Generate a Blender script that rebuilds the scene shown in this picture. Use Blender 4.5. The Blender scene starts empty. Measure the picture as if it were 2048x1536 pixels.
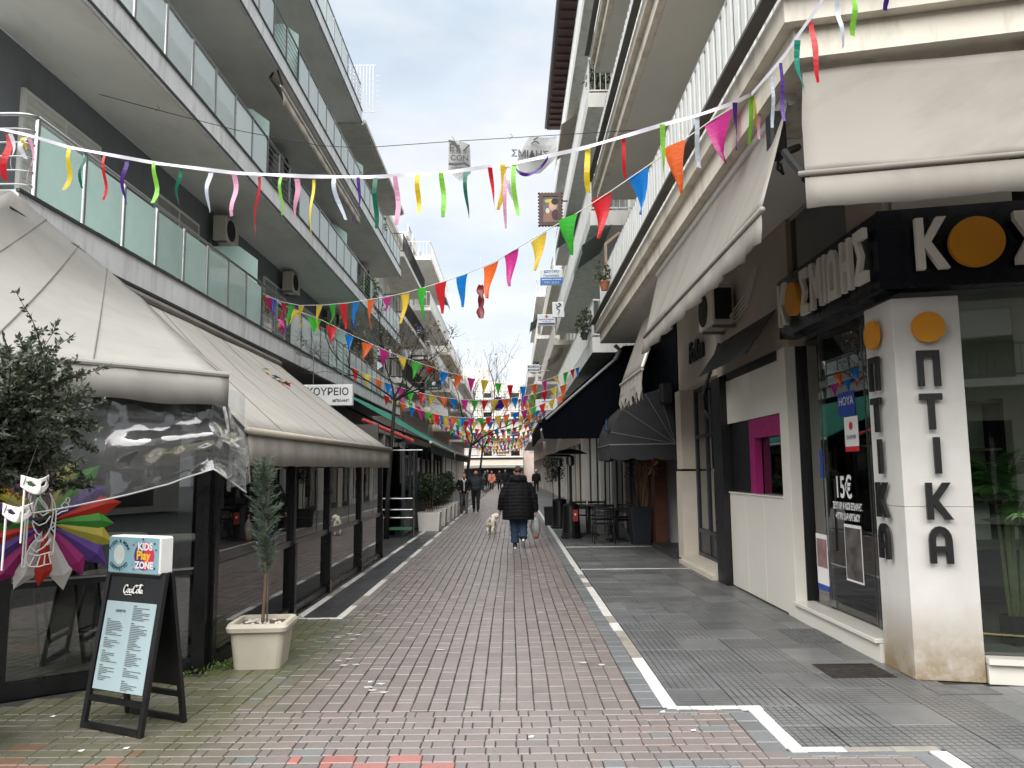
import bpy, bmesh, math, random
from mathutils import Vector, Matrix, Euler, noise as mnoise
random.seed(7)
SC = bpy.context.scene
COL = SC.collection
R = math.radians
# ------------------------------------------------------------------ camera
FPX, PITCH, ROLL, CAMH = 1540.0, R(6.45), R(0.5), 1.65
cam_d = bpy.data.cameras.new('camera'); cam = bpy.data.objects.new('camera', cam_d); COL.objects.link(cam)
cam_d.sensor_fit = 'HORIZONTAL'; cam_d.sensor_width = 36.0; cam_d.lens = 36.0*FPX/2048.0
cam_d.clip_start = 0.05; cam_d.clip_end = 3000
CROT = Matrix.Rotation(math.pi/2+PITCH, 3, 'X') @ Matrix.Rotation(-ROLL, 3, 'Z')
cam.matrix_world = Matrix.Translation((0, 0, CAMH)) @ CROT.to_4x4()
SC.camera = cam
# ------------------------------------------------------------------ sky and sun (overcast)
SUN_EL, SUN_AZ = R(52), R(198)
world = bpy.data.worlds.new('World'); SC.world = world; world.use_nodes = True
wn = world.node_tree.nodes; wl = world.node_tree.links; wn.clear()
w_out = wn.new('ShaderNodeOutputWorld'); w_bg = wn.new('ShaderNodeBackground'); w_bg.inputs['Strength'].default_value = 0.058
w_sky = wn.new('ShaderNodeTexSky'); w_sky.sky_type = 'NISHITA'; w_sky.sun_disc = False
w_sky.sun_elevation = SUN_EL; w_sky.sun_rotation = SUN_AZ
w_tc = wn.new('ShaderNodeTexCoord')
# flatten the dome so that the clouds get smaller towards the horizon
w_sep = wn.new('ShaderNodeSeparateXYZ'); wl.new(w_tc.outputs['Generated'], w_sep.inputs[0])
def wmath(op, a, b=None, c=None):
    n = wn.new('ShaderNodeMath'); n.operation = op
    for i, s in enumerate((a, b, c)):
        if s is None: continue
        if isinstance(s, (int, float)): n.inputs[i].default_value = s
        else: wl.new(s, n.inputs[i])
    return n.outputs[0]
zz = wmath('ADD', wmath('MAXIMUM', w_sep.outputs['Z'], 0.0), 0.22)
w_comb = wn.new('ShaderNodeCombineXYZ')
wl.new(wmath('DIVIDE', w_sep.outputs['X'], zz), w_comb.inputs[0]); wl.new(wmath('DIVIDE', w_sep.outputs['Y'], zz), w_comb.inputs[1])
w_n1 = wn.new('ShaderNodeTexNoise'); w_n1.inputs['Scale'].default_value = 1.9; w_n1.inputs['Detail'].default_value = 9; w_n1.inputs['Roughness'].default_value = 0.55
w_n1.inputs['Distortion'].default_value = 0.25
w_map = wn.new('ShaderNodeMapping'); w_map.inputs['Location'].default_value = (1.75, 0.42, 0.0); w_map.inputs['Scale'].default_value = (0.9, 1.25, 1.0)
wl.new(w_comb.outputs[0], w_map.inputs['Vector']); wl.new(w_map.outputs[0], w_n1.inputs['Vector'])
w_r1 = wn.new('ShaderNodeValToRGB'); w_r1.color_ramp.elements[0].position = 0.32; w_r1.color_ramp.elements[1].position = 0.58
w_r1.color_ramp.elements[0].color = (1.75, 2.12, 2.5, 1); w_r1.color_ramp.elements[1].color = (2.72, 2.78, 2.86, 1)
e = w_r1.color_ramp.elements.new(0.46); e.color = (2.2, 2.45, 2.68, 1)
wl.new(w_n1.outputs['Fac'], w_r1.inputs[0])
w_n2 = wn.new('ShaderNodeTexNoise'); w_n2.inputs['Scale'].default_value = 5.5; w_n2.inputs['Detail'].default_value = 6
wl.new(w_map.outputs[0], w_n2.inputs['Vector'])
w_r2 = wn.new('ShaderNodeMapRange'); w_r2.inputs[1].default_value = 0.3; w_r2.inputs[2].default_value = 0.7; w_r2.inputs[3].default_value = 0.92; w_r2.inputs[4].default_value = 1.05
wl.new(w_n2.outputs['Fac'], w_r2.inputs[0])
w_mul = wn.new('ShaderNodeVectorMath'); w_mul.operation = 'SCALE'; wl.new(w_r1.outputs[0], w_mul.inputs[0]); wl.new(w_r2.outputs[0], w_mul.inputs['Scale'])
w_mix = wn.new('ShaderNodeMix'); w_mix.data_type = 'RGBA'; w_mix.inputs[0].default_value = 0.92
w_hz = wn.new('ShaderNodeMapRange'); w_hz.inputs[1].default_value = 0.55; w_hz.inputs[2].default_value = 0.05; w_hz.inputs[3].default_value = 0.0; w_hz.inputs[4].default_value = 0.75; wl.new(w_sep.outputs['Z'], w_hz.inputs[0])
w_lo = wn.new('ShaderNodeMix'); w_lo.data_type = 'RGBA'; w_lo.inputs[7].default_value = (2.82, 2.85, 2.9, 1); wl.new(w_hz.outputs[0], w_lo.inputs[0]); wl.new(w_mul.outputs[0], w_lo.inputs[6])
wl.new(w_sky.outputs[0], w_mix.inputs[6]); wl.new(w_lo.outputs[2], w_mix.inputs[7])
wl.new(w_mix.outputs[2], w_bg.inputs['Color']); wl.new(w_bg.outputs[0], w_out.inputs['Surface'])
sun_d = bpy.data.lights.new('sun', 'SUN'); sun_d.energy = 1.5; sun_d.angle = R(90); sun_d.color = (1.0, 0.97, 0.93)
sun = bpy.data.objects.new('sun', sun_d); COL.objects.link(sun)
sun.rotation_euler = (math.pi/2-SUN_EL, 0, math.pi-SUN_AZ)
# ------------------------------------------------------------------ exposure
SC.view_settings.view_transform = 'Standard'; SC.view_settings.look = 'None'
SC.view_settings.exposure = 2.6; SC.view_settings.gamma = 1.0; SC.view_settings.use_curve_mapping = False
SC.cycles.max_bounces = 10; SC.cycles.diffuse_bounces = 6; SC.cycles.transparent_max_bounces = 16; SC.cycles.caustics_reflective = False; SC.cycles.caustics_refractive = False
SC.cycles.use_denoising = True

# ------------------------------------------------------------------ photo pixel -> direction -> a point on a known surface
CO = Vector((0, 0, CAMH))
def ray(px, py):
    return (CROT @ Vector(((px-1024.0)/FPX, (768.0-py)/FPX, -1.0))).normalized()
def onz(px, py, z=0.0):
    d = ray(px, py); return CO + d*((z-CAMH)/d.z)
def onx(px, py, x):
    d = ray(px, py); return CO + d*(x/d.x)
def ony(px, py, y):
    d = ray(px, py); return CO + d*(y/d.y)
def onplane(px, py, p, q):          # upright plane through plan points p, q
    d = ray(px, py); n = Vector((-(q[1]-p[1]), q[0]-p[0], 0)); a = Vector((p[0], p[1], 0))
    return CO + d*((a-CO).dot(n)/d.dot(n))

# ------------------------------------------------------------------ materials
def lin(c):
    return tuple((x/255/12.92 if x/255 <= 0.04045 else ((x/255+0.055)/1.055)**2.4) for x in c)
MATS = {}
def nodes_of(name):
    m = bpy.data.materials.new(name); m.use_nodes = True
    nt = m.node_tree; nt.nodes.clear()
    out = nt.nodes.new('ShaderNodeOutputMaterial'); b = nt.nodes.new('ShaderNodeBsdfPrincipled')
    nt.links.new(b.outputs[0], out.inputs[0]); MATS[name] = m
    return m, nt, nt.nodes, nt.links, b, out
def mth(nt, op, a, b=None):
    n = nt.nodes.new('ShaderNodeMath'); n.operation = op
    for i, s in enumerate((a, b)):
        if s is None: continue
        if isinstance(s, (int, float)): n.inputs[i].default_value = s
        else: nt.links.new(s, n.inputs[i])
    return n.outputs[0]
def mixc(nt, fac, a, b, mode='MIX'):
    n = nt.nodes.new('ShaderNodeMix'); n.data_type = 'RGBA'; n.blend_type = mode
    for s, i in ((fac, 0), (a, 6), (b, 7)):
        if isinstance(s, (int, float)): n.inputs[i].default_value = s
        elif isinstance(s, tuple): n.inputs[i].default_value = (s[0], s[1], s[2], 1)
        else: nt.links.new(s, n.inputs[i])
    return n.outputs[2]
def nz(nt, vec, scale, detail=4, rough=0.55, stretch=None, lo=None, hi=None):
    if stretch:
        mp = nt.nodes.new('ShaderNodeMapping'); mp.inputs['Scale'].default_value = stretch
        nt.links.new(vec, mp.inputs['Vector']); vec = mp.outputs[0]
    n = nt.nodes.new('ShaderNodeTexNoise'); n.inputs['Scale'].default_value = scale; n.inputs['Detail'].default_value = detail; n.inputs['Roughness'].default_value = rough
    nt.links.new(vec, n.inputs['Vector'])
    if lo is None: return n.outputs['Fac']
    r = nt.nodes.new('ShaderNodeMapRange'); r.inputs[1].default_value = lo; r.inputs[2].default_value = hi
    nt.links.new(n.outputs['Fac'], r.inputs[0]); return r.outputs[0]
def pos_of(nt):
    return nt.nodes.new('ShaderNodeNewGeometry').outputs['Position']
def bump(nt, b, h, strength=0.3, dist=0.01):
    n = nt.nodes.new('ShaderNodeBump'); n.inputs['Strength'].default_value = strength; n.inputs['Distance'].default_value = dist
    nt.links.new(h, n.inputs['Height']); nt.links.new(n.outputs[0], b.inputs['Normal']); return n
def mat(name, col, rough=0.6, var=0.18, scale=3.0, stain=0.0, bmp=0.0, bscale=40.0, metal=0.0, spec=0.5, streak=None, trans=0.0, coat=0.0):
    """plain surface: colour with broad wear, optional vertical streaks (stains) and fine relief"""
    if name in MATS: return MATS[name]
    m, nt, N, L, b, out = nodes_of(name)
    c = lin(col) if max(col) > 1 else col
    p = pos_of(nt)
    f = nz(nt, p, scale, 5, 0.6, None, 0.25, 0.75)
    cc = mixc(nt, f, tuple(x*(1-var) for x in c), tuple(min(1, x*(1+var*0.6)) for x in c))
    if stain:
        s = nz(nt, p, 1.0, 5, 0.65, streak or (5, 5, 0.55), 0.48, 0.78)
        cc = mixc(nt, mth(nt, 'MULTIPLY', s, stain), cc, tuple(x*k for x, k in zip(c, (0.34, 0.32, 0.28))))
    L.new(cc, b.inputs['Base Color'])
    rv = nz(nt, p, scale*2.3, 3, 0.5, None, 0.2, 0.8)
    L.new(mth(nt, 'ADD', mth(nt, 'MULTIPLY', rv, 0.16), rough-0.08), b.inputs['Roughness'])
    b.inputs['Metallic'].default_value = metal; b.inputs['Specular IOR Level'].default_value = spec
    b.inputs['Coat Weight'].default_value = coat
    if bmp: bump(nt, b, nz(nt, p, bscale, 4, 0.6), bmp, 0.004)
    if trans:
        t = N.new('ShaderNodeBsdfTranslucent'); L.new(cc, t.inputs[0]); mx = N.new('ShaderNodeMixShader'); mx.inputs[0].default_value = trans
        L.new(b.outputs[0], mx.inputs[1]); L.new(t.outputs[0], mx.inputs[2]); L.new(mx.outputs[0], out.inputs[0])
    return m
def glass(name, tint=(0.8, 0.9, 0.86), ior=1.5, rough=0.0, wave=0.0, wscale=4.0, extra=0.0, dirt=0.0, milk=0.0, milkcol=(0.7, 0.85, 0.8)):
    """thin pane: what lies behind shows through, the Fresnel share is mirrored; milk = pale share: frosting, and painted sky sheen on balcony panes"""
    m, nt, N, L, b, out = nodes_of(name)
    tr = N.new('ShaderNodeBsdfTransparent'); tr.inputs[0].default_value = (*tint, 1)
    gl = N.new('ShaderNodeBsdfGlossy'); gl.inputs['Roughness'].default_value = rough
    fr = N.new('ShaderNodeFresnel'); fr.inputs[0].default_value = ior
    p = pos_of(nt)
    if wave:
        bn = N.new('ShaderNodeBump'); bn.inputs['Strength'].default_value = wave; bn.inputs['Distance'].default_value = 0.02
        L.new(nz(nt, p, wscale, 3, 0.5), bn.inputs['Height']); L.new(bn.outputs[0], gl.inputs['Normal']); L.new(bn.outputs[0], fr.inputs['Normal'])
    fac = mth(nt, 'MINIMUM', mth(nt, 'ADD', mth(nt, 'MULTIPLY', fr.outputs[0], 1.7), extra), 1.0)
    mx = N.new('ShaderNodeMixShader'); L.new(fac, mx.inputs[0]); L.new(tr.outputs[0], mx.inputs[1]); L.new(gl.outputs[0], mx.inputs[2])
    top = mx.outputs[0]
    if dirt or milk:
        df = N.new('ShaderNodeBsdfDiffuse'); df.inputs[0].default_value = (*milkcol, 1)
        tl = N.new('ShaderNodeBsdfTranslucent'); tl.inputs[0].default_value = (*milkcol, 1)
        dm = N.new('ShaderNodeMixShader'); dm.inputs[0].default_value = 0.5; L.new(df.outputs[0], dm.inputs[1]); L.new(tl.outputs[0], dm.inputs[2])
        m2 = N.new('ShaderNodeMixShader')
        L.new(mth(nt, 'ADD', mth(nt, 'ADD', mth(nt, 'MULTIPLY', nz(nt, p, 2.5, 5, 0.65, None, 0.4, 0.8), dirt), milk), mth(nt, 'MULTIPLY', mth(nt, 'SUBTRACT', N.new('ShaderNodeObjectInfo').outputs['Random'], 0.5), milk*0.4)), m2.inputs[0])
        L.new(top, m2.inputs[1]); L.new(dm.outputs[0], m2.inputs[2]); top = m2.outputs[0]
    L.new(top, out.inputs[0]); return m

# ------------------------------------------------------------------ mesh building
class MB:
    def __init__(s): s.v = []; s.f = []
    def add(s, V, F):
        o = len(s.v); s.v += [tuple(v) for v in V]; s.f += [tuple(i+o for i in f) for f in F]; return s
    def box(s, a, b):
        x0, y0, z0 = a; x1, y1, z1 = b
        return s.add([(x0,y0,z0),(x1,y0,z0),(x1,y1,z0),(x0,y1,z0),(x0,y0,z1),(x1,y0,z1),(x1,y1,z1),(x0,y1,z1)],
                     [(3,2,1,0),(4,5,6,7),(0,1,5,4),(1,2,6,5),(2,3,7,6),(3,0,4,7)])
    def cbox(s, a, b, c=0.01):                     # box with chamfered edges
        bm = bmesh.new(); bmesh.ops.create_cube(bm, size=1.0)
        sx, sy, sz = [q-p for p, q in zip(a, b)]; cx, cy, cz = [(p+q)/2 for p, q in zip(a, b)]
        for v in bm.verts: v.co = (v.co.x*sx+cx, v.co.y*sy+cy, v.co.z*sz+cz)
        bmesh.ops.bevel(bm, geom=bm.edges[:], offset=min(c, sx*0.45, sy*0.45, sz*0.45), segments=1, affect='EDGES')
        s.add([v.co[:] for v in bm.verts], [[v.index for v in f.verts] for f in bm.faces]) if not bm.verts.index_update() else None
        bm.free(); return s
    def cyl(s, p, q, r, r2=None, n=10, cap=True):
        return s.tube([p, q], [r, r if r2 is None else r2], n, cap)
    def tube(s, pts, r, n=6, cap=True, flat=None):
        pts = [Vector(p) for p in pts]
        if not isinstance(r, (list, tuple)): r = [r]*len(pts)
        o = len(s.v); up = None
        for i, p in enumerate(pts):
            t = (pts[min(i+1, len(pts)-1)]-pts[max(i-1, 0)])
            if t.length < 1e-9: t = Vector((0, 0, 1))
            t.normalize()
            if up is None:
                a = Vector((0, 0, 1)) if abs(t.z) < 0.9 else Vector((1, 0, 0)); up = t.cross(a).normalized()
            else:
                up = (up-t*up.dot(t)); up = up.normalized() if up.length > 1e-6 else t.orthogonal().normalized()
            w = t.cross(up)
            for k in range(n):
                a = 2*math.pi*k/n; s.v.append(tuple(p+up*(math.cos(a)*r[i])+w*(math.sin(a)*r[i])))
        for i in range(len(pts)-1):
            for k in range(n):
                a, b = o+i*n+k, o+i*n+(k+1) % n; s.f.append((a, b, b+n, a+n))
        if cap:
            s.f.append(tuple(o+k for k in reversed(range(n)))); s.f.append(tuple(o+(len(pts)-1)*n+k for k in range(n)))
        return s
    def lathe(s, c, prof, n=20, ax=None):
        o = len(s.v); c = Vector(c)
        for (r, z) in prof:
            for k in range(n):
                a = 2*math.pi*k/n; s.v.append(tuple(c+Vector((math.cos(a)*r, math.sin(a)*r, z))))
        for i in range(len(prof)-1):
            for k in range(n):
                a, b = o+i*n+k, o+i*n+(k+1) % n; s.f.append((a, b, b+n, a+n))
        s.f.append(tuple(o+k for k in reversed(range(n)))); s.f.append(tuple(o+(len(prof)-1)*n+k for k in range(n)))
        return s
    def prism(s, poly, vec):
        n = len(poly); poly = [Vector(p) for p in poly]; vec = Vector(vec)
        return s.add(poly+[p+vec for p in poly], [tuple(range(n))[::-1], tuple(range(n, 2*n))]+[(i, (i+1) % n, n+(i+1) % n, n+i) for i in range(n)])
    def sheet(s, rows, thick=None):
        o = len(s.v); nr, nc = len(rows), len(rows[0])
        for r in rows: s.v += [tuple(p) for p in r]
        for i in range(nr-1):
            for j in range(nc-1):
                a = o+i*nc+j; s.f.append((a, a+1, a+nc+1, a+nc))
        return s
    def ring(s, rings, cap=True):                  # loft through closed rings of equal length
        o = len(s.v); n = len(rings[0])
        for r in rings: s.v += [tuple(p) for p in r]
        for i in range(len(rings)-1):
            for k in range(n):
                a, b = o+i*n+k, o+i*n+(k+1) % n; s.f.append((a, b, b+n, a+n))
        if cap:
            s.f.append(tuple(o+k for k in reversed(range(n)))); s.f.append(tuple(o+(len(rings)-1)*n+k for k in range(n)))
        return s
    def mesh(s, name, m=None, smooth=False):
        me = bpy.data.meshes.new(name); me.from_pydata(s.v, [], s.f); me.update()
        if m: me.materials.append(m)
        if smooth:
            me.polygons.foreach_set('use_smooth', [True]*len(me.polygons))
        return me
    def build(s, name, m, parent=None, smooth=False, solid=0, fixn=True, bevel=0, local=False):
        me = s.mesh(name, m, smooth)
        if fixn:
            bm = bmesh.new(); bm.from_mesh(me); bmesh.ops.recalc_face_normals(bm, faces=bm.faces[:]); bm.to_mesh(me); bm.free()
        o = bpy.data.objects.new(name, me); COL.objects.link(o); own(o, parent, local)
        if solid:
            md = o.modifiers.new('s', 'SOLIDIFY'); md.thickness = solid; md.offset = 0
        if bevel:
            md = o.modifiers.new('b', 'BEVEL'); md.width = bevel; md.segments = 2; md.limit_method = 'ANGLE'
        return o
MW = {}
def mw(o):
    m = Matrix.Translation(o.location) @ o.rotation_euler.to_matrix().to_4x4()
    if o.parent: return mw(o.parent) @ o.matrix_parent_inverse @ m
    return m
def own(o, parent, local=False):
    if parent is None: return
    o.parent = parent
    if not local: o.matrix_parent_inverse = mw(parent).inverted()
def tag(o, label=None, cat=None, group=None, kind=None):
    if label: o['label'] = label
    if cat: o['category'] = cat
    if group: o['group'] = group
    if kind: o['kind'] = kind
    return o
def thing(name, label, cat, loc=(0, 0, 0), rz=0.0, group=None):
    o = bpy.data.objects.new(name, None); COL.objects.link(o); o.empty_display_size = 0.2
    o.location = loc; o.rotation_euler = (0, 0, rz); tag(o, label, cat, group); return o
def copy_tree(o, parent=None):
    c = o.copy(); COL.objects.link(c)
    if parent: c.parent = parent
    for ch in list(o.children): copy_tree(ch, c)
    return c
def dup(o, loc, rz, label=None, group=None):
    c = copy_tree(o); c.location = loc; c.rotation_euler = (0, 0, rz)
    if label: c['label'] = label
    if group: c['group'] = group
    return c
def struct(name, mb, m, parent=None):
    o = mb.build(name, m, parent)
    if not parent: o['kind'] = 'structure'
    return o
def share(name, me, loc, parent, rz=0.0, m=None):
    o = bpy.data.objects.new(name, me); COL.objects.link(o); o.location = loc; o.rotation_euler = (0, 0, rz); own(o, parent); return o
TMP = bpy.data.scenes.new('workbench')          # an empty scene for evaluating single curves and modifiers quickly
def evaluated(ob):
    TMP.collection.objects.link(ob); vl = TMP.view_layers[0]; vl.update()
    me = bpy.data.meshes.new_from_object(ob.evaluated_get(vl.depsgraph)); TMP.collection.objects.unlink(ob); return me
def text(body, size, m, parent, org, xd, up, name='lettering', ext=0.0, align='CENTER', shear=0.0, bold=0.0, squeeze=1.0):
    """flat lettering lying in the plane of xd, up"""
    cu = bpy.data.curves.new('t', 'FONT'); cu.body = body; cu.size = size; cu.align_x = align; cu.extrude = ext; cu.shear = shear; cu.offset = bold; cu.resolution_u = 3
    ob = bpy.data.objects.new('t', cu)
    me = evaluated(ob)
    bpy.data.objects.remove(ob); bpy.data.curves.remove(cu)
    xd = Vector(xd).normalized(); up = Vector(up); up = (up-xd*up.dot(xd)).normalized(); nn = xd.cross(up)
    M = Matrix(((xd.x*squeeze, up.x, nn.x, org[0]), (xd.y*squeeze, up.y, nn.y, org[1]), (xd.z*squeeze, up.z, nn.z, org[2]), (0, 0, 0, 1)))
    me.transform(M); me.materials.clear(); me.materials.append(m)
    o = bpy.data.objects.new(name, me); COL.objects.link(o); own(o, parent); return o
# common materials
M_WHITE = mat('white_paint', (226, 226, 222), 0.5, 0.1, 2.0, stain=0.25)
M_STEEL = mat('stainless_steel', (150, 152, 152), 0.32, 0.1, 6, metal=1.0)
M_BLACK = mat('black_metal', (20, 20, 22), 0.38, 0.3, 5)
M_BLACKM = mat('black_matt', (16, 16, 17), 0.62, 0.3, 5)
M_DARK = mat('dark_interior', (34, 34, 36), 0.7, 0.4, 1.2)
M_CABLE = mat('cable_black', (24, 24, 26), 0.5, 0.2)
# ================================================================== ground
def ribbed(name, obj_coords, base, cell, groove, lines_only=False, spec=0.5):
    m, nt, N, L, b, out = nodes_of(name)
    p = pos_of(nt)
    if obj_coords: tc = N.new('ShaderNodeTexCoord').outputs['Object']
    else: tc = p
    br = N.new('ShaderNodeTexBrick'); br.offset = 0.0; br.squash = 1.0
    br.inputs['Scale'].default_value = 1.0; br.inputs['Brick Width'].default_value = cell if not lines_only else 9.0; br.inputs['Row Height'].default_value = cell
    br.inputs['Mortar Size'].default_value = groove; br.inputs['Mortar Smooth'].default_value = 0.3
    br.inputs['Color1'].default_value = (1, 1, 1, 1); br.inputs['Color2'].default_value = (1, 1, 1, 1); br.inputs['Mortar'].default_value = (0, 0, 0, 1)
    L.new(tc, br.inputs['Vector'])
    rnd = N.new('ShaderNodeObjectInfo').outputs['Random']
    f = nz(nt, p, 1.3, 6, 0.65, None, 0.3, 0.72)
    c = mixc(nt, f, tuple(x*0.6 for x in base), tuple(x*1.15 for x in base))
    c = mixc(nt, mth(nt, 'MULTIPLY', nz(nt, p, 0.55, 5, .65, None, .45, .7), .5), c, tuple(x*k for x, k in zip(base, (.62, .58, .52))))
    c = mixc(nt, mth(nt, 'MULTIPLY', rnd, 0.4), c, tuple(x*0.6 for x in base))
    sp = nz(nt, p, 190, 2, 0.6, None, 0.56, 0.68)
    c = mixc(nt, mth(nt, 'MULTIPLY', sp, 0.35), c, tuple(min(1, x*2.3) for x in base))
    wear = nz(nt, p, 3.1, 4, 0.6, None, 0.3, 0.62)
    g = mth(nt, 'MULTIPLY', br.outputs['Fac'], mth(nt, 'ADD', mth(nt, 'MULTIPLY', wear, 0.6), 0.4))
    c = mixc(nt, g, c, tuple(x*0.25 for x in base))
    L.new(c, b.inputs['Base Color'])
    L.new(mth(nt, 'ADD', mth(nt, 'MULTIPLY', nz(nt, p, 1.7, 4), 0.5), 0.12), b.inputs['Roughness'])
    h = mth(nt, 'SUBTRACT', mth(nt, 'MULTIPLY', nz(nt, p, 120, 3), 0.25), br.outputs['Fac'])
    bump(nt, b, h, 0.5, 0.004); return m
SLATE = (0.165, 0.168, 0.17)
M_TILE = ribbed('grooved_tile', True, SLATE, 0.0535, 0.0065)
M_TILE3 = ribbed('plain_tile', True, tuple(x*1.05 for x in SLATE), 9.0, 0.002)
M_TILE2 = ribbed('lined_tile', True, SLATE, 0.0535, 0.0075, True)
M_TILEFAR = ribbed('tile_far', False, SLATE, 0.43, 0.009)
M_TILEL = ribbed('dark_tile', False, (0.055, 0.056, 0.06), 0.36, 0.01)
def brickmat(name, island, tone=None):
    m, nt, N, L, b, out = nodes_of(name)
    p = pos_of(nt)
    rnd = N.new('ShaderNodeNewGeometry').outputs['Random Per Island'] if island else N.new('ShaderNodeObjectInfo').outputs['Random']
    r = N.new('ShaderNodeValToRGB'); cr = r.color_ramp; cr.interpolation = 'LINEAR'
    if tone is None:
        cols = [(0.0, (0.146, 0.130, 0.123)), (0.35, (0.172, 0.151, 0.143)), (0.6, (0.184, 0.150, 0.141)), (0.8, (0.162, 0.149, 0.140)), (1.0, (0.197, 0.167, 0.158))]
    else: cols = [(0.0, tuple(x*0.85 for x in tone)), (1.0, tuple(x*1.15 for x in tone))]
    cr.elements[0].position, cr.elements[0].color = cols[0][0], (*cols[0][1], 1); cr.elements[1].position, cr.elements[1].color = cols[-1][0], (*cols[-1][1], 1)
    for q, c in cols[1:-1]: el = cr.elements.new(q); el.color = (*c, 1)
    L.new(rnd, r.inputs[0])
    c = r.outputs[0]
    # broad wear: redder towards the middle of the lane, greyer where it is walked on
    c = mixc(nt, mth(nt, 'MULTIPLY', nz(nt, p, 0.45, 5, 0.6, None, 0.38, 0.7), 0.3), c, (0.185, 0.138, 0.128) if tone is None else tone)
    c = mixc(nt, mth(nt, 'MULTIPLY', nz(nt, p, 0.7, 4, 0.6, (1, 0.4, 1), 0.5, 0.72), 0.3), c, (0.22, 0.21, 0.205))
    c = mixc(nt, mth(nt, 'MULTIPLY', nz(nt, p, 150, 2, 0.6, None, 0.55, 0.7), 0.3), c, (0.42, 0.39, 0.37))
    c = mixc(nt, mth(nt, 'MULTIPLY', nz(nt, p, 26, 4, 0.7, None, 0.55, 0.8), 0.4), c, (0.09, 0.08, 0.075))
    c = mixc(nt, mth(nt, 'MULTIPLY', nz(nt, p, 1.3, 7, 0.7, None, 0.56, 0.74), 0.4), c, (0.1, 0.085, 0.075))
    c = mixc(nt, mth(nt, 'MULTIPLY', nz(nt, p, 11, 2, 0.5, None, 0.70, 0.74), 0.6), c, (0.07, 0.065, 0.06))
    # moss along the glass front
    sx = N.new('ShaderNodeSeparateXYZ'); L.new(p, sx.inputs[0])
    mr = N.new('ShaderNodeMapRange'); mr.inputs[1].default_value = -1.3; mr.inputs[2].default_value = -2.0; mr.clamp = True; L.new(sx.outputs[0], mr.inputs[0])
    m2 = N.new('ShaderNodeMapRange'); m2.inputs[1].default_value = 10.0; m2.inputs[2].default_value = 8.4; m2.clamp = True; L.new(sx.outputs[1], m2.inputs[0])
    m3 = N.new('ShaderNodeMapRange'); m3.inputs[1].default_value = 4.4; m3.inputs[2].default_value = 6.4; m3.inputs[3].default_value = 0.6; m3.clamp = True; L.new(sx.outputs[1], m3.inputs[0])
    mo = mth(nt, 'MULTIPLY', mth(nt, 'MULTIPLY', mth(nt, 'MULTIPLY', mr.outputs[0], m2.outputs[0]), m3.outputs[0]), nz(nt, p, 2.6, 6, 0.7, None, 0.2, 0.55))
    c = mixc(nt, mth(nt, 'MULTIPLY', mo, 0.92), c, (0.075, 0.084, 0.034))
    L.new(c, b.inputs['Base Color'])
    L.new(mth(nt, 'ADD', mth(nt, 'MULTIPLY', nz(nt, p, 2.2, 4), 0.42), 0.15), b.inputs['Roughness'])
    bump(nt, b, nz(nt, p, 160, 3, 0.65), 0.35, 0.003); return m
M_BR = brickmat('paver_brick', False); M_BRI = brickmat('paver_brick_field', True)
M_BRR = brickmat('paver_red', False, (0.30, 0.125, 0.108)); M_BRG = brickmat('paver_grey', False, (0.15, 0.158, 0.16)); M_BRGI = brickmat('paver_grey_border', True, (0.135, 0.143, 0.148))
M_JOINT = mat('joint_dirt', (0.032, 0.029, 0.026), 0.9, 0.4, 9)
M_STRIP = mat('white_marble_strip', (0.62, 0.61, 0.58), 0.45, 0.22, 6, bmp=0.2)
M_STRIPD = mat('dirty_strip', (0.27, 0.25, 0.215), 0.6, 0.35, 7, bmp=0.3)
M_YEL = mat('yellow_strip', (0.68, 0.50, 0.2), 0.55, 0.3, 6, bmp=0.3)

gnd = MB(); gnd.box((-400, -60, -0.5), (400, 900, -0.06)); struct('ground', gnd, mat('asphalt_ground', (0.05, 0.05, 0.052), 0.85, 0.3, 0.8))
road = MB()
road.box((-9, 0.5, -0.06), (9, 5.62, -0.011)); road.box((-2.6, 5.62, -0.0605), (1.06, 95, -0.0112)); road.box((-9, 5.62, -0.061), (-2.6, 10, -0.0114))
ROAD = struct('brick_road', road, M_JOINT)
CH = 0.005
def slab_mesh(name, sx, sy, m, h=0.035, ch=CH):
    x, y = sx/2, sy/2
    V = [(-x,-y,-h),(x,-y,-h),(x,y,-h),(-x,y,-h),(-x,-y,-ch),(x,-y,-ch),(x,y,-ch),(-x,y,-ch),(-x+ch,-y+ch,0),(x-ch,-y+ch,0),(x-ch,y-ch,0),(-x+ch,y-ch,0)]
    F = [(0,1,5,4),(1,2,6,5),(2,3,7,6),(3,0,4,7),(4,5,9,8),(5,6,10,9),(6,7,11,10),(7,4,8,11),(8,9,10,11)]
    me = bpy.data.meshes.new(name); me.from_pydata(V, [], F); me.materials.append(m); me.update(); return me, V, F
G = 0.005
near, far = [], []            # (x, y, sx, sy, material)
def right_edge(y):            # where the lane's brick stops at the stepped white strip
    if y > 5.57: return 0.875
    if y > 4.74: return 1.46
    return 2.3
rnd = random.Random(3)
BW, BD = 0.193, 0.117
r = 0; y = 5.56
while y > 2.6:                # courses across the lane in front
    yc = y-BD/2; c = 0; x = -4.8+0.02*math.sin(r)
    while x < right_edge(yc)-0.02:
        w = min(BW, right_edge(yc)-x)
        cells = [(x, w)] if (r+c) % 2 == 0 or w < BW else ([(x, w*0.35), (x+w*0.35, w*0.65)])
        for (xx, ww) in cells:
            jx = rnd.uniform(-0.0015, 0.0015)
            near.append((xx+ww/2+jx, yc+rnd.uniform(-0.002, 0.002)+0.006*math.sin(xx*1.3), ww-G, BD-G, 0))
        x += BW; c += 1
    y -= BD; r += 1
CWID, CLEN = 0.1235, 0.193
x = 0.875-CWID; c = 0
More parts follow.
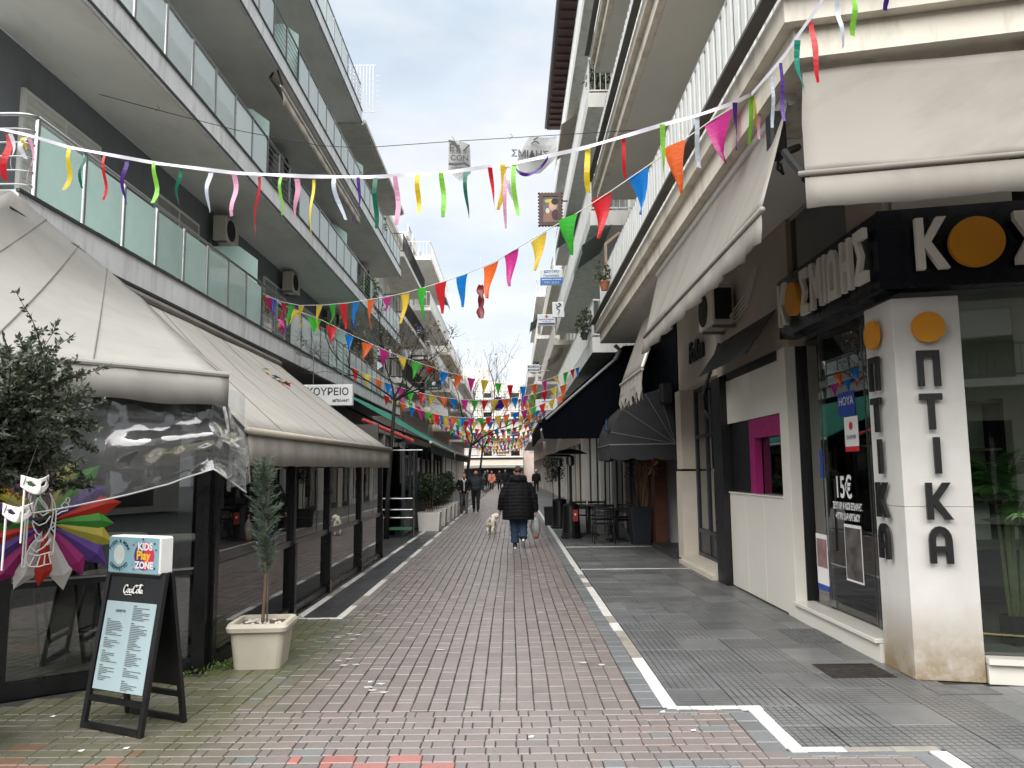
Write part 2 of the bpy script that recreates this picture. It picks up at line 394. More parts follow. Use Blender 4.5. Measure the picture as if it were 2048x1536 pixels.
while x > -4.75:              # bricks along the lane
    y = 5.575; k = 0
    while y < 46:
        inside = x+CWID/2 > -1.96 or (y < 9.0 and (x > -2.66 or y+CLEN < 6.72+(x+2.62)*.767))
        if inside:
            yy = y+CLEN*0.5
            wob = 0.006*math.sin(yy*0.9+c*0.3)+rnd.uniform(-0.0016, 0.0016)
            if rnd.random() < 0.12 and y < 16:
                far.append((x+CWID/2+wob, y+CLEN*0.175, CWID-G-0.002, CLEN*0.35-G, 0)); far.append((x+CWID/2+wob, y+CLEN*0.675, CWID-G-0.002, CLEN*0.65-G, 0))
            else: far.append((x+CWID/2+wob, yy, CWID-G-0.002, CLEN-G*0.8, 0))
        y += CLEN; k += 1
    x -= CWID; c += 1
def in_view(x, y):
    return y > 4.25 and abs(x) < y*0.66+0.05
vis = [b for b in near if in_view(b[0], b[1])]
rest = [b for b in near if not in_view(b[0], b[1])]
vis.sort(key=lambda b: b[1]+0.12*abs(b[0]))
ones, rest2 = vis[:300], vis[300:]
mesh_cache = {}
for (x, y, sx, sy, _) in ones:
    red = (-1.42 < x < -0.35 and 4.32 < y < 4.72 and rnd.random() < 0.62 and abs((y-4.3)*1.9-(x+1.5)) < 0.75) or (-0.1 < x < 0.9 and y < 4.36 and rnd.random() < 0.5) or (x < -2.2 and y < 5 and rnd.random() < 0.16)
    gry = (0.55 < x < 1.25 and 4.40 < y < 4.66 and rnd.random() < 0.55) or rnd.random() < 0.012
    m = M_BRR if red else (M_BRG if gry else M_BR)
    key = (round(sx, 3), round(sy, 3), m.name)
    if key not in mesh_cache: mesh_cache[key] = slab_mesh('brick', sx, sy, m)[0]
    share('brick', mesh_cache[key], (x, y, rnd.uniform(-0.0015, 0.0015)), ROAD, rnd.uniform(-0.012, 0.012))
def field(name, items, m, parent, z=0.0):
    mb = MB()
    for (x, y, sx, sy, _) in items:
        zz = z+rnd.uniform(-0.003, 0.002)+.004*mnoise.noise(Vector((x*1.1, y*.8, 3))); a, b, ch, t = sx/2, sy/2, CH, rnd.uniform(-0.008, 0.008)
        mb.add([(x-a,y-b,z-.03),(x+a,y-b,z-.03),(x+a,y+b,z-.03),(x-a,y+b,z-.03),(x-a,y-b,zz-ch),(x+a,y-b,zz-ch),(x+a,y+b,zz-ch),(x-a,y+b,zz-ch),
                (x-a+ch,y-b+ch,zz),(x+a-ch,y-b+ch,zz),(x+a-ch,y+b-ch,zz),(x-a+ch,y+b-ch,zz)],
               [(0,1,5,4),(1,2,6,5),(2,3,7,6),(3,0,4,7),(4,5,9,8),(5,6,10,9),(6,7,11,10),(7,4,8,11),(8,9,10,11)])
    o = mb.build(name, m, parent, fixn=False); o['kind'] = 'stuff'; return o
field('brick_courses', rest2+rest, M_BRI, ROAD)
field('brick_lane', far, M_BRI, ROAD)
# far part of the lane, too far off to tell bricks apart
mfar, nt, N, L, b, out = nodes_of('paver_far')
br = N.new('ShaderNodeTexBrick'); br.offset = 0; br.inputs['Scale'].default_value = 1; br.inputs['Brick Width'].default_value = CWID; br.inputs['Row Height'].default_value = CLEN; br.inputs['Mortar Size'].default_value = 0.006
br.inputs['Color1'].default_value = (0.175, 0.158, 0.152, 1); br.inputs['Color2'].default_value = (0.195, 0.165, 0.158, 1); br.inputs['Mortar'].default_value = (0.05, 0.045, 0.04, 1)
L.new(pos_of(nt), br.inputs['Vector']); L.new(br.outputs[0], b.inputs['Base Color']); b.inputs['Roughness'].default_value = 0.36
q = MB(); q.box((-1.97, 46.1, -0.012), (0.95, 95, 0.0)); struct('far_lane', q, mfar, ROAD)
# dark grey border pavers beside the white strip (right of the lane)
bord = []
y = 5.62
while y < 40:
    bord.append((0.955, y+0.09, 0.15, 0.18, 0)); y += 0.186
for k in range(4): bord.append((1.05+k*0.148, 5.515, 0.142, 0.075, 0))
for k in range(4): bord.append((1.535, 5.45-0.2*k-0.06, 0.14, 0.19, 0))
for k in range(5): bord.append((1.62+k*0.175, 4.69, 0.168, 0.075, 0))
for k in range(4): bord.append((2.36, 4.62-0.2*k-0.06, 0.12, 0.19, 0))
y = 5.7
while y < 9: bord.append((-1.905, y+0.09, 0.11, 0.18, 0)); y += 0.19
field('border_paver_row', bord, M_BRGI, ROAD, 0.0025)
# ------------------------------------------------------------------ white marble strip with its steps: single slabs
STR = tag(MB().box((1.02, 5.6, -0.05), (1.045, 5.63, -0.03)).build('kerb_strip', M_STRIP), kind='structure')
strip_mesh = {}
def strip(x0, y0, x1, y1, w, n, mats, z=0.004):
    a, b = Vector((x0, y0, 0)), Vector((x1, y1, 0)); d = (b-a); Ln = d.length/n; ang = math.atan2(d.y, d.x)
    for i in range(n):
        m = mats[i % len(mats)] if isinstance(mats, list) else mats
        key = (round(Ln, 2), w, m.name)
        if key not in strip_mesh: strip_mesh[key] = slab_mesh('strip_slab', Ln-0.004, w, m, 0.03, 0.004)[0]
        p = a+d*((i+0.5)/n); share('strip_slab', strip_mesh[key], (p.x, p.y, z+rnd.uniform(-0.001, 0.001)), STR, ang+rnd.uniform(-0.004, 0.004))
strip(1.085, 5.62, 1.085, 7.02, 0.1, 3, M_STRIP); strip(1.085, 7.02, 1.085, 8.2, 0.1, 2, M_STRIPD); strip(1.08, 8.2, 1.08, 9.0, 0.1, 2, [M_STRIP, M_STRIPD])
strip(1.075, 9.0, 1.075, 11.2, 0.1, 4, M_STRIP); strip(1.07, 11.2, 1.07, 13.0, 0.1, 4, [M_STRIPD, M_STRIP]); strip(1.065, 13.0, 1.065, 40, 0.1, 36, M_STRIP)
strip(1.06, 5.58, 1.72, 5.58, 0.075, 4, M_STRIP); strip(1.66, 5.53, 1.66, 4.80, 0.1, 3, M_STRIP); strip(1.62, 4.76, 1.95, 4.76, 0.075, 1, M_STRIP); strip(1.95, 4.76, 2.5, 4.76, 0.075, 2, M_STRIPD)
strip(2.47, 4.71, 2.47, 4.24, 0.1, 2, M_STRIP); strip(2.44, 4.2, 5.2, 4.2, 0.1, 5, M_YEL)
strip(1.13, 13.2, 3.2, 13.2, 0.05, 4, M_STRIP); strip(1.13, 17.0, 3.2, 17.0, 0.05, 4, M_STRIP); strip(1.12, 22.0, 3.2, 22.0, 0.06, 4, M_STRIP); strip(1.12, 28.0, 3.2, 28.0, 0.06, 4, M_STRIP)
strip(-2.47, 9.05, -2.47, 40, 0.09, 40, [M_STRIP, M_STRIP, M_STRIPD]); strip(-1.99, 9.05, -1.99, 40, 0.085, 40, [M_STRIP, M_STRIPD, M_STRIP]); strip(-2.5, 9.02, -1.95, 9.02, 0.05, 2, M_STRIP)
# ------------------------------------------------------------------ tiled pavement on the shop side
pv = MB(); pv.box((1.0, 5.56, -0.0595), (9, 95, -0.009)); pv.box((1.6, 4.74, -0.0597), (9, 5.6, -0.0092)); pv.box((2.4, 2, -0.0598), (9, 4.78, -0.0094))
PAVE = struct('pavement', pv, M_JOINT)
T = 0.43; tm = [slab_mesh('tile', T-0.005, T-0.005, m, 0.03, 0.004)[0] for m in (M_TILE, M_TILE2, M_TILE3)]
cnt = 0; rowi = 0
tiles = []
y = 5.62-T*4
while y < 24:
    x = 1.14
    while x < 5.8:
        yc, xc = y+T/2, x+T/2
        ok = (y > 5.59) or (yc > 4.8 and xc > 2.1) or (yc > 4.2 and xc > 2.95)
        if ok and xc < (3.2+ (3.0 if yc < 6.2 else 0.0)) and in_view(xc-0.2, yc): tiles.append((xc, yc))
        x += T
    y += T
tiles.sort(key=lambda t: t[1])
for (xc, yc) in tiles[:300]:
    rz = rnd.choice((0, math.pi/2)); share('tile', tm[rnd.choices((0, 1, 2), (5, 3, 2))[0]], (xc+rnd.uniform(-.001, .001), yc, rnd.uniform(-0.002, 0.001)), PAVE, rz+rnd.uniform(-0.006, 0.006))
for (x0, x1, y0, y1) in ((1.715, 1.997, 5.194, 5.617), (1.715, 1.997, 4.805, 5.188), (2.525, 2.857, 4.33, 4.757), (2.525, 2.857, 3.9, 4.325)):
    me = slab_mesh('tile', x1-x0-.004, y1-y0-.004, M_TILE, .03, .004)[0]; share('tile', me, ((x0+x1)/2, (y0+y1)/2, 0), PAVE)
ymax = tiles[min(299, len(tiles)-1)][1]+T/2
q = MB(); q.box((1.135, ymax, -0.02), (6, 95, -0.001)); struct('far_tiles', q, M_TILEFAR, PAVE)
# iron covers and grates set into the pavement
M_IRON = mat('rusty_iron', (0.05, 0.042, 0.037), 0.6, 0.5, 8, metal=0.3, bmp=0.5)
M_IRON2 = mat('grey_iron', (0.13, 0.132, 0.134), 0.55, 0.4, 8, bmp=0.5)
def cover(px0, py0, px1, py1, m, name='manhole_cover', ribs=0, along=0):
    a, b = onz(px0, py0), onz(px1, py1)
    x0, x1, y0, y1 = min(a.x, b.x), max(a.x, b.x), min(a.y, b.y), max(a.y, b.y)
    mb = MB(); mb.box((x0, y0, -0.01), (x1, y1, 0.0045))
    for k in range(ribs):
        t = (k+0.5)/ribs
        if along: mb.box((x0+(x1-x0)*t-0.008, y0+0.02, 0.004), (x0+(x1-x0)*t+0.008, y1-0.02, 0.013))
        else: mb.box((x0+0.02, y0+(y1-y0)*t-0.008, 0.004), (x1-0.02, y0+(y1-y0)*t+0.008, 0.013))
    return struct(name, mb, m, PAVE)
cover(1665, 1356, 1745, 1328, M_IRON, 'drain_cover', 6); cover(1600, 1286, 1655, 1258, M_IRON2, 'drain_grate', 12, 1)
cover(1262, 1228, 1330, 1205, M_IRON2, 'manhole_cover', 9); cover(1338, 1226, 1388, 1203, M_IRON2, 'manhole_cover', 9); cover(1880, 1390, 1965, 1370, M_IRON2, 'drain_cover', 0)
# left pavement: dark tiles between the two strips, then the shop terraces
lp = MB(); lp.box((-2.43, 9.05, -0.0585), (-2.03, 60, 0.001)); lp.box((-9, 10.0, -0.0586), (-2.515, 95, 0.0012)); struct('terrace_paving', lp, M_TILEL)
# small things lying on the paving: paper scraps, chalk smudges
M_CHALK = mat('chalk', (0.4, 0.4, 0.4), 0.8, 0.3, 30)
M_SCRAP = mat('paper_scrap', (0.8, 0.79, 0.75), 0.7, 0.1)
def blob(mb, c, rx, ry, z, n=9, seed=0):
    rr = random.Random(seed); V = [(c.x, c.y, z)]+[(c.x+math.cos(2*math.pi*k/n)*rx*rr.uniform(.55, 1.2), c.y+math.sin(2*math.pi*k/n)*ry*rr.uniform(.55, 1.2), z) for k in range(n)]
    mb.add(V, [(0, 1+k, 1+(k+1) % n) for k in range(n)])
for i, (px, py) in enumerate([(722, 1230), (758, 1228), (770, 1231), (676, 1275), (700, 1268), (706, 1279), (716, 1270), (676, 1322), (700, 1318), (712, 1330), (688, 1331), (735, 1375), (762, 1368), (768, 1385), (745, 1381), (880, 1300), (1203, 1330), (1165, 1326), (905, 1072), (935, 1080), (1080, 1225)]):
    mb = MB(); c = onz(px, py); blob(mb, c, 0.045, 0.03, 0.0035, 9, i); mb.build('chalk_smudge', M_CHALK, ROAD)
for i, (px, py) in enumerate([(1387, 1462), (1325, 1425), (252, 1498), (106, 1434), (162, 1503), (1062, 1475), (740, 1365)]):
    c = onz(px, py); mb = MB(); mb.add([(c.x-.016, c.y-.01, .0045), (c.x+.014, c.y-.012, .0052), (c.x+.017, c.y+.012, .009), (c.x-.013, c.y+.01, .0055)], [(0, 1, 2, 3)])
    tag(mb.build('paper_scrap', M_SCRAP), 'tiny white scrap of paper lying on the brick paving', 'paper scrap', 'paper scraps on the bricks')
# ================================================================== grey apartment block (glass railings) on the terrace side
M_LWALL = mat('grey_render', (118, 121, 125), 0.8, 0.12, 0.8, stain=0.2, bmp=0.15)
M_LSLAB = mat('balcony_concrete', (222, 224, 226), 0.7, 0.12, 1.2, stain=0.6, streak=(5, 5, 0.7), bmp=0.15)
M_LSOFF = mat('balcony_soffit', (210, 209, 202), 0.75, 0.10, 0.7, stain=0.35, streak=(1.1, 0.5, 0.8))
M_DRIP = mat('drip_edge', (50, 52, 55), 0.6, 0.2)
M_PANE = glass('pale_green_pane', (0.78, 0.9, 0.87), 1.5, 0.02, 0.02, 1.0, 0.03, 0.08, 0.68, (0.74, 0.90, 0.86))
M_PANE2 = glass('sky_sheen_pane', (0.82, 0.92, 0.9), 1.5, 0.02, 0.02, 1.0, 0.14, 0.06, 0.78, (0.9, 0.97, 0.97))  # whitish milk share paints the bright sky mirrored in these railing panes
M_SHUT = mat('roller_shutter', (150, 150, 146), 0.6, 0.15, 2)
M_SHUTW = mat('white_shutter', (205, 204, 198), 0.6, 0.15, 2)
M_FRAME = mat('white_frame', (215, 215, 210), 0.5, 0.1)
M_GLASSD = glass('window_glass', (0.35, 0.4, 0.4), 1.5, 0.0, 0.02, 2.0, 0.05)
XE, XW, LY0, LY1 = -5.26, -6.78, 7.95, 36.0
LB = thing('apartment_building', 'grey apartment block with glass-railed balconies above the black-framed glass terrace', 'building', (XW, 20, 0))
w = MB(); w.box((-15, LY0+1.5, 0), (XW, LY1, 17.2)); w.build('wall', M_LWALL, LB)
LV = [4.27, 7.57, 10.88, 14.05]; TH = 0.42
LEN = [LY1, LY1, LY1, 26.2]
for i, z in enumerate(LV):
    s = MB(); s.box((XW-0.002, LY0, z), (XE, LEN[i], z+TH)); s.box((-15, LY0, z+0.0005), (XW-0.003, LY0+1.498, z+TH-0.0005)); sl = s.build('balcony_slab', M_LSLAB, LB)
    s = MB(); s.box((XW+0.05, LY0+0.1, z-0.012), (XE-0.09, LEN[i]-0.1, z-0.002)); s.build('soffit', M_LSOFF, sl)
    s = MB(); s.box((XE-0.005, LY0-0.02, z-0.03), (XE+0.012, LEN[i]+0.01, z+0.012)); s.box((XE-0.02, LY0-0.02, z+TH-0.025), (XE+0.025, LEN[i]+0.01, z+TH+0.012)); s.build('drip_edge', M_DRIP, sl)
s = MB(); s.box((XW, 26.2, 13.95), (XE+0.05, LY1, 14.1)); s.box((XE+0.03, 26.2, 14.0), (XE+0.12, LY1, 14.14)); s.build('eave', mat('eave_grey', (190, 186, 178), 0.7, 0.2, 1.5, stain=.4), LB)
# doors with roller shutters behind the balconies
def shutter_door(parent, x, y0, y1, z0, z1, side, m=M_SHUT, frac=0.75):
    """door facing the street; side=+1 when the street lies at larger x"""
    d = MB(); d.box((min(x, x+side*0.03), y0, z0), (max(x, x+side*0.03), y1, z1)); o = d.build('balcony_door', M_GLASSD, parent)
    f = MB()
    for (a0, a1, c0, c1) in ((y0-0.05, y0, z0, z1+0.06), (y1, y1+0.05, z0, z1+0.06), (y0, y1, z1, z1+0.06), ((y0+y1)/2-0.03, (y0+y1)/2+0.03, z0, z1)):
        f.box((min(x, x+side*0.06), a0, c0), (max(x, x+side*0.06), a1, c1))
    f.build('frame', M_FRAME, o)
    sh = MB(); n = max(3, int((z1-z0)*frac/0.11))
    for k in range(n):
        zt = z1-0.005-k*0.11
        sh.box((min(x+side*0.035, x+side*0.055), y0+0.01, zt-0.102), (max(x+side*0.035, x+side*0.055), y1-0.01, zt))
    sh.build('shutter', m, o)
for i, z in enumerate(LV[:3]+[14.12]):
    zb = z+TH; zt = zb+2.25
    for k, y in enumerate((10.2, 14.2, 17.4, 20.6, 24.6, 28.8, 32.6)):
        if y < LEN[i]-2: shutter_door(LB, XW, y+0.3*i, y+1.9+0.3*i, zb, zt, 1, M_SHUT if k % 2 else M_SHUTW, (1.0, 0.4, 0.7, 0.2, 0.9, 0.5, 0.3)[(k+i) % 7])
# railings: panes, posts and bars
post_m = MB(); post_m.cbox((-0.022, -0.022, 0), (0.022, 0.022, 0.95), 0.006); post_me = post_m.mesh('post', M_STEEL)
def railing(parent, x, z, segs, y_all):
    top = MB(); top.tube([(x, y_all[0], z+0.97), (x, y_all[1], z+0.97)], 0.024, 8)
    rl = top.build('railing', M_STEEL, parent, smooth=True)
    for (y0, y1, kind) in segs:
        n = max(1, round((y1-y0)/0.98)); st = (y1-y0)/n
        for k in range(n):
            a, b = y0+k*st, y0+(k+1)*st
            share('post', post_me, (x, a, z), rl)
            if kind in ('g', 'c'):
                p = MB(); p.box((x-0.004, a+0.05, z+0.07), (x+0.004, b-0.05, z+0.9)); p.build('glass_pane', M_PANE if kind == 'g' else M_PANE2, rl)
            else:
                for h in (0.12, 0.26, 0.40, 0.54, 0.68, 0.82):
                    p = MB(); p.tube([(x, a+0.02, z+h), (x, b-0.02, z+h)], 0.009, 6); p.build('rail_bar', M_STEEL, rl)
        share('post', post_me, (x, y1, z), rl)
    return rl
XR = XE-0.06
railing(LB, XR, LV[0]+TH, [(8.3, 16.1, 'g'), (16.1, 18.2, 'r'), (18.2, 23.1, 'c'), (23.1, 25.0, 'r'), (25.0, 35.9, 'c')], (8.3, 35.9))
railing(LB, XR, LV[1]+TH, [(8.3, 16.2, 'c'), (16.2, 18.7, 'r'), (18.7, 26.0, 'c'), (26.0, 28.4, 'r'), (28.4, 35.9, 'c')], (8.3, 35.9))
railing(LB, XR, LV[2]+TH, [(8.3, 16.4, 'c'), (16.4, 18.4, 'r'), (18.4, 35.9, 'c')], (8.3, 35.9))
railing(LB, XR, LV[3]+TH, [(8.3, 24.0, 'c'), (24.0, 26.1, 'r')], (8.3, 26.1))
# rounded corner of the first balcony towards the side street
cr = MB()
for h in (0.16, 0.32, 0.48, 0.64, 0.80, 0.97):
    pts = [(XR, 8.32, LV[0]+TH+h)]+[(XR-0.18+0.18*math.cos(a), 8.32-0.12*math.sin(a), LV[0]+TH+h) for a in (0.5, 1.0, 1.57)]+[(-9, 8.2, LV[0]+TH+h)]
    cr.tube(pts, 0.011 if h < 0.9 else 0.024, 6)
for xx in (-6.0, -7.2): cr.tube([(xx, 8.2, LV[0]+TH), (xx, 8.2, LV[0]+TH+0.97)], 0.02, 6)
cr.build('corner_rail', M_STEEL, LB, smooth=True)
s = MB(); s.box((-6.2, 26.15, 14.4), (-6.19, 26.2, 16.2))
# frosted partitions between flats
for (lv, y) in ((0, 15.9), (0, 25.2), (1, 16.4), (1, 24.5), (2, 18.5), (2, 27)):
    z = LV[lv]+TH; p = MB(); p.prism([(XW+0.02, y, z+0.05), (XE-0.1, y, z+0.05), (XE-0.1, y, z+1.45), (XE-0.5, y, z+1.75), (XW+0.02, y, z+1.75)], (0, 0.012, 0)); p.build('partition', M_PANE, LB)
# white lattice screen on the top terrace
lat = MB(); z = 14.4
for k in range(9): lat.tube([(XE-0.55+0.13*k*0.9, 26.15, z), (XE-0.55+0.13*k*0.9, 26.15, z+1.75)], 0.011, 5)
for h in (0, 1.75): lat.tube([(XE-0.55, 26.15, z+h), (XE+0.5, 26.15, z+h)], 0.013, 5)
for k in range(7): lat.tube([(XE+0.5, 26.15, z+0.2+k*0.19), (XE+0.62, 26.15, z+0.2+k*0.19)], 0.01, 5)
lat.build('lattice_screen', M_WHITE, LB)
# ------------------------------------------------------------------ air-conditioning units
M_AC = mat('ac_cream', (196, 192, 180), 0.55, 0.12, 2, stain=0.25)
def make_ac(name, label, loc, rz, group='air conditioning units'):
    t = thing(name, label, 'air conditioner', loc, rz, group)     # front faces -y local
    b = MB(); b.cbox((-0.4, 0, 0.06), (0.4, 0.3, 0.62), 0.02); b.build('casing', M_AC, t, local=True)
    g = MB(); n = 24
    g.tube([(-0.1+0.23*math.cos(2*math.pi*k/n), -0.008, 0.34+0.23*math.sin(2*math.pi*k/n)) for k in range(n+1)], 0.012, 5)
    for q in range(-4, 5): 
        hgt = math.sqrt(max(0, 0.225**2-(q*0.05)**2)); g.tube([(-0.1+q*0.05, -0.008, 0.34-hgt), (-0.1+q*0.05, -0.008, 0.34+hgt)], 0.006, 4)
    g.build('fan_grille', M_BLACKM, t, local=True)
    f = MB(); f.lathe((0, 0, 0), [(0.215, 0), (0.215, 0.004)], 20); 
    o = f.build('fan_opening', M_DARK, t, local=True); o.location = (-0.1, -0.004, 0.34); o.rotation_euler = (math.pi/2, 0, 0)
    s = MB(); s.box((0.402, 0.03, 0.12), (0.408, 0.27, 0.56))
    for q in range(8): s.box((0.408, 0.04, 0.14+q*0.05), (0.414, 0.26, 0.165+q*0.05))
    s.build('side_louvre', M_BLACKM, t, local=True)
    k = MB()
    for x in (-0.28, 0.28): k.box((x-0.02, 0.02, 0.02), (x+0.02, 0.5, 0.06)); k.box((x-0.02, 0.46, -0.3), (x+0.02, 0.5, 0.03))
    k.build('bracket', M_STEEL, t, local=True); return t
ac = make_ac('air_conditioner', 'cream air conditioner on the grey wall above the first glass balcony, before the frosted partition', (-6.32, 17.0, 6.75), math.pi/2)
for (x, y, z, rz, lab) in [(-6.32, 22.2, 6.85, math.pi/2, 'cream air conditioner under the soffit beyond the partition of the first glass balcony'),
    (-6.32, 27.6, 6.85, math.pi/2, 'cream air conditioner on the first grey balcony near the bare street tree'),
    (-6.32, 21.0, 9.9, math.pi/2, 'cream air conditioner on the second grey balcony behind the horizontal bars'),
    (-6.32, 27.5, 9.9, math.pi/2, 'cream air conditioner on the second grey balcony beside the hanging shrub'),
    (-6.32, 33.4, 9.95, math.pi/2, 'cream air conditioner near the far end of the second grey balcony'),
    (-6.32, 20.6, 12.9, math.pi/2, 'cream air conditioner on the third balcony under the topmost grey slab')]:
    dup(ac, (x, y, z), rz, lab)
# folded awning hanging under the third slab
M_CREAM = mat('cream_canvas', (186, 178, 166), 0.85, 0.12, 1.5, stain=0.25, streak=(2, 5, 0.6), trans=0.25)
aw = thing('folded_awning', 'cream folded awning hanging below the third glass balcony of the grey block', 'awning', (XE-0.1, 17, 10.4))
rows = []
for k in range(60):
    y = 17.0+k*9.0/59
    rows.append([(XE-0.35, y, 10.82), (XE-0.05, y, 10.55+0.02*math.sin(k*0.6)), (XE+0.02+0.02*math.sin(k*1.1), y, 10.3), (XE+0.0+0.03*math.sin(k*1.9), y, 10.12+0.03*abs(math.sin(k*0.9)))])
MB().sheet(rows).build('fabric', M_CREAM, aw, smooth=True, solid=0.006)
MB().tube([(XE-0.02, 16.9, 10.55), (XE-0.02, 26.1, 10.55)], 0.03, 8).build('front_bar', M_WHITE, aw)
a = MB(); a.tube([(XE-0.3, 17.0, 10.8), (XE-0.1, 16.8, 10.95), (XE+0.02, 16.9, 10.55)], 0.025, 6); a.lathe((XE-0.1, 16.8, 10.9), [(0.06, 0), (0.06, 0.08)], 8); a.build('folding_arm', M_BLACKM, aw)
# small balcony plants
M_LEAFB = mat('balcony_leaf', (0.07, 0.13, 0.035), 0.55, 0.4, 8, trans=0.3)
def leaf_cloud(mb, c, rad, n, size, rng, long=2.0, droop=0.0):
    for _ in range(n):
        while True:
            p = Vector((rng.uniform(-1, 1), rng.uniform(-1, 1), rng.uniform(-1, 1)))
            if p.length < 1: break
        p = Vector((p.x*rad[0], p.y*rad[1], p.z*rad[2]))+Vector(c)
        d = Vector((rng.gauss(0, 1), rng.gauss(0, 1), rng.gauss(0, 0.8)-droop)).normalized(); s = d.orthogonal().normalized(); s = Matrix.Rotation(rng.uniform(0, 6.28), 3, d) @ s
        L_ = size*rng.uniform(0.6, 1.3)*long; W_ = size*rng.uniform(0.6, 1.2)*0.5
        n2 = d.cross(s)*W_*0.35
        mb.add([p, p+d*L_*0.45+s*W_+n2, p+d*L_, p+d*L_*0.45-s*W_+n2], [(0, 1, 2), (0, 2, 3)])
def pot_plant(name, label, loc, rad, n, size, potcol=(150, 92, 66), group=None, seed=1, ph=0.28, pr=0.16, droop=0.2):
    t = thing(name, label, 'plant', loc, 0, group); rng = random.Random(seed)
    MB().lathe((0, 0, 0), [(pr*0.7, 0), (pr, ph*0.86), (pr*1.1, ph*0.86), (pr*1.1, ph), (pr*0.9, ph), (pr*0.88, ph-0.04)], 14).build('pot', mat('pot_%d_%d_%d' % potcol, potcol, 0.75, 0.2), t, local=True, smooth=False)
    f = MB(); leaf_cloud(f, (0, 0, ph+rad[2]*0.8), rad, n, size, rng, 2.2, droop)
    for k in range(7):
        a = rng.uniform(0, 6.28); f.tube([(0, 0, ph-0.03), (math.cos(a)*rad[0]*0.3, math.sin(a)*rad[1]*0.3, ph+rad[2]*0.6), (math.cos(a)*rad[0]*0.7, math.sin(a)*rad[1]*0.7, ph+rad[2]*1.1)], [0.008, 0.006, 0.003], 4)
    f.build('foliage', M_LEAFB, t, local=True); return t
pot_plant('potted_plant', 'bright green trailing shrub leaning over the second grey balcony', (XE-0.25, 29.2, LV[1]+TH), (0.35, 0.6, 0.5), 420, 0.07, seed=4)
pot_plant('potted_plant', 'leafy pot plant behind the top railing of the third grey balcony', (XE-0.3, 31.5, LV[2]+TH), (0.3, 0.5, 0.5), 300, 0.07, seed=5)

# ================================================================== black-framed glass terrace
M_TGLASS = glass('terrace_glass', (0.74, 0.78, 0.76), 1.5, 0.0, 0.012, 0.8, 0.06, 0.02, 0.0, (0.5, 0.5, 0.48))
M_BFRAME = mat('black_frame', (13, 14, 16), 0.3, 0.2, 4)
GX = -2.62; C0 = Vector((GX, 6.8, 0)); C1 = Vector((-4.85, 5.09, 0)); GY1 = 15.3
TE = thing('glass_terrace', 'black-framed glass terrace enclosure under the beige awnings', 'terrace', (GX, 6.5, 0))
cu = (C1-C0).normalized(); cnrm = Vector((-cu.y, cu.x, 0)); cnrm = cnrm if cnrm.y < 0 else -cnrm
ys = [6.8, 9.2, 10.95, 13.2, 15.3]
for i, y in enumerate(ys):
    p = MB(); p.box((GX-0.05, y-0.05, 0), (GX+0.05, y+0.05, 2.02))
    if i: p.box((GX+0.05, y-0.055, 0.0), (GX+0.075, y+0.035, 0.83))
    po = p.build('post', M_BFRAME, TE)
    if i > 1:
        q = MB(); q.box((GX+0.076, y-0.03, 0.01), (GX+0.086, y+0.012, 0.17)); q.build('brass_foot', mat('worn_brass', (0.30, 0.22, 0.13), 0.45, 0.3, metal=0.6), po)
p = MB(); p.box((GX-0.09, 6.66, 0), (GX+0.02, 6.74, 2.4)); p.build('post', M_BFRAME, TE)
for i in range(4):
    a, b = ys[i]+0.05, ys[i+1]-0.05
    for (z0, z1) in ((0.10, 0.80), (0.86, 2.0)):
        p = MB(); p.box((GX-0.006, a, z0), (GX+0.006, b, z1)); p.build('glass_pane', M_TGLASS, TE)
    p = MB(); p.box((GX-0.03, a, 0.80), (GX+0.035, b, 0.86)); p.build('mid_rail', M_STEEL, TE)
    p = MB(); p.box((GX-0.04, a, 0.0), (GX+0.04, b, 0.10)); p.build('bottom_rail', M_BFRAME, TE)
    if i: p = MB(); p.box((GX-0.008, (a+b)/2+0.3, 0.86), (GX+0.008, (a+b)/2+0.33, 2.0)); p.build('glazing_bar', M_BFRAME, TE)
def along(t, off=0.0, z=0.0):
    v = C0+cu*t+cnrm*off; return Vector((v.x, v.y, z))
clen = (C1-C0).length
def cbar(t0, t1, o0, o1, z0, z1):
    mb = MB(); mb.prism([along(t0, o0, z0), along(t1, o0, z0), along(t1, o1, z0), along(t0, o1, z0)], (0, 0, z1-z0)); return mb
for (t0, t1) in ((0.08, 1.46), (1.54, clen)):
    cbar(t0, t1, -0.006, 0.006, 0.12, 0.80).build('glass_pane', M_TGLASS, TE); cbar(t0, t1, -0.006, 0.006, 0.86, 2.5).build('glass_pane', M_TGLASS, TE)
    cbar(t0, t1, -0.03, 0.035, 0.80, 0.86).build('mid_rail', M_BFRAME, TE); cbar(t0, t1, 0.036, 0.05, 0.845, 0.862).build('rail_trim', M_STEEL, TE); cbar(t0, t1, -0.04, 0.05, 0.0, 0.12).build('bottom_rail', M_BFRAME, TE)
cbar(1.46, 1.54, -0.05, 0.05, 0, 2.5).build('post', M_BFRAME, TE)
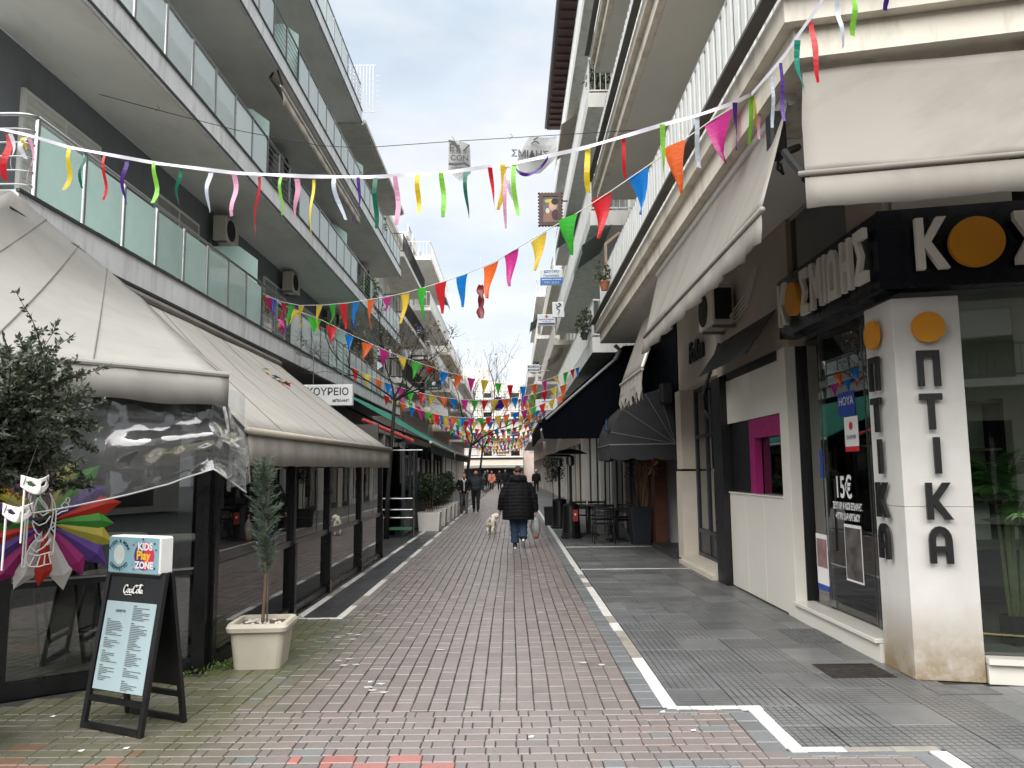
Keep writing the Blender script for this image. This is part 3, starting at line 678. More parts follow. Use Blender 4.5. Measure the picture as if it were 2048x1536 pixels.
# inside the terrace: floor, back wall, tables and stools
fl = MB(); fl.prism([(GX-0.05, 6.8, 0.002), (C1.x, C1.y+0.06, 0.002), (-9, 5.8, 0.002), (-9, 15.35, 0.002), (GX-0.05, 15.35, 0.002)], (0, 0, 0.012)); fl.build('terrace_floor', mat('terrace_floor', (88, 84, 80), 0.45, 0.3), TE)
bw = MB(); bw.box((-6.77, 9.7, 0), (-6.6, 15.4, 4.2)); bw.box((-10, 9.2, 0), (-6.6, 9.44, 4.2)); bw.build('back_wall', mat('terrace_back_wall', (62, 60, 60), 0.7, 0.4, 1.5), TE)
p = MB(); p.box((-6.6, 15.36, 0), (GX-0.06, 15.44, 2.6)); p.build('end_wall', mat('terrace_end_wall', (70, 68, 66), 0.7, 0.3), TE)
M_SEAT = mat('pale_seat', (178, 172, 160), 0.6, 0.1)
def make_stool(label, loc, group='bar stools inside the glass terrace'):
    t = thing('bar_stool', label, 'stool', loc, 0, group)
    MB().lathe((0, 0, 0.68), [(0.14, 0), (0.19, 0.02), (0.2, 0.05), (0.17, 0.08), (0.0, 0.085)], 18).build('seat', M_SEAT, t, local=True, smooth=True)
    for (sx, sy) in ((1, 1), (1, -1), (-1, 1), (-1, -1)): MB().tube([(0.1*sx, 0.1*sy, 0.68), (0.2*sx, 0.2*sy, 0)], 0.016, 6).build('leg', M_BLACKM, t, local=True)
    MB().tube([(0.165, 0.165, 0.25), (-0.165, 0.165, 0.25), (-0.165, -0.165, 0.25), (0.165, -0.165, 0.25), (0.165, 0.165, 0.25)], 0.01, 5).build('footrest', M_BLACKM, t, local=True)
    return t
def make_table(label, loc, r=0.36, h=0.74, cat='table', name='round_table', m=None):
    t = thing(name, label, cat, loc)
    MB().lathe((0, 0, h-0.03), [(r-0.01, 0), (r, 0.01), (r, 0.025), (r-0.01, 0.03)], 28).build('table_top', m or M_SEAT, t, local=True)
    MB().lathe((0, 0, 0), [(0.22, 0), (0.22, 0.015), (0.03, 0.035), (0.03, h-0.03)], 16).build('pedestal', M_BLACKM, t, local=True); return t
st = make_stool('pale topped bar stool behind the glass beside the folding menu board', (-3.75, 7.2, 0.014))
for (x, y, lab) in [(-4.35, 7.0, 'pale topped bar stool by the large paper fan inside the terrace'), (-4.9, 6.6, 'pale topped bar stool deep in the corner of the glass terrace'), (-3.5, 9.4, 'pale topped bar stool behind the beige planter inside the glass')]:
    dup(st, (x, y, 0.014), 0.3, lab)
make_table('round pale table inside the glass terrace near the corner post', (-3.35, 7.75, 0.014), 0.4, 1.02)
make_table('round pale table further inside the glass terrace', (-4.2, 8.0, 0.014), 0.42, 1.02)
make_table('small round table along the glass front of the terrace', (-3.4, 11.2, 0.014), 0.35, 0.76)
# ------------------------------------------------------------------ beige awnings over the terrace
M_BEIGE = mat('beige_canvas', (178, 175, 168), 0.85, 0.10, 1.0, stain=0.42, streak=(0.5, 5.5, 0.5), bmp=0.1, bscale=200, trans=0.18)
M_BEIGE2 = mat('beige_canvas_near', (154, 152, 147), 0.85, 0.10, 0.7, stain=0.26, streak=(1.6, 1.6, 0.5), bmp=0.1, bscale=200, trans=0.18)
def quad_sheet(a, b, c, d, nu, nv, sag=0.0, wob=0.0, seed=0):
    """a-b top edge, d-c bottom edge"""
    a, b, c, d = map(Vector, (a, b, c, d)); rows = []
    for i in range(nv+1):
        v = i/nv; r = []
        for j in range(nu+1):
            u = j/nu; p = (a*(1-u)+b*u)*(1-v)+(d*(1-u)+c*u)*v
            p.z -= sag*math.sin(math.pi*v)*(0.6+0.4*math.sin(math.pi*u)); p += Vector((0.3, 0.3, 1))*wob*mnoise.noise(Vector((u*5+seed, v*2.2, seed*1.7)))
            r.append(p)
        rows.append(r)
    return rows
A1 = thing('terrace_awning', 'beige awning with fanned seams over the corner of the glass terrace', 'awning', (-4, 6.5, 2.4))
pA, pB = Vector((-5.05, 4.75, 2.58)), Vector((-2.37, 6.4, 2.46))
r1 = quad_sheet((-5.24, 7.8, 4.62), (-5.2, 10.6, 4.12), pB, pA, 16, 10, 0.05, 0.008, 1)
MB().sheet(r1).build('fabric', M_BEIGE2, A1, smooth=True, solid=0.006)
r1 = quad_sheet((-8.5, 7.7, 4.62), (-5.245, 7.8, 4.62), pA+Vector((0, 0, 0.0)), (-6.6, 3.6, 2.56), 6, 6, 0.05, 0.02, 2)
MB().sheet(r1).build('fabric_side', M_BEIGE2, A1, smooth=True, solid=0.006)
for u in (0.22, 0.45, 0.68, 0.985):     # sewn seams
    t0 = Vector((-5.24, 7.8, 4.62)).lerp(Vector((-5.2, 10.6, 4.12)), u); t1 = pA.lerp(pB, u); pts = []
    for k in range(9):
        v = k/8; q = t0.lerp(t1, v); q.z -= 0.05*math.sin(math.pi*v)*0.9-0.012; pts.append(q)
    MB().tube(pts, 0.006, 4).build('seam', mat('seam', (112, 109, 102), 0.9, 0.1), A1)
rows = []
for k in range(41):
    u = k/40; p = pA.lerp(pB, u); w = 0.012*math.sin(k*0.9)+0.008*math.sin(k*2.3); o = Vector((-cu.y, cu.x, 0))
    rows.append([p+Vector((0, 0, 0.0)), p-cnrm*-0.02+Vector((0, 0, -0.10))+cnrm*w, p+cnrm*(0.015+w)+Vector((0, 0, -0.26+0.01*math.sin(k*0.7)))])
MB().sheet(rows).build('valance', M_BEIGE2, A1, smooth=True, solid=0.005)
MB().tube([pA+Vector((0, 0, .01)), pB+Vector((0, 0, .01))], 0.025, 8).build('front_bar', M_BEIGE2, A1)
A2 = thing('terrace_awning', 'long beige awning with dirty streaks along the glass terrace front', 'awning', (-3.5, 10, 2.0))
pC, pD = Vector((-2.49, 7.25, 2.05)), Vector((-2.22, 13.95, 2.06))
tC, tD = Vector((-5.14, 9.9, 4.06)), Vector((-5.1, 16.7, 4.0))
MB().sheet(quad_sheet(tC, tD, pD, pC, 34, 10, 0.06, 0.012, 3)).build('fabric', M_BEIGE, A2, smooth=True, solid=0.006)
for k in range(1, 6):
    u = k/6; pts = []
    for j in range(9):
        v = j/8; q = tC.lerp(tD, u).lerp(pC.lerp(pD, u), v); q.z -= 0.06*math.sin(math.pi*v)*(0.6+0.4*math.sin(math.pi*u))-0.008; pts.append(q)
    MB().tube(pts, 0.005, 4).build('seam', MATS['seam'], A2)
MB().tube([pC+Vector((0.01, -0.04, 0.0)), pD+Vector((0.01, 0.04, 0))], 0.035, 10).build('front_bar', M_CREAM, A2, smooth=True)
rows = []
for k in range(61):
    u = k/60; p = pC.lerp(pD, u); w = 0.008*math.sin(k*0.8)+0.006*math.sin(k*2.1)
    rows.append([p+Vector((0.0, 0, -0.03)), p+Vector((0.01+w, 0, -0.17)), p+Vector((0.012+1.6*w, 0, -0.33+0.004*math.sin(k*1.3)))])
MB().sheet(rows).build('valance', M_BEIGE, A2, smooth=True, solid=0.005)
MB().tube([tC+Vector((0, 0, 0.03)), tD+Vector((0, 0, 0.03))], 0.07, 10).build('roller', mat('roller_grey', (120, 116, 110), .6, .2), A2)
for y0 in (9.2, 13.2):
    MB().tube([(-5.2, y0+1.8, 3.7), (-3.9, y0+0.4, 2.6), (-2.5, y0, 2.04)], 0.025, 6).build('folding_arm', M_WHITE, A2)
# colourful rag stuck on the long awning
rag = MB(); rcols = []
for i, (px, py, c) in enumerate([(556, 760, (60, 180, 110)), (565, 768, (230, 200, 40)), (574, 772, (40, 150, 220)), (585, 778, (200, 40, 60)), (578, 765, (240, 210, 40))]):
    pass
RG = thing('paper_garland_scrap', 'rainbow scrap of carnival paper lying on the long beige awning', 'paper decoration', (-3.6, 14, 3.2))
for i, (u, v, c) in enumerate([(0.60, 0.30, (30, 160, 110)), (0.615, 0.33, (235, 205, 40)), (0.63, 0.36, (30, 130, 220)), (0.65, 0.39, (205, 40, 70)), (0.64, 0.37, (240, 190, 30)), (0.67, 0.43, (190, 30, 60)), (0.66, 0.41, (40, 170, 90))]):
    q = tC.lerp(tD, u).lerp(pC.lerp(pD, u), v); q.z -= 0.05*math.sin(math.pi*v)-0.03; mb = MB(); rg = random.Random(i)
    mb.add([q+Vector((rg.uniform(-.1, .1), rg.uniform(-.14, .14), rg.uniform(-.02, .06))) for _ in range(5)], [(0, 1, 2), (0, 2, 3), (0, 3, 4)]); mb.build('paper_strip', mat('paper_%d_%d_%d' % c, c, 0.6, 0.1), RG, fixn=False, solid=0.004)
# ------------------------------------------------------------------ clear plastic weather sheet under the corner awning
M_PLAST = glass('clear_plastic', (0.86, 0.88, 0.88), 1.5, 0.09, 0.35, 5.0, 0.05, 0.10, 0.10, (0.75, 0.77, 0.78))
PS = thing('plastic_sheet', 'crumpled clear plastic sheet hanging from the corner awning', 'plastic sheet', (-3, 6.3, 2))
def interp(tab, x):
    for (x0, y0), (x1, y1) in zip(tab, tab[1:]):
        if x <= x1: return y0+(y1-y0)*(x-x0)/(x1-x0)
    return tab[-1][1]
topt = [(20, 706), (150, 722), (300, 747), (440, 772), (500, 790)]; bott = [(20, 1035), (110, 1020), (190, 1003), (260, 988), (340, 968), (420, 938), (455, 962), (490, 985)]
p0, p1 = along(0, 0.28), along(2, 0.28); rows = []
for i in range(25):
    v = i/24; r = []
    for j in range(61):
        px = 20+470*j/60; py = interp(topt, px)*(1-v)+interp(bott, px)*v
        q = onplane(px, py, p0, p1)
        fold = 0.055*mnoise.noise(Vector((px*0.011, v*2.0, 3.3)))+0.03*mnoise.noise(Vector((px*0.03, v*5, 1.3)))+0.14*max(0, 1-abs(px-422)/60)*v+0.05*math.sin(px*0.02+v*4)*v
        fold += 0.13*math.exp(-((v-0.62)/0.1)**2)*max(0, min(1, (px-210)/60))*(1 if px < 430 else 0.4)
        r.append(q+cnrm*fold*0.8)
    rows.append(r)
MB().sheet(rows).build('film', M_PLAST, PS, smooth=True)
hem = [p+cnrm*0.004 for p in rows[-1]]
MB().tube(hem, 0.008, 6).build('hem', mat('plastic_hem', (205, 206, 206), 0.35, 0.1, trans=0.2), PS, smooth=True)
# flap of film continuing round to the long awning's end
rows = []
for i in range(15):
    v = i/14; r = []
    for j in range(13):
        u = j/12; a_ = Vector((-2.42, 6.35, 2.3)).lerp(Vector((-2.5, 7.3, 1.95)), u); b_ = Vector((-2.3, 6.3, 1.5)).lerp(Vector((-2.47, 7.4, 1.62)), u)
        q = a_.lerp(b_, v); q.x += 0.05*math.sin(u*9+v*3)*(0.3+v); r.append(q)
    rows.append(r)
MB().sheet(rows).build('side_film', M_PLAST, PS, smooth=True)
# ================================================================== optician's corner block on the pavement side
RX = 3.14                         # shop front plane along the lane
RC = Vector((3.14, 6.25, 0))       # street corner of the shop
FD = Vector((math.cos(R(-13)), math.sin(R(-13)), 0))   # direction of the side-street front
FN = Vector((FD.y, -FD.x, 0))    # outward normal of that front (towards the camera)
M_RWALL = mat('taupe_cladding', (178, 166, 154), 0.5, 0.12, 1.2, stain=0.15)
M_RSLAB = mat('weathered_render', (214, 208, 194), 0.8, 0.12, 1.2, stain=0.75, streak=(4, 4, 0.8), bmp=0.25)
M_RSOFF = mat('grey_soffit', (212, 211, 206), 0.8, 0.08, 0.8)
M_RSLAT = mat('white_slat', (205, 207, 205), 0.5, 0.12, 2.5, stain=0.2)
M_MARBLE = mat('pale_marble', (222, 218, 208), 0.16, 0.04, 1.2)
m, nt, N, L, b, out = nodes_of('pilaster_marble')
p = pos_of(nt); f = nz(nt, p, 1.6, 6, 0.6, None, 0.3, 0.75); c = mixc(nt, f, (0.58, 0.565, 0.535), (0.72, 0.705, 0.675))
sx = N.new('ShaderNodeSeparateXYZ'); L.new(p, sx.inputs[0]); mr = N.new('ShaderNodeMapRange'); mr.inputs[1].default_value = 0.62; mr.inputs[2].default_value = 0.05; L.new(sx.outputs[2], mr.inputs[0])
c = mixc(nt, mth(nt, 'MULTIPLY', mth(nt, 'MULTIPLY', mr.outputs[0], nz(nt, p, 3.0, 6, 0.7, None, 0.15, 0.5)), 1.0), c, (0.27, 0.2, 0.11))
c = mixc(nt, mth(nt, 'MULTIPLY', nz(nt, p, 9, 5, 0.75, (1, 1, 2.2), 0.66, 0.74), 0.5), c, (0.28, 0.25, 0.21))
L.new(c, b.inputs['Base Color']); b.inputs['Roughness'].default_value = 0.32; M_PIL = m
M_NAVY = mat('navy_signboard', (9, 13, 24), 0.28, 0.3, 2)
M_ORANGE = mat('ochre_disc', (214, 142, 22), 0.5, 0.08)
M_LETW = mat('white_letter', (222, 218, 206), 0.5, 0.06)
M_LETB = mat('black_letter', (18, 18, 20), 0.5, 0.1)
M_SHOPG = glass('shop_glass', (0.88, 0.94, 0.9), 1.5, 0.0, 0.01, 0.6, 0.05)
M_SHOPGD = glass('dark_shop_glass', (0.2, 0.26, 0.24), 1.5, 0.0, 0.015, 0.6, 0.04)
M_PINK = mat('magenta_frame', (150, 28, 98), 0.4, 0.1)
M_CHAR = mat('charcoal_panel', (44, 44, 47), 0.5, 0.2, 2)
RY1 = 17.2; RXE = 2.0
RB = thing('apartment_building', 'corner apartment block with white slatted balconies above the optician shop', 'building', (RX, 8, 0))
def fpt(t, off=0.0, z=0.0):      # point on the side-street front
    v = RC+FD*t+FN*off; return Vector((v.x, v.y, z))
# upper walls
w = MB(); w.box((RX+0.05, 6.25, 4.46), (14, RY1, 17)); w.build('wall', mat('pale_render', (188, 186, 180), 0.8, 0.1, 0.8, stain=0.25), RB)
w = MB(); w.prism([fpt(0.1, -0.02, 4.46), fpt(9, -0.02, 4.46), Vector((14, 6.3, 4.46)), Vector((3.3, 6.3, 4.46))], (0, 0, 12)); w.build('side_wall', MATS['pale_render'], RB)
# balcony slabs with stepped cornice
RLV = [4.50, 7.86, 10.95, 14.1]
for i, z in enumerate(RLV):
    y0 = 5.10; s = MB(); e = [(RXE, y0), (RXE+FD.x*9, y0+FD.y*9), (12, 7.2), (RX+0.04, 7.2), (RX+0.04, RY1), (RXE, RY1)]
    s.prism([(x, y, z) for x, y in e], (0, 0, 0.22)); sl = s.build('balcony_slab', M_RSLAB, RB)
    s = MB(); e2 = [(RXE-0.09, y0-0.08), (RXE-0.09+FD.x*9, y0-0.08+FD.y*9), (RXE+FD.x*9, y0+FD.y*9+0.1), (RXE+0.02, y0+0.02), (RXE+0.02, RY1), (RXE-0.09, RY1)]
    s.prism([(x, y, z+0.222) for x, y in e2], (0, 0, 0.2)); s.build('cornice', M_RSLAB, sl)
    s = MB(); e3 = [(x-0.13 if x < 2.05 else x, y-0.1 if y < 6 else y) for x, y in e2]; s.prism([(x, y, z+0.424) for x, y in e3], (0, 0, 0.03)); s.build('coping', mat('dark_coping', (92, 90, 86), 0.7, 0.3), sl)
    s = MB(); s.box((RXE+0.1, 6.4, z-0.012), (RX+0.02, RY1-0.1, z-0.002)); s.build('soffit', M_RSOFF, sl)
# slatted railings
slat_me = MB().cbox((-0.012, -0.045, 0), (0.012, 0.045, 0.95), 0.005).mesh('slat', M_RSLAT)
for i, z in enumerate(RLV[:3]):
    zt = z+0.46; xr = RXE+0.02
    rl = MB().tube([(xr, 5.12, zt+0.98), (xr, RY1, zt+0.98)], 0.025, 6).build('railing', M_RSLAT, RB)
    n = 118 if i < 2 else 60
    y = 5.16; k = 0
    while y < RY1-0.05 and k < 122:
        if not (i == 2 and y < 8): share('slat', slat_me, (xr+(0.012 if k % 2 else -0.012), y, zt+0.02), rl, R(8) if k % 3 == 0 else 0)
        y += 0.1; k += 1
    if i == 0:     # rusty rail and grey sheets towards the side street
        rs = MB(); o_ = Vector((xr, 5.12, 0))
        for h in (0.12, 0.9): rs.tube([o_+Vector((0, 0, zt+h)), o_+FD*7+Vector((0, 0, zt+h))], 0.022, 6)
        for t in (0.0, 1.4, 2.8, 4.2): rs.tube([o_+FD*t+Vector((0, 0, zt)), o_+FD*t+Vector((0, 0, zt+0.95))], 0.026, 6)
        rs.build('rusty_rail', mat('rust_cream', (190, 160, 118), 0.7, 0.35, 12), rl)
        q = MB(); q.prism([o_+FD*0.06-FN*0.03+Vector((0, 0, zt+.14)), o_+FD*6-FN*0.03+Vector((0, 0, zt+.14)), o_+FD*6-FN*0.05+Vector((0, 0, zt+.14)), o_+FD*0.06-FN*0.05+Vector((0, 0, zt+.14))], (0, 0, 0.74)); q.build('grey_sheet', mat('grey_sheet', (140, 142, 144), 0.5, 0.1), rl)
for i, z in enumerate(RLV[:3]):
    for y in (8, 11.5, 14.6): shutter_door(RB, RX+0.05, y, y+1.7, z+0.45, z+2.6, -1, M_SHUTW, (0.5, 1, 0.3)[i])
# ------------------------------------------------------------------ ground-floor shop front
# corner pilaster: a marble pier with one face to the lane, one to the side street
pc = [(RX, 6.75), (RX, 6.25), tuple(fpt(0.50)[:2]), tuple(fpt(0.50, -0.5)[:2]), (RX+0.3, 6.75)]
PIL = MB().prism([(x, y, 0) for x, y in pc], (0, 0, 1.335)).build('pilaster', M_PIL, RB, bevel=0.004)
MB().prism([(x, y, 1.338) for x, y in pc], (0, 0, 1.70)).build('pilaster_block', M_PIL, PIL, bevel=0.004)
# letters as outlines in a unit box (width, height 1)
LET = {'K': [[(0,0),(0,1),(.24,1),(.24,.6),(.62,1),(.92,1),(.44,.52),(.95,0),(.64,0),(.24,.42),(.24,0)]],
       'S': [[(0,1),(.9,1),(.9,.8),(.36,.8),(.62,.5),(.36,.2),(.9,.2),(.9,0),(0,0),(0,.14),(.32,.5),(0,.86)]],
       'M': [[(0,0),(0,1),(.26,1),(.5,.6),(.74,1),(1,1),(1,0),(.78,0),(.78,.62),(.5,.2),(.22,.62),(.22,0)]],
       'I': [[(0,0),(0,1),(.24,1),(.24,0)]],
       'H': [[(0,0),(0,1),(.24,1),(.24,.58),(.6,.58),(.6,1),(.84,1),(.84,0),(.6,0),(.6,.4),(.24,.4),(.24,0)]],
       'P': [[(0,0),(0,1),(.84,1),(.84,0),(.6,0),(.6,.82),(.24,.82),(.24,0)]],
       'T': [[(.3,0),(.3,.82),(0,.82),(0,1),(.84,1),(.84,.82),(.54,.82),(.54,0)]]}
def arch(bottom):
    n = 8; o = [(0, 0), (0, .62)]+[(.42-.42*math.cos(math.pi*k/n), .62+.38*math.sin(math.pi*k/n)) for k in range(1, n)]+[(.84, .62), (.84, 0), (.6, 0), (.6, .62)]
    o += [(.42+.18*math.cos(math.pi*k/n), .62+.2*math.sin(math.pi*k/n)) for k in range(1, n)]+[(.24, .62), (.24, 0)]
    return [o, [(.243, .0, ), (.243, .17), (.597, .17), (.597, 0)] if bottom else [(.243, .3), (.243, .46), (.597, .46), (.597, .3)]]
LET['D'] = arch(True); LET['A'] = arch(False)
def letter(ch, org, xd, w, h, m, parent, depth, nrm):
    mb = MB(); xd = Vector(xd); org = Vector(org)
    for poly in LET[ch]: mb.prism([org+xd*(x*w)+Vector((0, 0, y*h)) for x, y in poly], Vector(nrm)*depth)
    return mb.build('letter', m, parent)
def disc(org, xd, r, m, parent, depth, nrm, name='disc'):
    xd = Vector(xd); org = Vector(org); mb = MB(); mb.prism([org+xd*(math.cos(2*math.pi*k/40)*r)+Vector((0, 0, math.sin(2*math.pi*k/40)*r)) for k in range(40)], Vector(nrm)*depth); return mb.build(name, m, parent)
# lane face lettering reads from far to near: xd along -y
LX = Vector((0, -1, 0)); LN = Vector((-1, 0, 0))
def on_lane(px, py): return onx(px, py, RX)
zs = [2.30, 1.95, 1.60, 1.24, 0.90]
hs = 0.29
disc((RX-0.03, 6.53, 2.78), LX, 0.125, M_ORANGE, PIL, 0.03, LN); disc(fpt(0.25, 0.03, 2.78), FD, 0.125, M_ORANGE, PIL, 0.03, FN)
for ch, z in zip('PTIKA', zs):
    wd = 0.2 if ch != 'I' else 0.2
    off = 0.08 if ch == 'I' else 0.0
    letter(ch, (RX-0.028, 6.62-off, z), LX, wd, hs, M_LETB, PIL, 0.028, LN)
    letter(ch, fpt(0.15+off, 0.028, z), FD, wd, hs, M_LETB, PIL, 0.028, FN)
# sign bands
SB = MB().prism([(RX-0.10, 8.62, 3.10), (RX-0.10, 6.17, 3.10), (RX+0.1, 6.17, 3.10), (RX+0.1, 8.62, 3.10)], (0, 0, 0.66)).build('sign_band', M_NAVY, RB)
SF = MB().prism([tuple(fpt(-0.1, 0.1)[:2])+(3.10,), tuple(fpt(6, 0.1)[:2])+(3.10,), tuple(fpt(6, -0.1)[:2])+(3.10,), tuple(fpt(0.11, -0.1)[:2])+(3.10,)], (0, 0, 0.66)).build('sign_band', M_NAVY, RB)
lx = RX-0.145; yy = 8.40; h = 0.46
for ch in 'KOSMIDHS':
    wd = {'K': 0.24, 'O': 0.36, 'S': 0.22, 'M': 0.28, 'I': 0.24, 'D': 0.24, 'H': 0.24}[ch]
    if ch == 'O': disc((lx, yy-0.17, 3.42), LX, 0.175, M_ORANGE, SB, 0.06, LN); yy -= 0.37; continue
    letter(ch, (lx, yy, 3.2), LX, wd, h, M_LETW, SB, 0.04, LN); yy -= {'I': 0.1}.get(ch, wd+0.045)
tt = 0.16
for ch in 'KOSMIDHS':
    wd = {'K': 0.25, 'O': 0.46, 'S': 0.26, 'M': 0.32, 'I': 0.26, 'D': 0.28, 'H': 0.28}[ch]
    if ch == 'O': disc(fpt(0.60, 0.16, 3.42), FD, 0.2, M_ORANGE, SF, 0.06, FN); tt = 0.87; continue
    letter(ch, fpt(tt, 0.16, 3.22), FD, wd, 0.42, M_LETW, SF, 0.06, FN); tt += {'I': 0.14}.get(ch, wd+0.09)
# wall above the band
q = MB(); q.box((RX, 8.63, 3.04), (RX+0.2, 11.7, 4.49)); q.build('upper_cladding', M_RWALL, RB)
MB().box((RX, 6.3, 3.77), (RX+0.2, 7.0, 4.49)).build('upper_cladding', M_RWALL, RB); MB().box((RX, 8.55, 3.77), (RX+0.2, 8.628, 4.49)).build('upper_cladding', M_RWALL, RB)
q = MB(); q.box((RX+0.06, 7.0, 3.77), (RX+0.075, 8.55, 4.49)); q.build('upper_window', M_SHOPGD, RB)
q = MB(); q.prism([fpt(0.05, 0.0, 3.77), fpt(0.95, 0.0, 3.77), fpt(0.95, -0.15, 3.77), fpt(0.2, -0.15, 3.77)], (0, 0, 0.72)); q.build('upper_cladding', M_RWALL, RB)
q = MB(); q.prism([fpt(0.95, -0.05, 3.77), fpt(7, -0.05, 3.77), fpt(7, -0.07, 3.77), fpt(0.95, -0.07, 3.77)], (0, 0, 0.72)); q.build('upper_window', M_SHOPGD, RB)
# glazed entrance on the lane (y 6.66 - 8.45)
SILL = MB().box((RX-0.06, 6.78, 0.16), (RX+0.35, 8.72, 0.2)).build('door_sill', M_MARBLE, RB, bevel=0.006)
MB().box((RX-0.02, 6.78, 0), (RX+0.3, 8.72, 0.158)).build('plinth', M_MARBLE, RB)
gx = RX+0.17
def pane(y0, y1, z0, z1, m=M_SHOPG, name='glass_pane', x=gx, par=None): return MB().box((x-0.005, y0, z0), (x+0.005, y1, z1)).build(name, m, par or RB)
pane(6.80, 7.18, 0.21, 3.08); pane(8.22, 8.7, 0.21, 3.08); pane(7.2, 8.2, 2.62, 3.08)
dr = pane(7.2, 8.2, 0.225, 2.60, name='glass_door')
fr = MB()
for y in (7.19, 8.21): fr.box((gx-0.009, y-0.006, 0.21), (gx+0.009, y+0.006, 3.08))
fr.build('edge_trim', M_STEEL, dr)
MB().tube([(gx-0.05, 8.1, 0.8), (gx-0.05, 8.1, 1.55)], 0.014, 8).build('handle', M_STEEL, dr)
hg = MB()
for z in (0.23, 2.50): hg.box((gx-0.015, 8.08, z), (gx+0.015, 8.22, z+0.07))
hg.box((gx-0.015, 7.18, 2.56), (gx+0.015, 7.25, 2.66)); hg.build('hinge', M_STEEL, dr)
MB().box((RX+0.1, 8.705, 0.2), (RX+0.24, 8.72, 3.1)).build('door_jamb', M_BLACK, RB)
# marble pier and panelled front with the magenta window
MB().box((RX-0.02, 8.725, 0), (RX+0.4, 8.98, 3.04)).build('marble_pier', M_MARBLE, RB, bevel=0.004)
for k in range(3):
    MB().box((RX-0.015, 8.985+k*0.74, 0.02), (RX+0.2, 8.985+(k+1)*0.74-0.008, 1.31)).build('marble_panel', M_MARBLE, RB, bevel=0.003)
MB().box((RX-0.03, 8.985, 1.31), (RX+0.22, 11.2, 1.33)).build('ledge', M_MARBLE, RB)
for k in range(2): MB().box((RX-0.012, 8.985+k*1.11, 2.30), (RX+0.2, 8.985+(k+1)*1.11-0.004, 2.92)).build('marble_panel', M_MARBLE, RB, bevel=0.003)
WN = MB().box((RX+0.12, 9.0, 1.33), (RX+0.13, 10.1, 2.3)).build('magenta_window', M_SHOPGD, RB)
f = MB(); f.box((RX+0.02, 8.99, 2.05), (RX+0.11, 10.3, 2.295)); f.box((RX+0.02, 10.08, 1.335), (RX+0.11, 10.3, 2.05)); f.build('frame', M_PINK, WN)
MB().box((RX+0.04, 10.31, 1.335), (RX+0.1, 11.15, 2.295)).build('black_panel', M_BLACK, RB)
MB().prism([(RX-0.42, 8.9, 2.98), (RX-0.42, 11.2, 2.98), (RX-0.05, 11.2, 3.5), (RX-0.05, 8.9, 3.5)], (0.03, 0, 0.02)).build('charcoal_signboard', M_CHAR, RB)
MB().box((RX-0.01, 8.98, 2.925), (RX+0.2, 11.2, 3.04)).build('lintel', M_CHAR, RB)
MB().box((RX-0.1, 11.22, 0), (RX+0.1, 11.7, 3.0)).build('black_pier', M_BLACK, RB)
# the tall doorway with raised letters
MB().box((RX+0.02, 11.72, 3.1), (RX+0.3, 14.5, 4.49)).build('cream_fascia', mat('cream_stone', (212, 203, 188), 0.6, 0.12, 1.4, stain=0.15), RB)
text('FoRm', 0.5, M_LETB, RB, (RX-0.005, 12.95, 3.5), (0, -1, 0), (0, 0, 1), 'raised_letters', 0.02, 'CENTER', 0.15, 0.008, 0.85)
MB().box((RX-0.08, 14.05, 0.05), (RX+0.25, 14.5, 1.62)).build('stone_pier', MATS['cream_stone'], RB); MB().box((RX-0.06, 14.05, 1.66), (RX+0.25, 14.5, 3.098)).build('stone_pier', MATS['cream_stone'], RB)
M_ALU = mat('dark_aluminium', (58, 62, 70), 0.4, 0.15, 3, metal=0.4)
f = MB()
for y in (11.78, 12.65, 13.25, 14.0): f.box((RX+0.18, y-0.04, 0.14), (RX+0.26, y+0.04, 3.09))
for z in (0.14, 0.55, 2.2, 3.03): f.box((RX+0.17, 11.8, z), (RX+0.255, 14.0, z+0.06))
FR = f.build('door_frame', M_ALU, RB)
for (y0, y1) in ((11.83, 12.6), (12.7, 13.2), (13.3, 13.95)): MB().box((RX+0.21, y0, 0.61), (RX+0.22, y1, 3.03)).build('glass_pane', M_SHOPGD, FR); MB().box((RX+0.2, y0, 0.2), (RX+0.225, y1, 0.55)).build('kick_panel', M_ALU, FR)
for z0, s in ((0.0, 0.0), (0.07, 0.06)): MB().box((RX-0.18+s, 11.76, z0), (RX+0.4, 14.04, z0+0.068)).build('step', MATS['cream_stone'], RB)
# side-street shop window
MB().prism([fpt(0.51, 0.03), fpt(7, 0.03), fpt(7, -0.3), fpt(0.51, -0.3)], (0, 0, 0.15)).build('plinth', M_MARBLE, RB)
MB().prism([fpt(0.505, 0.07, 0.152), fpt(7, 0.07, 0.152), fpt(7, -0.5, 0.152), fpt(0.505, -0.5, 0.152)], (0, 0, 0.045)).build('window_sill', M_MARBLE, RB)
MB().prism([fpt(0.51, -0.05, 0.2), fpt(7, -0.05, 0.2), fpt(7, -0.06, 0.2), fpt(0.51, -0.06, 0.2)], (0, 0, 2.9)).build('shop_window', M_SHOPG, RB)
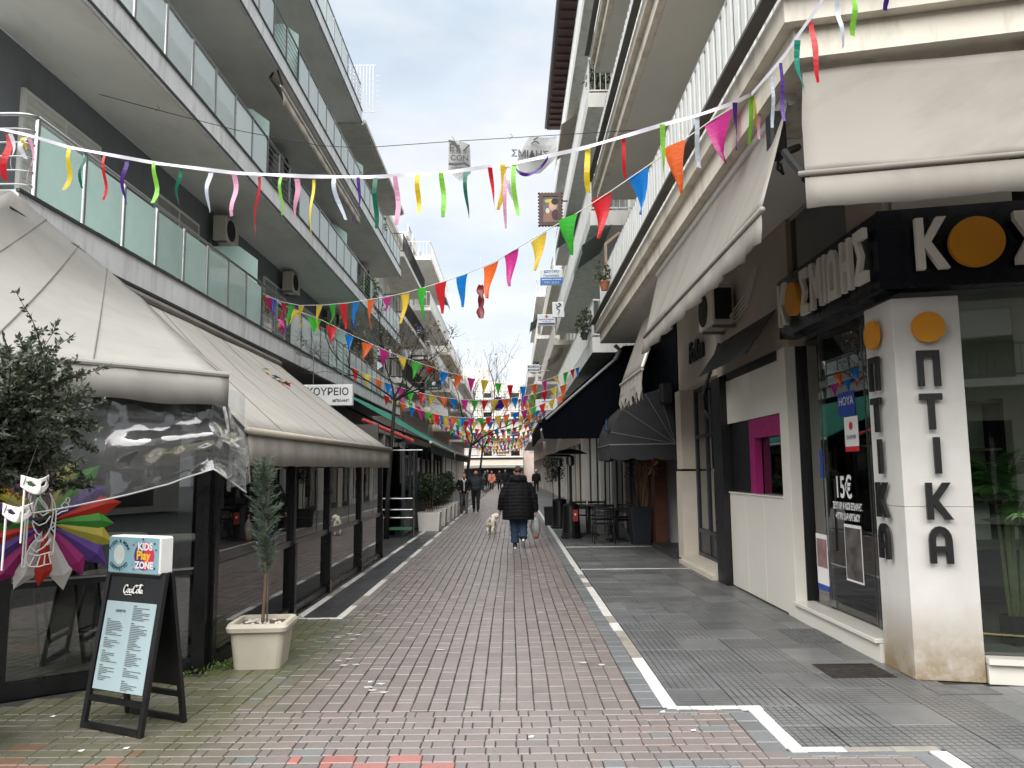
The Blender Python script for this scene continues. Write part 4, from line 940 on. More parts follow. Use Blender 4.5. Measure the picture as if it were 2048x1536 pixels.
# shop interior: floor, back wall, ceiling, showcases
M_SHF = mat('shop_floor', (164, 154, 144), 0.35, 0.2); M_SHW = mat('shop_wall', (214, 212, 204), 0.7, 0.1)
MB().prism([(RX+0.35, 8.7, 0.17), (RX+0.35, 6.8, 0.17), fpt(0.7, -0.5, 0.17), fpt(7, -0.5, 0.17), Vector((10, 8.7, 0.17))], (0, 0, 0.02)).build('shop_floor', M_SHF, RB)
MB().box((RX+0.41, 8.72, 0.1), (10, 8.8, 3.1)).build('inner_wall', M_SHW, RB); MB().box((7.5, 5, 0.1), (7.7, 8.7, 3.1)).build('inner_wall', M_SHW, RB)
MB().prism([(RX+0.2, 8.7, 3.09), (RX+0.2, 6.45, 3.09), fpt(0.6, -0.3, 3.09), fpt(7, -0.3, 3.09), Vector((10, 8.7, 3.09))], (0, 0, 0.005)).build('shop_ceiling', M_SHW, RB)
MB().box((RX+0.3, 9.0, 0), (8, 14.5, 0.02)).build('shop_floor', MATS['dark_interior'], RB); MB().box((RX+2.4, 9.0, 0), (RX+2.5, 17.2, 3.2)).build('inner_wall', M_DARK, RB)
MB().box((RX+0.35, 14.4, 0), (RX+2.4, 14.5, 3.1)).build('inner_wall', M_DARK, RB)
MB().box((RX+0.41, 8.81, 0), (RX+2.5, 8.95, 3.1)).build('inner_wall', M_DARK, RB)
def showcase(label, loc, w, d, h, nshelf, group=None):
    t = thing('display_cabinet', label, 'cabinet', loc, 0, group)
    MB().box((-w/2, d/2-0.03, 0), (w/2, d/2, h)).build('back_panel', M_SHW, t, local=True)
    for s in (-1, 1): MB().box((s*w/2-0.02, -d/2, 0), (s*w/2+0.02, d/2-0.032, h)).build('side_panel', M_BLACKM, t, local=True)
    for k in range(nshelf):
        z = 0.1+(h-0.15)*k/(nshelf-1); sh = MB().box((-w/2+0.022, -d/2+0.01, z), (w/2-0.022, d/2-0.034, z+0.025)).build('shelf', M_SHF, t, local=True)
        for q in range(4):
            x = -w/2+0.15+q*(w-0.3)/3; g = MB()
            for sx in (-0.035, 0.035):
                g.tube([(x+sx+0.026*math.cos(a*math.pi/5), -0.05, z+0.06+0.02*math.sin(a*math.pi/5)) for a in range(11)], 0.005, 4)
            g.build('spectacles', M_BLACK, sh)
    return t
showcase('shelf cabinet with spectacles behind the glazed shop entrance', (4.5, 8.5, 0.19), 1.6, 0.35, 2.2, 5)
t = thing('desk', 'dark counter desk inside the optician shop', 'desk', (4.8, 7.3, 0.19))
MB().cbox((-0.7, -0.3, 0.72), (0.7, 0.3, 0.76), 0.008).build('desk_top', M_SHF, t, local=True)
for s in (-0.66, 0.66): MB().box((s-0.025, -0.27, 0), (s+0.025, 0.27, 0.72)).build('side_panel', M_BLACKM, t, local=True)
MB().box((-0.63, 0.2, 0.2), (0.63, 0.23, 0.715)).build('modesty_panel', M_BLACKM, t, local=True)
# posters and lettering stuck to the glass
M_PW = mat('sticker_white', (228, 228, 226), 0.5, 0.05); M_PB = mat('sticker_blue', (22, 62, 150), 0.45, 0.08); M_PR = mat('sticker_red', (196, 40, 44), 0.45, 0.08); M_PGREY = mat('poster_grey', (92, 88, 86), 0.5, 0.8, 6)
def sticker(y0, y1, z0, z1, m, x=gx-0.008, name='sticker', par=None): return MB().box((x-0.001, y0, z0), (x+0.001, y1, z1)).build(name, m, par or RB)
yx = gx-0.012
s1 = sticker(7.4, 7.78, 2.16, 2.40, M_PB); text('HOYA', 0.12, M_PW, s1, (yx, 7.59, 2.27), (0, -1, 0), (0, 0, 1))
s2 = sticker(7.36, 7.66, 1.86, 2.15, M_PW); text('SHAMIR', 0.06, M_LETB, s2, (yx, 7.51, 1.93), (0, -1, 0), (0, 0, 1)); disc((yx+.001, 7.51, 2.06), LX, 0.04, M_PR, s2, 0.001, LN, 'logo'); sticker(7.36, 7.66, 1.81, 1.858, M_PR)
text('15€', 0.30, M_PW, dr, (yx, 7.76, 1.36), (0, -1, 0), (0, 0, 1), 'price', 0, 'CENTER', 0, 0.006, 0.8)
text('ΖΕΥΓΑΡΙ ΦΑΚΟΙ ΕΠΑΦΗΣ', 0.088, M_PW, dr, (yx, 7.70, 1.245), (0, -1, 0), (0, 0, 1), 'offer_text', 0, 'CENTER', 0, 0.004, 0.62)
text('+ΥΓΡΟ ΚΑΘΑΡΙΣΜΟΥ', 0.088, M_PW, dr, (yx, 7.70, 1.14), (0, -1, 0), (0, 0, 1), 'offer_text', 0, 'CENTER', 0, 0.004, 0.62)
po = sticker(7.42, 7.8, 0.55, 1.1, M_PW, name='poster'); sticker(7.435, 7.785, 0.57, 1.07, M_PGREY, gx-0.0105, 'photo_print', po)
po = sticker(8.24, 8.54, 0.42, 0.95, M_PW, name='poster'); sticker(8.26, 8.52, 0.6, 0.9, mat('poster_rose', (150, 112, 116), 0.5, 0.6, 7), gx-0.0105, 'photo_print', po); sticker(8.24, 8.54, 0.36, 0.418, M_PB)
sticker(8.24, 8.32, 1.55, 1.85, M_PB)
# potted palm in the side-street window
M_PALM = mat('palm_leaf', (0.11, 0.26, 0.07), 0.45, 0.3, 6, trans=0.25); M_BAMB = mat('palm_cane', (0.22, 0.26, 0.09), 0.5, 0.3, 14)
def make_palm(label, loc, h=1.75, seed=2):
    t = thing('potted_palm', label, 'palm', loc); rng = random.Random(seed)
    MB().prism([(0.13*math.cos(math.pi/4+k*math.pi/2), 0.13*math.sin(math.pi/4+k*math.pi/2), 0) for k in range(4)], (0, 0, 0.22)).build('pot', M_BLACKM, t, local=True)
    canes = MB(); lf = MB()
    for k in range(8):
        a = rng.uniform(0, 6.28); rr = rng.uniform(0.02, 0.07); b0 = Vector((math.cos(a)*rr, math.sin(a)*rr, 0.2)); hh = rng.uniform(0.5, 0.95)*h*0.62; b1 = b0+Vector((math.cos(a)*0.05, math.sin(a)*0.05, hh))
        canes.tube([b0, b0.lerp(b1, 0.5), b1], [0.016, 0.015, 0.012], 7)
        for q in range(5): z = b0.lerp(b1, 0.15+q*0.17); canes.tube([z, z+Vector((0, 0, 0.008))], 0.0185, 7)
        for f in range(4):
            az = a+rng.uniform(-1.4, 1.4); up = rng.uniform(0.35, 1.15); Ln = rng.uniform(0.34, 0.5); prev = b1; d = Vector((math.cos(az)*math.cos(up), math.sin(az)*math.cos(up), math.sin(up)))
            pts = [b1]
            for q in range(9):
                d = (d+Vector((0, 0, -0.13))).normalized(); prev = prev+d*(Ln/9); pts.append(prev.copy())
            canes.tube(pts, [0.006*(1-i/11) for i in range(10)], 4)
            for q in range(2, 10):
                tng = (pts[q]-pts[q-1]).normalized(); sd = tng.cross(Vector((0, 0, 1)));
                if sd.length < 0.01: continue
                sd.normalize()
                for s in (-1, 1):
                  for half in (0.0, 0.5):
                    base = pts[q-1].lerp(pts[q], half); Lf = 0.24*math.sin(math.pi*(0.15+0.8*q/10))*rng.uniform(0.85, 1.1); tip = base+(sd*s*0.8+tng*0.65+Vector((0, 0, -0.25))).normalized()*Lf; wv = tng*0.012
                    mid = base.lerp(tip, 0.45)+Vector((0, 0, 0.012)); lf.add([base, mid+wv, tip, mid-wv], [(0, 1, 2), (0, 2, 3)])
    canes.build('cane', M_BAMB, t, local=True); lf.build('frond', M_PALM, t, local=True); return t
make_palm('potted palm with bamboo-like canes behind the side-street shop window', tuple(fpt(0.92, -0.5, 0.21)), 1.95)
make_palm('second potted palm further along the side-street shop window', tuple(fpt(1.7, -0.85, 0.21)), 1.7, 9)
# ------------------------------------------------------------------ awnings of the corner block
M_RCAN = mat('grey_beige_canvas', (152, 147, 139), 0.85, 0.08, 0.9, stain=0.4, streak=(0.8, 5, 0.5), trans=0.22, bmp=0.08, bscale=150)
A3 = thing('shop_awning', 'grey-beige awning along the lane front of the corner block', 'awning', (1.9, 8, 3.4))
ta, tb = Vector((2.12, 5.6, 4.42)), Vector((2.12, 10.9, 4.42)); ba, bb = Vector((1.68, 5.0, 3.37)), Vector((1.70, 9.75, 3.34))
MB().sheet(quad_sheet(ta, tb, bb, ba, 40, 10, 0.03, 0.05, 5)).build('fabric', M_RCAN, A3, smooth=True, solid=0.006)
MB().tube([ba+Vector((0, -0.03, 0)), bb], 0.02, 8).build('front_bar', M_RCAN, A3, smooth=True)
def valance(a, b, h, n, nrm, amp=0.012, scal=0.0):
    rows = []
    for k in range(n+1):
        p = a.lerp(b, k/n); w = amp*(math.sin(k*0.9)+0.6*math.sin(k*2.3)); e = h*(1-scal*abs(math.sin(k*1.05)))
        rows.append([p+Vector((0, 0, -0.03)), p+Vector(nrm)*w+Vector((0, 0, -h*0.55)), p+Vector(nrm)*(w*1.8+0.01)+Vector((0, 0, -e))])
    return rows
MB().sheet(valance(ba, bb, 0.22, 50, (-1, 0, 0))).build('valance', M_RCAN, A3, smooth=True, solid=0.005)
MB().tube([ta+Vector((0.02, 0, 0.04)), tb+Vector((0.02, 0, 0.04))], 0.055, 10).build('roller', M_RSOFF, A3)
A4 = thing('shop_awning', 'grey-beige awning above the dark sign on the side-street front', 'awning', (3, 5, 3.6))
o4 = Vector((2.06, 5.14, 0)); ta = o4+FN*-0.02+Vector((0, 0, 4.40)); tb = ta+FD*5; ba = Vector((1.93, 4.86, 3.57)); bb = ba+FD*5
MB().sheet(quad_sheet(ta, tb, bb, ba, 40, 14, 0.02, 0.11, 8)).build('fabric', M_RCAN, A4, smooth=True, solid=0.006)
MB().tube([ba+FD*-0.04, bb], 0.02, 8).build('front_bar', M_RCAN, A4, smooth=True)
MB().sheet(valance(ba, bb, 0.24, 40, FN, 0.01)).build('valance', M_RCAN, A4, smooth=True, solid=0.005)
MB().tube([(2.3, 5.9, 4.2), (1.97, 5.3, 3.9), (1.97, 4.95, 3.57)], 0.03, 6).build('folding_arm', M_BLACKM, A4)
q = MB(); q.cbox((1.98, 5.58, 4.0), (2.1, 5.72, 4.36), 0.02); q.tube([(2.04, 5.62, 4.02), (2.02, 5.6, 3.9), (2.06, 5.6, 3.86), (2.05, 5.62, 3.95)], 0.012, 5); q.build('gearbox', M_BLACKM, A4)
for u in ():
    pts = [ta.lerp(tb, u).lerp(ba.lerp(bb, u), v/8)+FN*.015+Vector((0, 0, -.02*math.sin(math.pi*v/8)*(.6+.4*math.sin(math.pi*u))+.11*mnoise.noise(Vector((u*5+8, v/8*2.2, 13.6))))) for v in range(9)]
    MB().tube(pts+[ba.lerp(bb, u)+FN*.03+Vector((0, 0, -.23))], .0045, 4).build('seam', MATS['seam'], A4)
A5 = thing('torn_awning', 'small cream awning with torn fringe beside the navy shop front', 'awning', (2, 12, 3))
ta, tb = Vector((2.35, 11.35, 4.3)), Vector((2.35, 13.6, 4.3)); ba, bb = Vector((1.95, 11.4, 3.15)), Vector((1.93, 13.6, 3.15))
MB().sheet(quad_sheet(ta, tb, bb, ba, 12, 6, 0.02, 0.02, 6)).build('fabric', M_RCAN, A5, smooth=True, solid=0.006)
MB().tube([ba, bb], 0.025, 8).build('front_bar', M_CREAM, A5)
fr = []
for k in range(57):
    p = ba.lerp(bb, k/56); fr.append([p+Vector((0, 0, -0.02)), p+Vector((-0.02+0.02*math.sin(k*.7), 0, -0.2)), p+Vector((-0.02+0.03*math.sin(k*.9), 0, -0.32-(0.12 if k % 4 < 2 else 0.0)-0.04*math.sin(k*2.1)))])
MB().sheet(fr).build('fringe', M_RCAN, A5, solid=0.004)
MB().tube([(2.6, 11.4, 4.35), (2.2, 11.35, 3.9), (1.95, 11.4, 3.18)], 0.025, 6).build('folding_arm', M_WHITE, A5)
dup(ac, (RX-0.35, 10.9, 3.6), -math.pi/2, 'cream air conditioner tucked above the charcoal signboard')
cb = MB()
for k in range(4): cb.tube([(RX-0.02, 9.7-k*0.06, 4.2), (RX-0.06, 9.9, 3.95-0.06*k), (RX-0.1, 10.3, 3.82-0.06*k), (RX-0.12, 10.5, 3.75)], 0.006, 5)
tag(cb.build('cable_bundle', mat('cable_white', (200, 198, 190), 0.6, 0.1)), 'loop of pale cables above the charcoal signboard', 'cable')
tag(MB().tube([(RX-0.07, 11.25, 3.5), (RX-0.2, 11.3, 3.1), (RX-0.28, 11.5, 2.75), (RX-0.22, 11.65, 2.55), (RX-0.16, 11.6, 2.42)], 0.028, 6).build('hanging_cable', M_CABLE), 'thick black cable hanging beside the raised letters', 'cable')
tag(MB().cbox((RX-0.3, 14.55, 2.9), (RX-0.08, 14.85, 3.3), 0.03).build('flood_lamp', M_BLACKM), 'dark flood lamp box under the torn awning', 'lamp')
# ================================================================== further blocks along the lane
M_IRONR = mat('wrought_iron', (26, 26, 28), 0.5, 0.2)
M_SHOPDARK = glass('far_shop_glass', (0.25, 0.27, 0.27), 1.5, 0.0, 0.02, 1.0, 0.06)
def block(label, side, xe, xw, y0, y1, levels, top, wallc, slabc, rail, seed, ground=3.6, eave=None, awn=None, th=0.22, name='apartment_building', bal0=None):
    """side=-1: stands on the terrace side (street towards +x); +1: pavement side"""
    rng = random.Random(seed); s_ = -side; t = thing(name, label, 'building', (xw, (y0+y1)/2, 0))
    mwl = mat('wall_%d' % seed, wallc, 0.8, 0.12, 0.7, stain=0.35, bmp=0.1); msl = mat('slab_%d' % seed, slabc, 0.75, 0.12, 0.9, stain=0.5, bmp=0.1)
    far_x = xw+side*9
    def bx(x0, x1, a, b, z0, z1): return MB().box((min(x0, x1), a, z0), (max(x0, x1), b, z1))
    bx(xw, far_x, y0, y1, ground, top).build('wall', mwl, t)
    for i, z in enumerate(levels):
        a, b = (bal0 or y0)+rng.uniform(0.0, 0.3), y1-rng.uniform(0, 0.3)
        sl = bx(xe, xw-side*0.002, a, b, z, z+th).build('balcony_slab', msl, t)
        zt = z+th
        kind = rail
        if kind == 'solid':
            bx(xe, xe+side*0.08, a, b, zt+0.001, zt+0.55).build('parapet', msl, sl); r = MB(); r.tube([(xe+side*.04, a, zt+0.9), (xe+side*.04, b, zt+0.9)], 0.03, 6)
            y = a
            while y < b: r.tube([(xe+side*.04, y, zt+0.55), (xe+side*.04, y, zt+0.9)], 0.02, 5); y += 1.0
            r.build('railing', M_RSLAT, sl)
        else:
            mr_ = M_IRONR if kind == 'iron' else M_RSLAT; r = MB(); xr = xe+side*0.05
            for h in (0.08, 0.95): r.tube([(xw-side*0.1, a+.04, zt+h), (xr, a+.04, zt+h), (xr, b, zt+h)], 0.022, 5)
            stp = 0.14 if y0 < 40 else 0.22; y = a+0.04; rad = 0.009 if y0 < 40 else 0.013
            while y < b: r.tube([(xr, y, zt+0.08), (xr, y, zt+0.95)], rad, 4, False); y += stp
            x = xr
            while (x-xw)*side < -0.1: r.tube([(x, a+.04, zt+0.08), (x, a+.04, zt+0.95)], rad, 4, False); x += side*stp
            r.build('railing', mr_, sl, fixn=False)
        # shutter doors and dark openings
        y = y0+0.8; k = 0
        while y+1.5 < y1:
            w_ = rng.choice((1.1, 1.5, 2.0)); w_ = min(w_, y1-0.4-y); fr_ = rng.random()
            zb, z2 = zt, zt+2.2
            o = bx(xw-side*0.03, xw+side*0.001, y, y+w_, zb, z2).build('balcony_door', M_GLASSD, t)
            if fr_ > 0.25: bx(xw-side*0.05, xw-side*0.032, y+.02, y+w_-.02, z2-2.1*fr_, z2-.01).build('shutter', rng.choice((M_SHUT, M_SHUTW)), o)
            f = MB()
            for (a0, a1, c0, c1) in ((y-.07, y, zb, z2+.07), (y+w_, y+w_+.07, zb, z2+.07), (y, y+w_, z2, z2+.07)): f.box((min(xw, xw-side*.06), a0, c0), (max(xw, xw-side*.06), a1, c1))
            f.build('frame', M_FRAME, o); y += w_+rng.uniform(0.8, 1.6); k += 1
        # drop awning on some balconies
        if awn and rng.random() < awn:
            a2 = rng.uniform(y0+0.3, y1-4); l2 = rng.uniform(2.5, 4); c = rng.choice(((200, 194, 182), (176, 170, 158), (120, 132, 128)))
            zz = z-0.05 if i else z-0.05
            MB().sheet([[(xe+side*0.5, a2+l2*q/8, zz-0.02), (xe-side*0.25, a2+l2*q/8, zz-0.55), (xe-side*0.25, a2+l2*q/8, zz-0.78+0.03*(q % 2))] for q in range(9)]).build('drop_awning', mat('drop_%d' % c[0], c, 0.85, 0.1, trans=0.2), t, solid=0.006)
    # far end windows on the wall that faces along the lane
    # roof edge
    bx(xw-side*0.15, far_x, y0-0.02, y1+0.02, top, top+0.25).build('roof_slab', msl, t)
    if eave:
        e = MB(); e.box((min(eave, xw), y0, top-0.12), (max(eave, xw), y1, top-0.02)); e.build('eave', mat('brown_boards', (84, 62, 60), 0.7, 0.2, 3), t)
        g = MB(); g.tube([(eave-side*0.05, y0, top-0.02), (eave-side*0.05, y1, top-0.02)], 0.07, 8); g.build('gutter', mat('gutter_grey', (120, 118, 116), 0.5, 0.1), t)
        n = int((y1-y0)/0.55)
        for k in range(n): e2 = MB(); e2.box((min(eave, xw)+.06, y0+k*0.55+0.2, top-0.2), (max(eave, xw)-.06, y0+k*0.55+0.27, top-0.121)); e2.build('rafter', MATS['brown_boards'], t)
    # ground floor: piers, glazing, fascia, dark room behind
    y = y0; k = 0
    while y < y1-0.6:
        w_ = min(rng.uniform(2.4, 3.4), y1-y)
        bx(xw-side*0.02, xw+side*0.4, y, y+0.4, 0, ground-0.6).build('pier', rng.choice((mwl, msl, MATS['cream_stone'], M_SHUTW)), t)
        g = bx(xw+side*0.15, xw+side*0.17, y+0.4, y+w_, 0.25, ground-0.6).build('shop_window', M_SHOPDARK, t)
        f = MB()
        for yy in (y+0.43, y+0.4+(w_-.4)*0.5, y+w_-0.03): f.box((min(xw+side*.12, xw+side*.2), yy-.03, 0), (max(xw+side*.12, xw+side*.2), yy+.03, ground-0.6))
        f.box((min(xw+side*.11, xw+side*.21), y+.4, 0.0), (max(xw+side*.11, xw+side*.21), y+w_, 0.25)); f.build('frame', rng.choice((M_ALU, M_FRAME, M_BLACK)), g)
        y += w_; k += 1
    bx(xw-side*0.03, xw+side*0.5, y0, y1, ground-0.6, ground).build('fascia', rng.choice((mwl, MATS['cream_stone'], M_CHAR)), t)
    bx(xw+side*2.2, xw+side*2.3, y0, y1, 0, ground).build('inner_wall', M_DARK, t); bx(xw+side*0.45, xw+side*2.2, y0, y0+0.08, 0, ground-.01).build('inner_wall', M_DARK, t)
    return t
block('tall pale block with brown boarded eaves beyond the slatted corner block', 1, 2.0, 3.25, 17.3, 34, [4.55, 7.75, 10.85, 13.95], 17.4, (198, 198, 194), (206, 206, 202), 'bars', 11, 3.7, 1.72, 0.4, .38, bal0=18.7)
block('cream block with banded balconies carrying the pharmacy signs', 1, 1.9, 3.1, 34.3, 49, [4.3, 7.3, 10.3], 13.4, (206, 200, 188), (214, 210, 202), 'solid', 12, 3.5, None, 0.5)
block('white block with stepped balconies beyond the pharmacy signs', 1, 1.65, 2.9, 49.3, 68, [4.2, 7.2, 10.2, 13.0], 14.2, (214, 212, 206), (222, 220, 216), 'bars', 13, 3.4, None, 0.4)
block('pale pink-grey block near the far end of the pavement side', 1, 1.45, 2.7, 68.3, 98, [4.2, 7.2, 10.0], 13.0, (206, 192, 184), (214, 208, 202), 'solid', 14, 3.4, None, 0.4)
block('cream block with black wrought-iron balconies next to the grey block', -1, -5.2, -6.6, 36.3, 46, [5.9, 9.0, 12.05], 15.2, (206, 202, 192), (214, 212, 206), 'iron', 15, 4.2, None, 0.3)
block('white block with thin-railed cantilevered balconies beyond the iron ones', -1, -4.95, -6.5, 46.3, 60, [5.3, 8.4, 11.5, 14.7], 16.2, (212, 210, 204), (222, 220, 214), 'bars', 16, 4.0, None, 0.4)
block('ochre-stained block with deep soffits behind the second bare tree', -1, -4.9, -6.3, 60.3, 77, [4.8, 7.9, 10.9], 13.6, (196, 182, 160), (214, 208, 196), 'bars', 17, 3.8, None, 0.3)
block('grey-white block near the far end of the terrace side', -1, -4.8, -6.2, 77.3, 99, [4.6, 7.6, 10.5], 13.0, (204, 202, 198), (214, 212, 208), 'solid', 18, 3.7, None, 0.3)
# the block that closes the lane
EB = thing('apartment_building', 'brick and cream block closing the far end of the lane', 'building', (0, 112, 0))
MB().box((-26, 112, 0), (1.6, 124, 14.6)).build('wall', mat('end_cream', (214, 208, 198), 0.8, 0.15, 0.5, stain=0.3), EB); MB().box((1.6, 111.5, 0), (26, 124, 12.5)).build('side_wing', mat('end_brick', (196, 178, 168), 0.85, 0.2, 1.0), EB)
for z in (3.6, 6.4, 9.2, 12.0):
    sl = MB().box((-9, 110.9, z), (1.5, 111.998, z+0.2)).build('balcony_slab', MATS['slab_16'], EB); r = MB()
    for h in (0.1, 0.95): r.tube([(-9, 110.95, z+.2+h), (1.5, 110.95, z+.2+h)], 0.025, 4)
    for k in range(43): r.tube([(-9+k*0.25, 110.95, z+.3), (-9+k*0.25, 110.95, z+1.15)], 0.013, 4)
    r.build('railing', M_IRONR, sl)
    for k in range(5):
        x = -8.2+k*2.0; o = MB().box((x, 111.95, z+.25), (x+1.2, 111.999, z+2.4)).build('window', M_GLASSD, EB); MB().box((x+.03, 111.92, z+(.35 if k % 2 else 1.0)), (x+1.17, 111.948, z+2.38)).build('shutter', M_SHUTW, o)
    for k in range(4):
        x = 2.4+k*2.2; o = MB().box((x, 111.44, z+.9), (x+1.2, 111.499, z+2.3)).build('window', M_GLASSD, EB); MB().box((x-.06, 111.40, z+.82), (x+1.26, 111.438, z+.9)).build('sill', M_FRAME, o)
a = thing('shop_awning', 'wide cream awning on the block closing the far end of the lane', 'awning', (-2.5, 110, 3))
MB().sheet([[(-7.5+q*0.9, 111.9, 3.55), (-7.5+q*0.9, 109.2, 2.5), (-7.5+q*0.9, 109.18, 2.15)] for q in range(11)]).build('fabric', M_CREAM, a, solid=0.01)
MB().tube([(-7.5, 109.2, 2.5), (1.5, 109.2, 2.5)], 0.04, 6).build('front_bar', M_WHITE, a)
MB().box((-7.4, 111.0, 0), (1.4, 111.6, 2.0)).build('dark_shop_front', M_DARK, EB)
pent = MB(); pent.box((-8, 114, 14.6), (-3.5, 120, 17)); pent.build('penthouse', MATS['end_cream'], EB)
def antenna(label, loc, h, seed):
    t = thing('antenna', label, 'antenna', loc, seed*0.7, 'rooftop aerials'); rng = random.Random(seed)
    MB().tube([(0, 0, 0), (0, 0, h)], 0.03, 5).build('mast', M_RSOFF, t, local=True)
    b = MB(); b.tube([(-0.6, 0, h-0.1), (0.6, 0, h-0.1)], 0.018, 4)
    for k in range(7): b.tube([(-0.55+k*0.18, -0.3, h-0.1), (-0.55+k*0.18, 0.3, h-0.1)], 0.012, 4)
    b.build('aerial', M_RSOFF, t, local=True)
for k, (x, y, z, h) in enumerate([(-7, 116, 17, 4.2), (-6, 115, 17, 5.0), (-4.4, 117, 17, 3.6), (-2.2, 115, 14.6, 4.4), (-1.2, 116, 14.6, 3.4), (0.6, 115, 14.6, 3.9), (-9.5, 115, 14.6, 5.5), (-6.6, 90, 13.25, 3.0), (-6.8, 84, 13.25, 3.4)]):
    antenna('thin rooftop television aerial on its mast above the far roofs', (x, y, z), h, k)

# blocks across the side street, seen in the shop panes
def facing_block(label, x0, x1, y, h, seed, c):
    t = thing('apartment_building', label, 'building', ((x0+x1)/2, y, 0)); rng = random.Random(seed); m = mat('wall_f%d' % seed, c, .8, .12, .6, stain=.3)
    MB().box((x0, y-9, 0), (x1, y, h)).build('wall', m, t)
    z = 3.9
    while z+2.6 < h:
        sl = MB().box((x0+.3, y+.002, z), (x1-.3, y+1.2, z+.22)).build('balcony_slab', MATS['slab_16'], t); r = MB()
        for q in (.1, .95): r.tube([(x0+.3, y+1.15, z+.22+q), (x1-.3, y+1.15, z+.22+q)], .02, 4)
        xx = x0+.3
        while xx < x1-.3: r.tube([(xx, y+1.15, z+.3), (xx, y+1.15, z+1.17)], .012, 4, False); xx += .2
        r.build('railing', M_IRONR if seed % 2 else M_RSLAT, sl, fixn=False); xx = x0+1.0
        while xx+1.6 < x1:
            o = MB().box((xx, y+.001, z+.23), (xx+1.5, y+.04, z+2.4)).build('balcony_door', M_GLASSD, t); k = rng.random(); MB().box((xx+.02, y+.042, z+2.38-1.9*k-.1), (xx+1.48, y+.06, z+2.38)).build('shutter', M_SHUTW, o); xx += 3.0
        z += 3.1
    xx = x0+.4
    while xx+2.4 < x1: MB().box((xx, y+.003, .3), (xx+2.3, y+.05, 3.0)).build('shop_window', M_SHOPDARK, t); xx += 2.8
facing_block('cream block across the side street facing the optician corner', -2, 22, -13, 10.5, 3, (196, 188, 174)); facing_block('grey block across the side street facing the terrace corner', -26, -6, -13, 10.5, 4, (176, 176, 174))
# ------------------------------------------------------------------ navy bar front: wall, side-closed awning, half-dome awning
M_NVY = mat('navy_canvas', (5, 7, 13), 0.9, 0.3, 2, trans=0.04, spec=0.08); M_NVW = mat('navy_wall', (8, 11, 20), 0.6, 0.3, 2, spec=0.2)
NB = thing('navy_bar', 'navy painted bar front between the raised-letter doorway and the shuttered shops', 'shop front', (RX, 16, 0))
MB().box((RX+0.0, 14.52, 2.5), (RX+0.1, 21.5, 4.48)).build('navy_wall', M_NVW, NB)
MB().box((RX+0.02, 14.52, 0), (RX+0.3, 14.75, 2.5)).build('door_jamb', M_NVW, NB)
MB().box((RX+0.9, 14.8, 0), (RX+1.0, 17.0, 2.5)).build('dark_door', M_DARK, NB)
dd = MB(); dd.box((RX+0.5, 15.1, 0.2), (RX+0.52, 16.3, 2.2)); dd.build('inner_glass', M_SHOPGD, NB)
MB().box((RX-0.15, 14.6, 0), (RX+0.9, 16.9, 0.09)).build('step', M_TILEL, NB)
M_WOOD = mat('orange_wood', (92, 54, 34), 0.55, 0.25, 5, streak=(2, 2, 0.3))
for k in range(9): MB().box((RX-0.04, 16.98, 0.01+k*0.24), (RX+0.22, 17.42, 0.245+k*0.24)).build('wood_board', M_WOOD, NB)
M_WOODP = mat('pale_wood', (168, 130, 96), 0.55, 0.2, 5)
for y in (17.9, 18.7, 19.6): MB().box((RX-0.02, y, 0), (RX+0.12, y+0.12, 2.5)).build('wood_post', M_WOODP if y > 18 else M_WOOD, NB)
for k in range(4): MB().box((RX+0.25, 17.5, 0.3+k*0.5), (RX+0.6, 21.4, 0.33+k*0.5)).build('shelf', M_WOODP, NB)
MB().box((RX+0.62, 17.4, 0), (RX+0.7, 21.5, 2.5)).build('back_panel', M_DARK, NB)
A6 = thing('bar_awning', 'large navy awning with closed side over the bar terrace', 'awning', (1.5, 17, 3))
ytop = 17.05; side_poly = [(0.62, ytop, 2.72), (2.5, ytop, 4.42), (RX, ytop, 4.44), (RX, ytop, 2.35), (0.7, ytop, 2.35)]
MB().prism(side_poly, (0, 0.008, 0)).build('side_panel', M_NVY, A6)
MB().sheet(quad_sheet((2.6, ytop+.01, 4.46), (2.6, 24, 4.46), (0.62, 24, 2.74), (0.62, ytop+.01, 2.74), 8, 5, 0.04, 0.01, 4)).build('fabric', M_NVY, A6, solid=0.008)
MB().sheet([[(0.62, ytop+.01+q*0.58, 2.72), (0.61, ytop+q*0.58, 2.55), (0.62+.02*(q % 2), ytop+q*0.58, 2.38)] for q in range(13)]).build('valance', M_NVY, A6, solid=0.006)
MB().tube([(0.62, ytop-0.05, 2.74), (0.62, 24.05, 2.74)], 0.035, 8).build('front_bar', M_BLACKM, A6)
MB().tube([(0.75, ytop-0.05, 2.78), (2.3, ytop-0.07, 4.1)], 0.03, 8).build('folding_arm', mat('arm_grey', (108, 112, 114), 0.5, 0.1), A6); MB().tube([(2.3, ytop-0.07, 4.1), (2.42, ytop-0.07, 4.3), (2.3, ytop-.07, 4.42)], 0.05, 8).build('arm_joint', MATS['arm_grey'], A6)
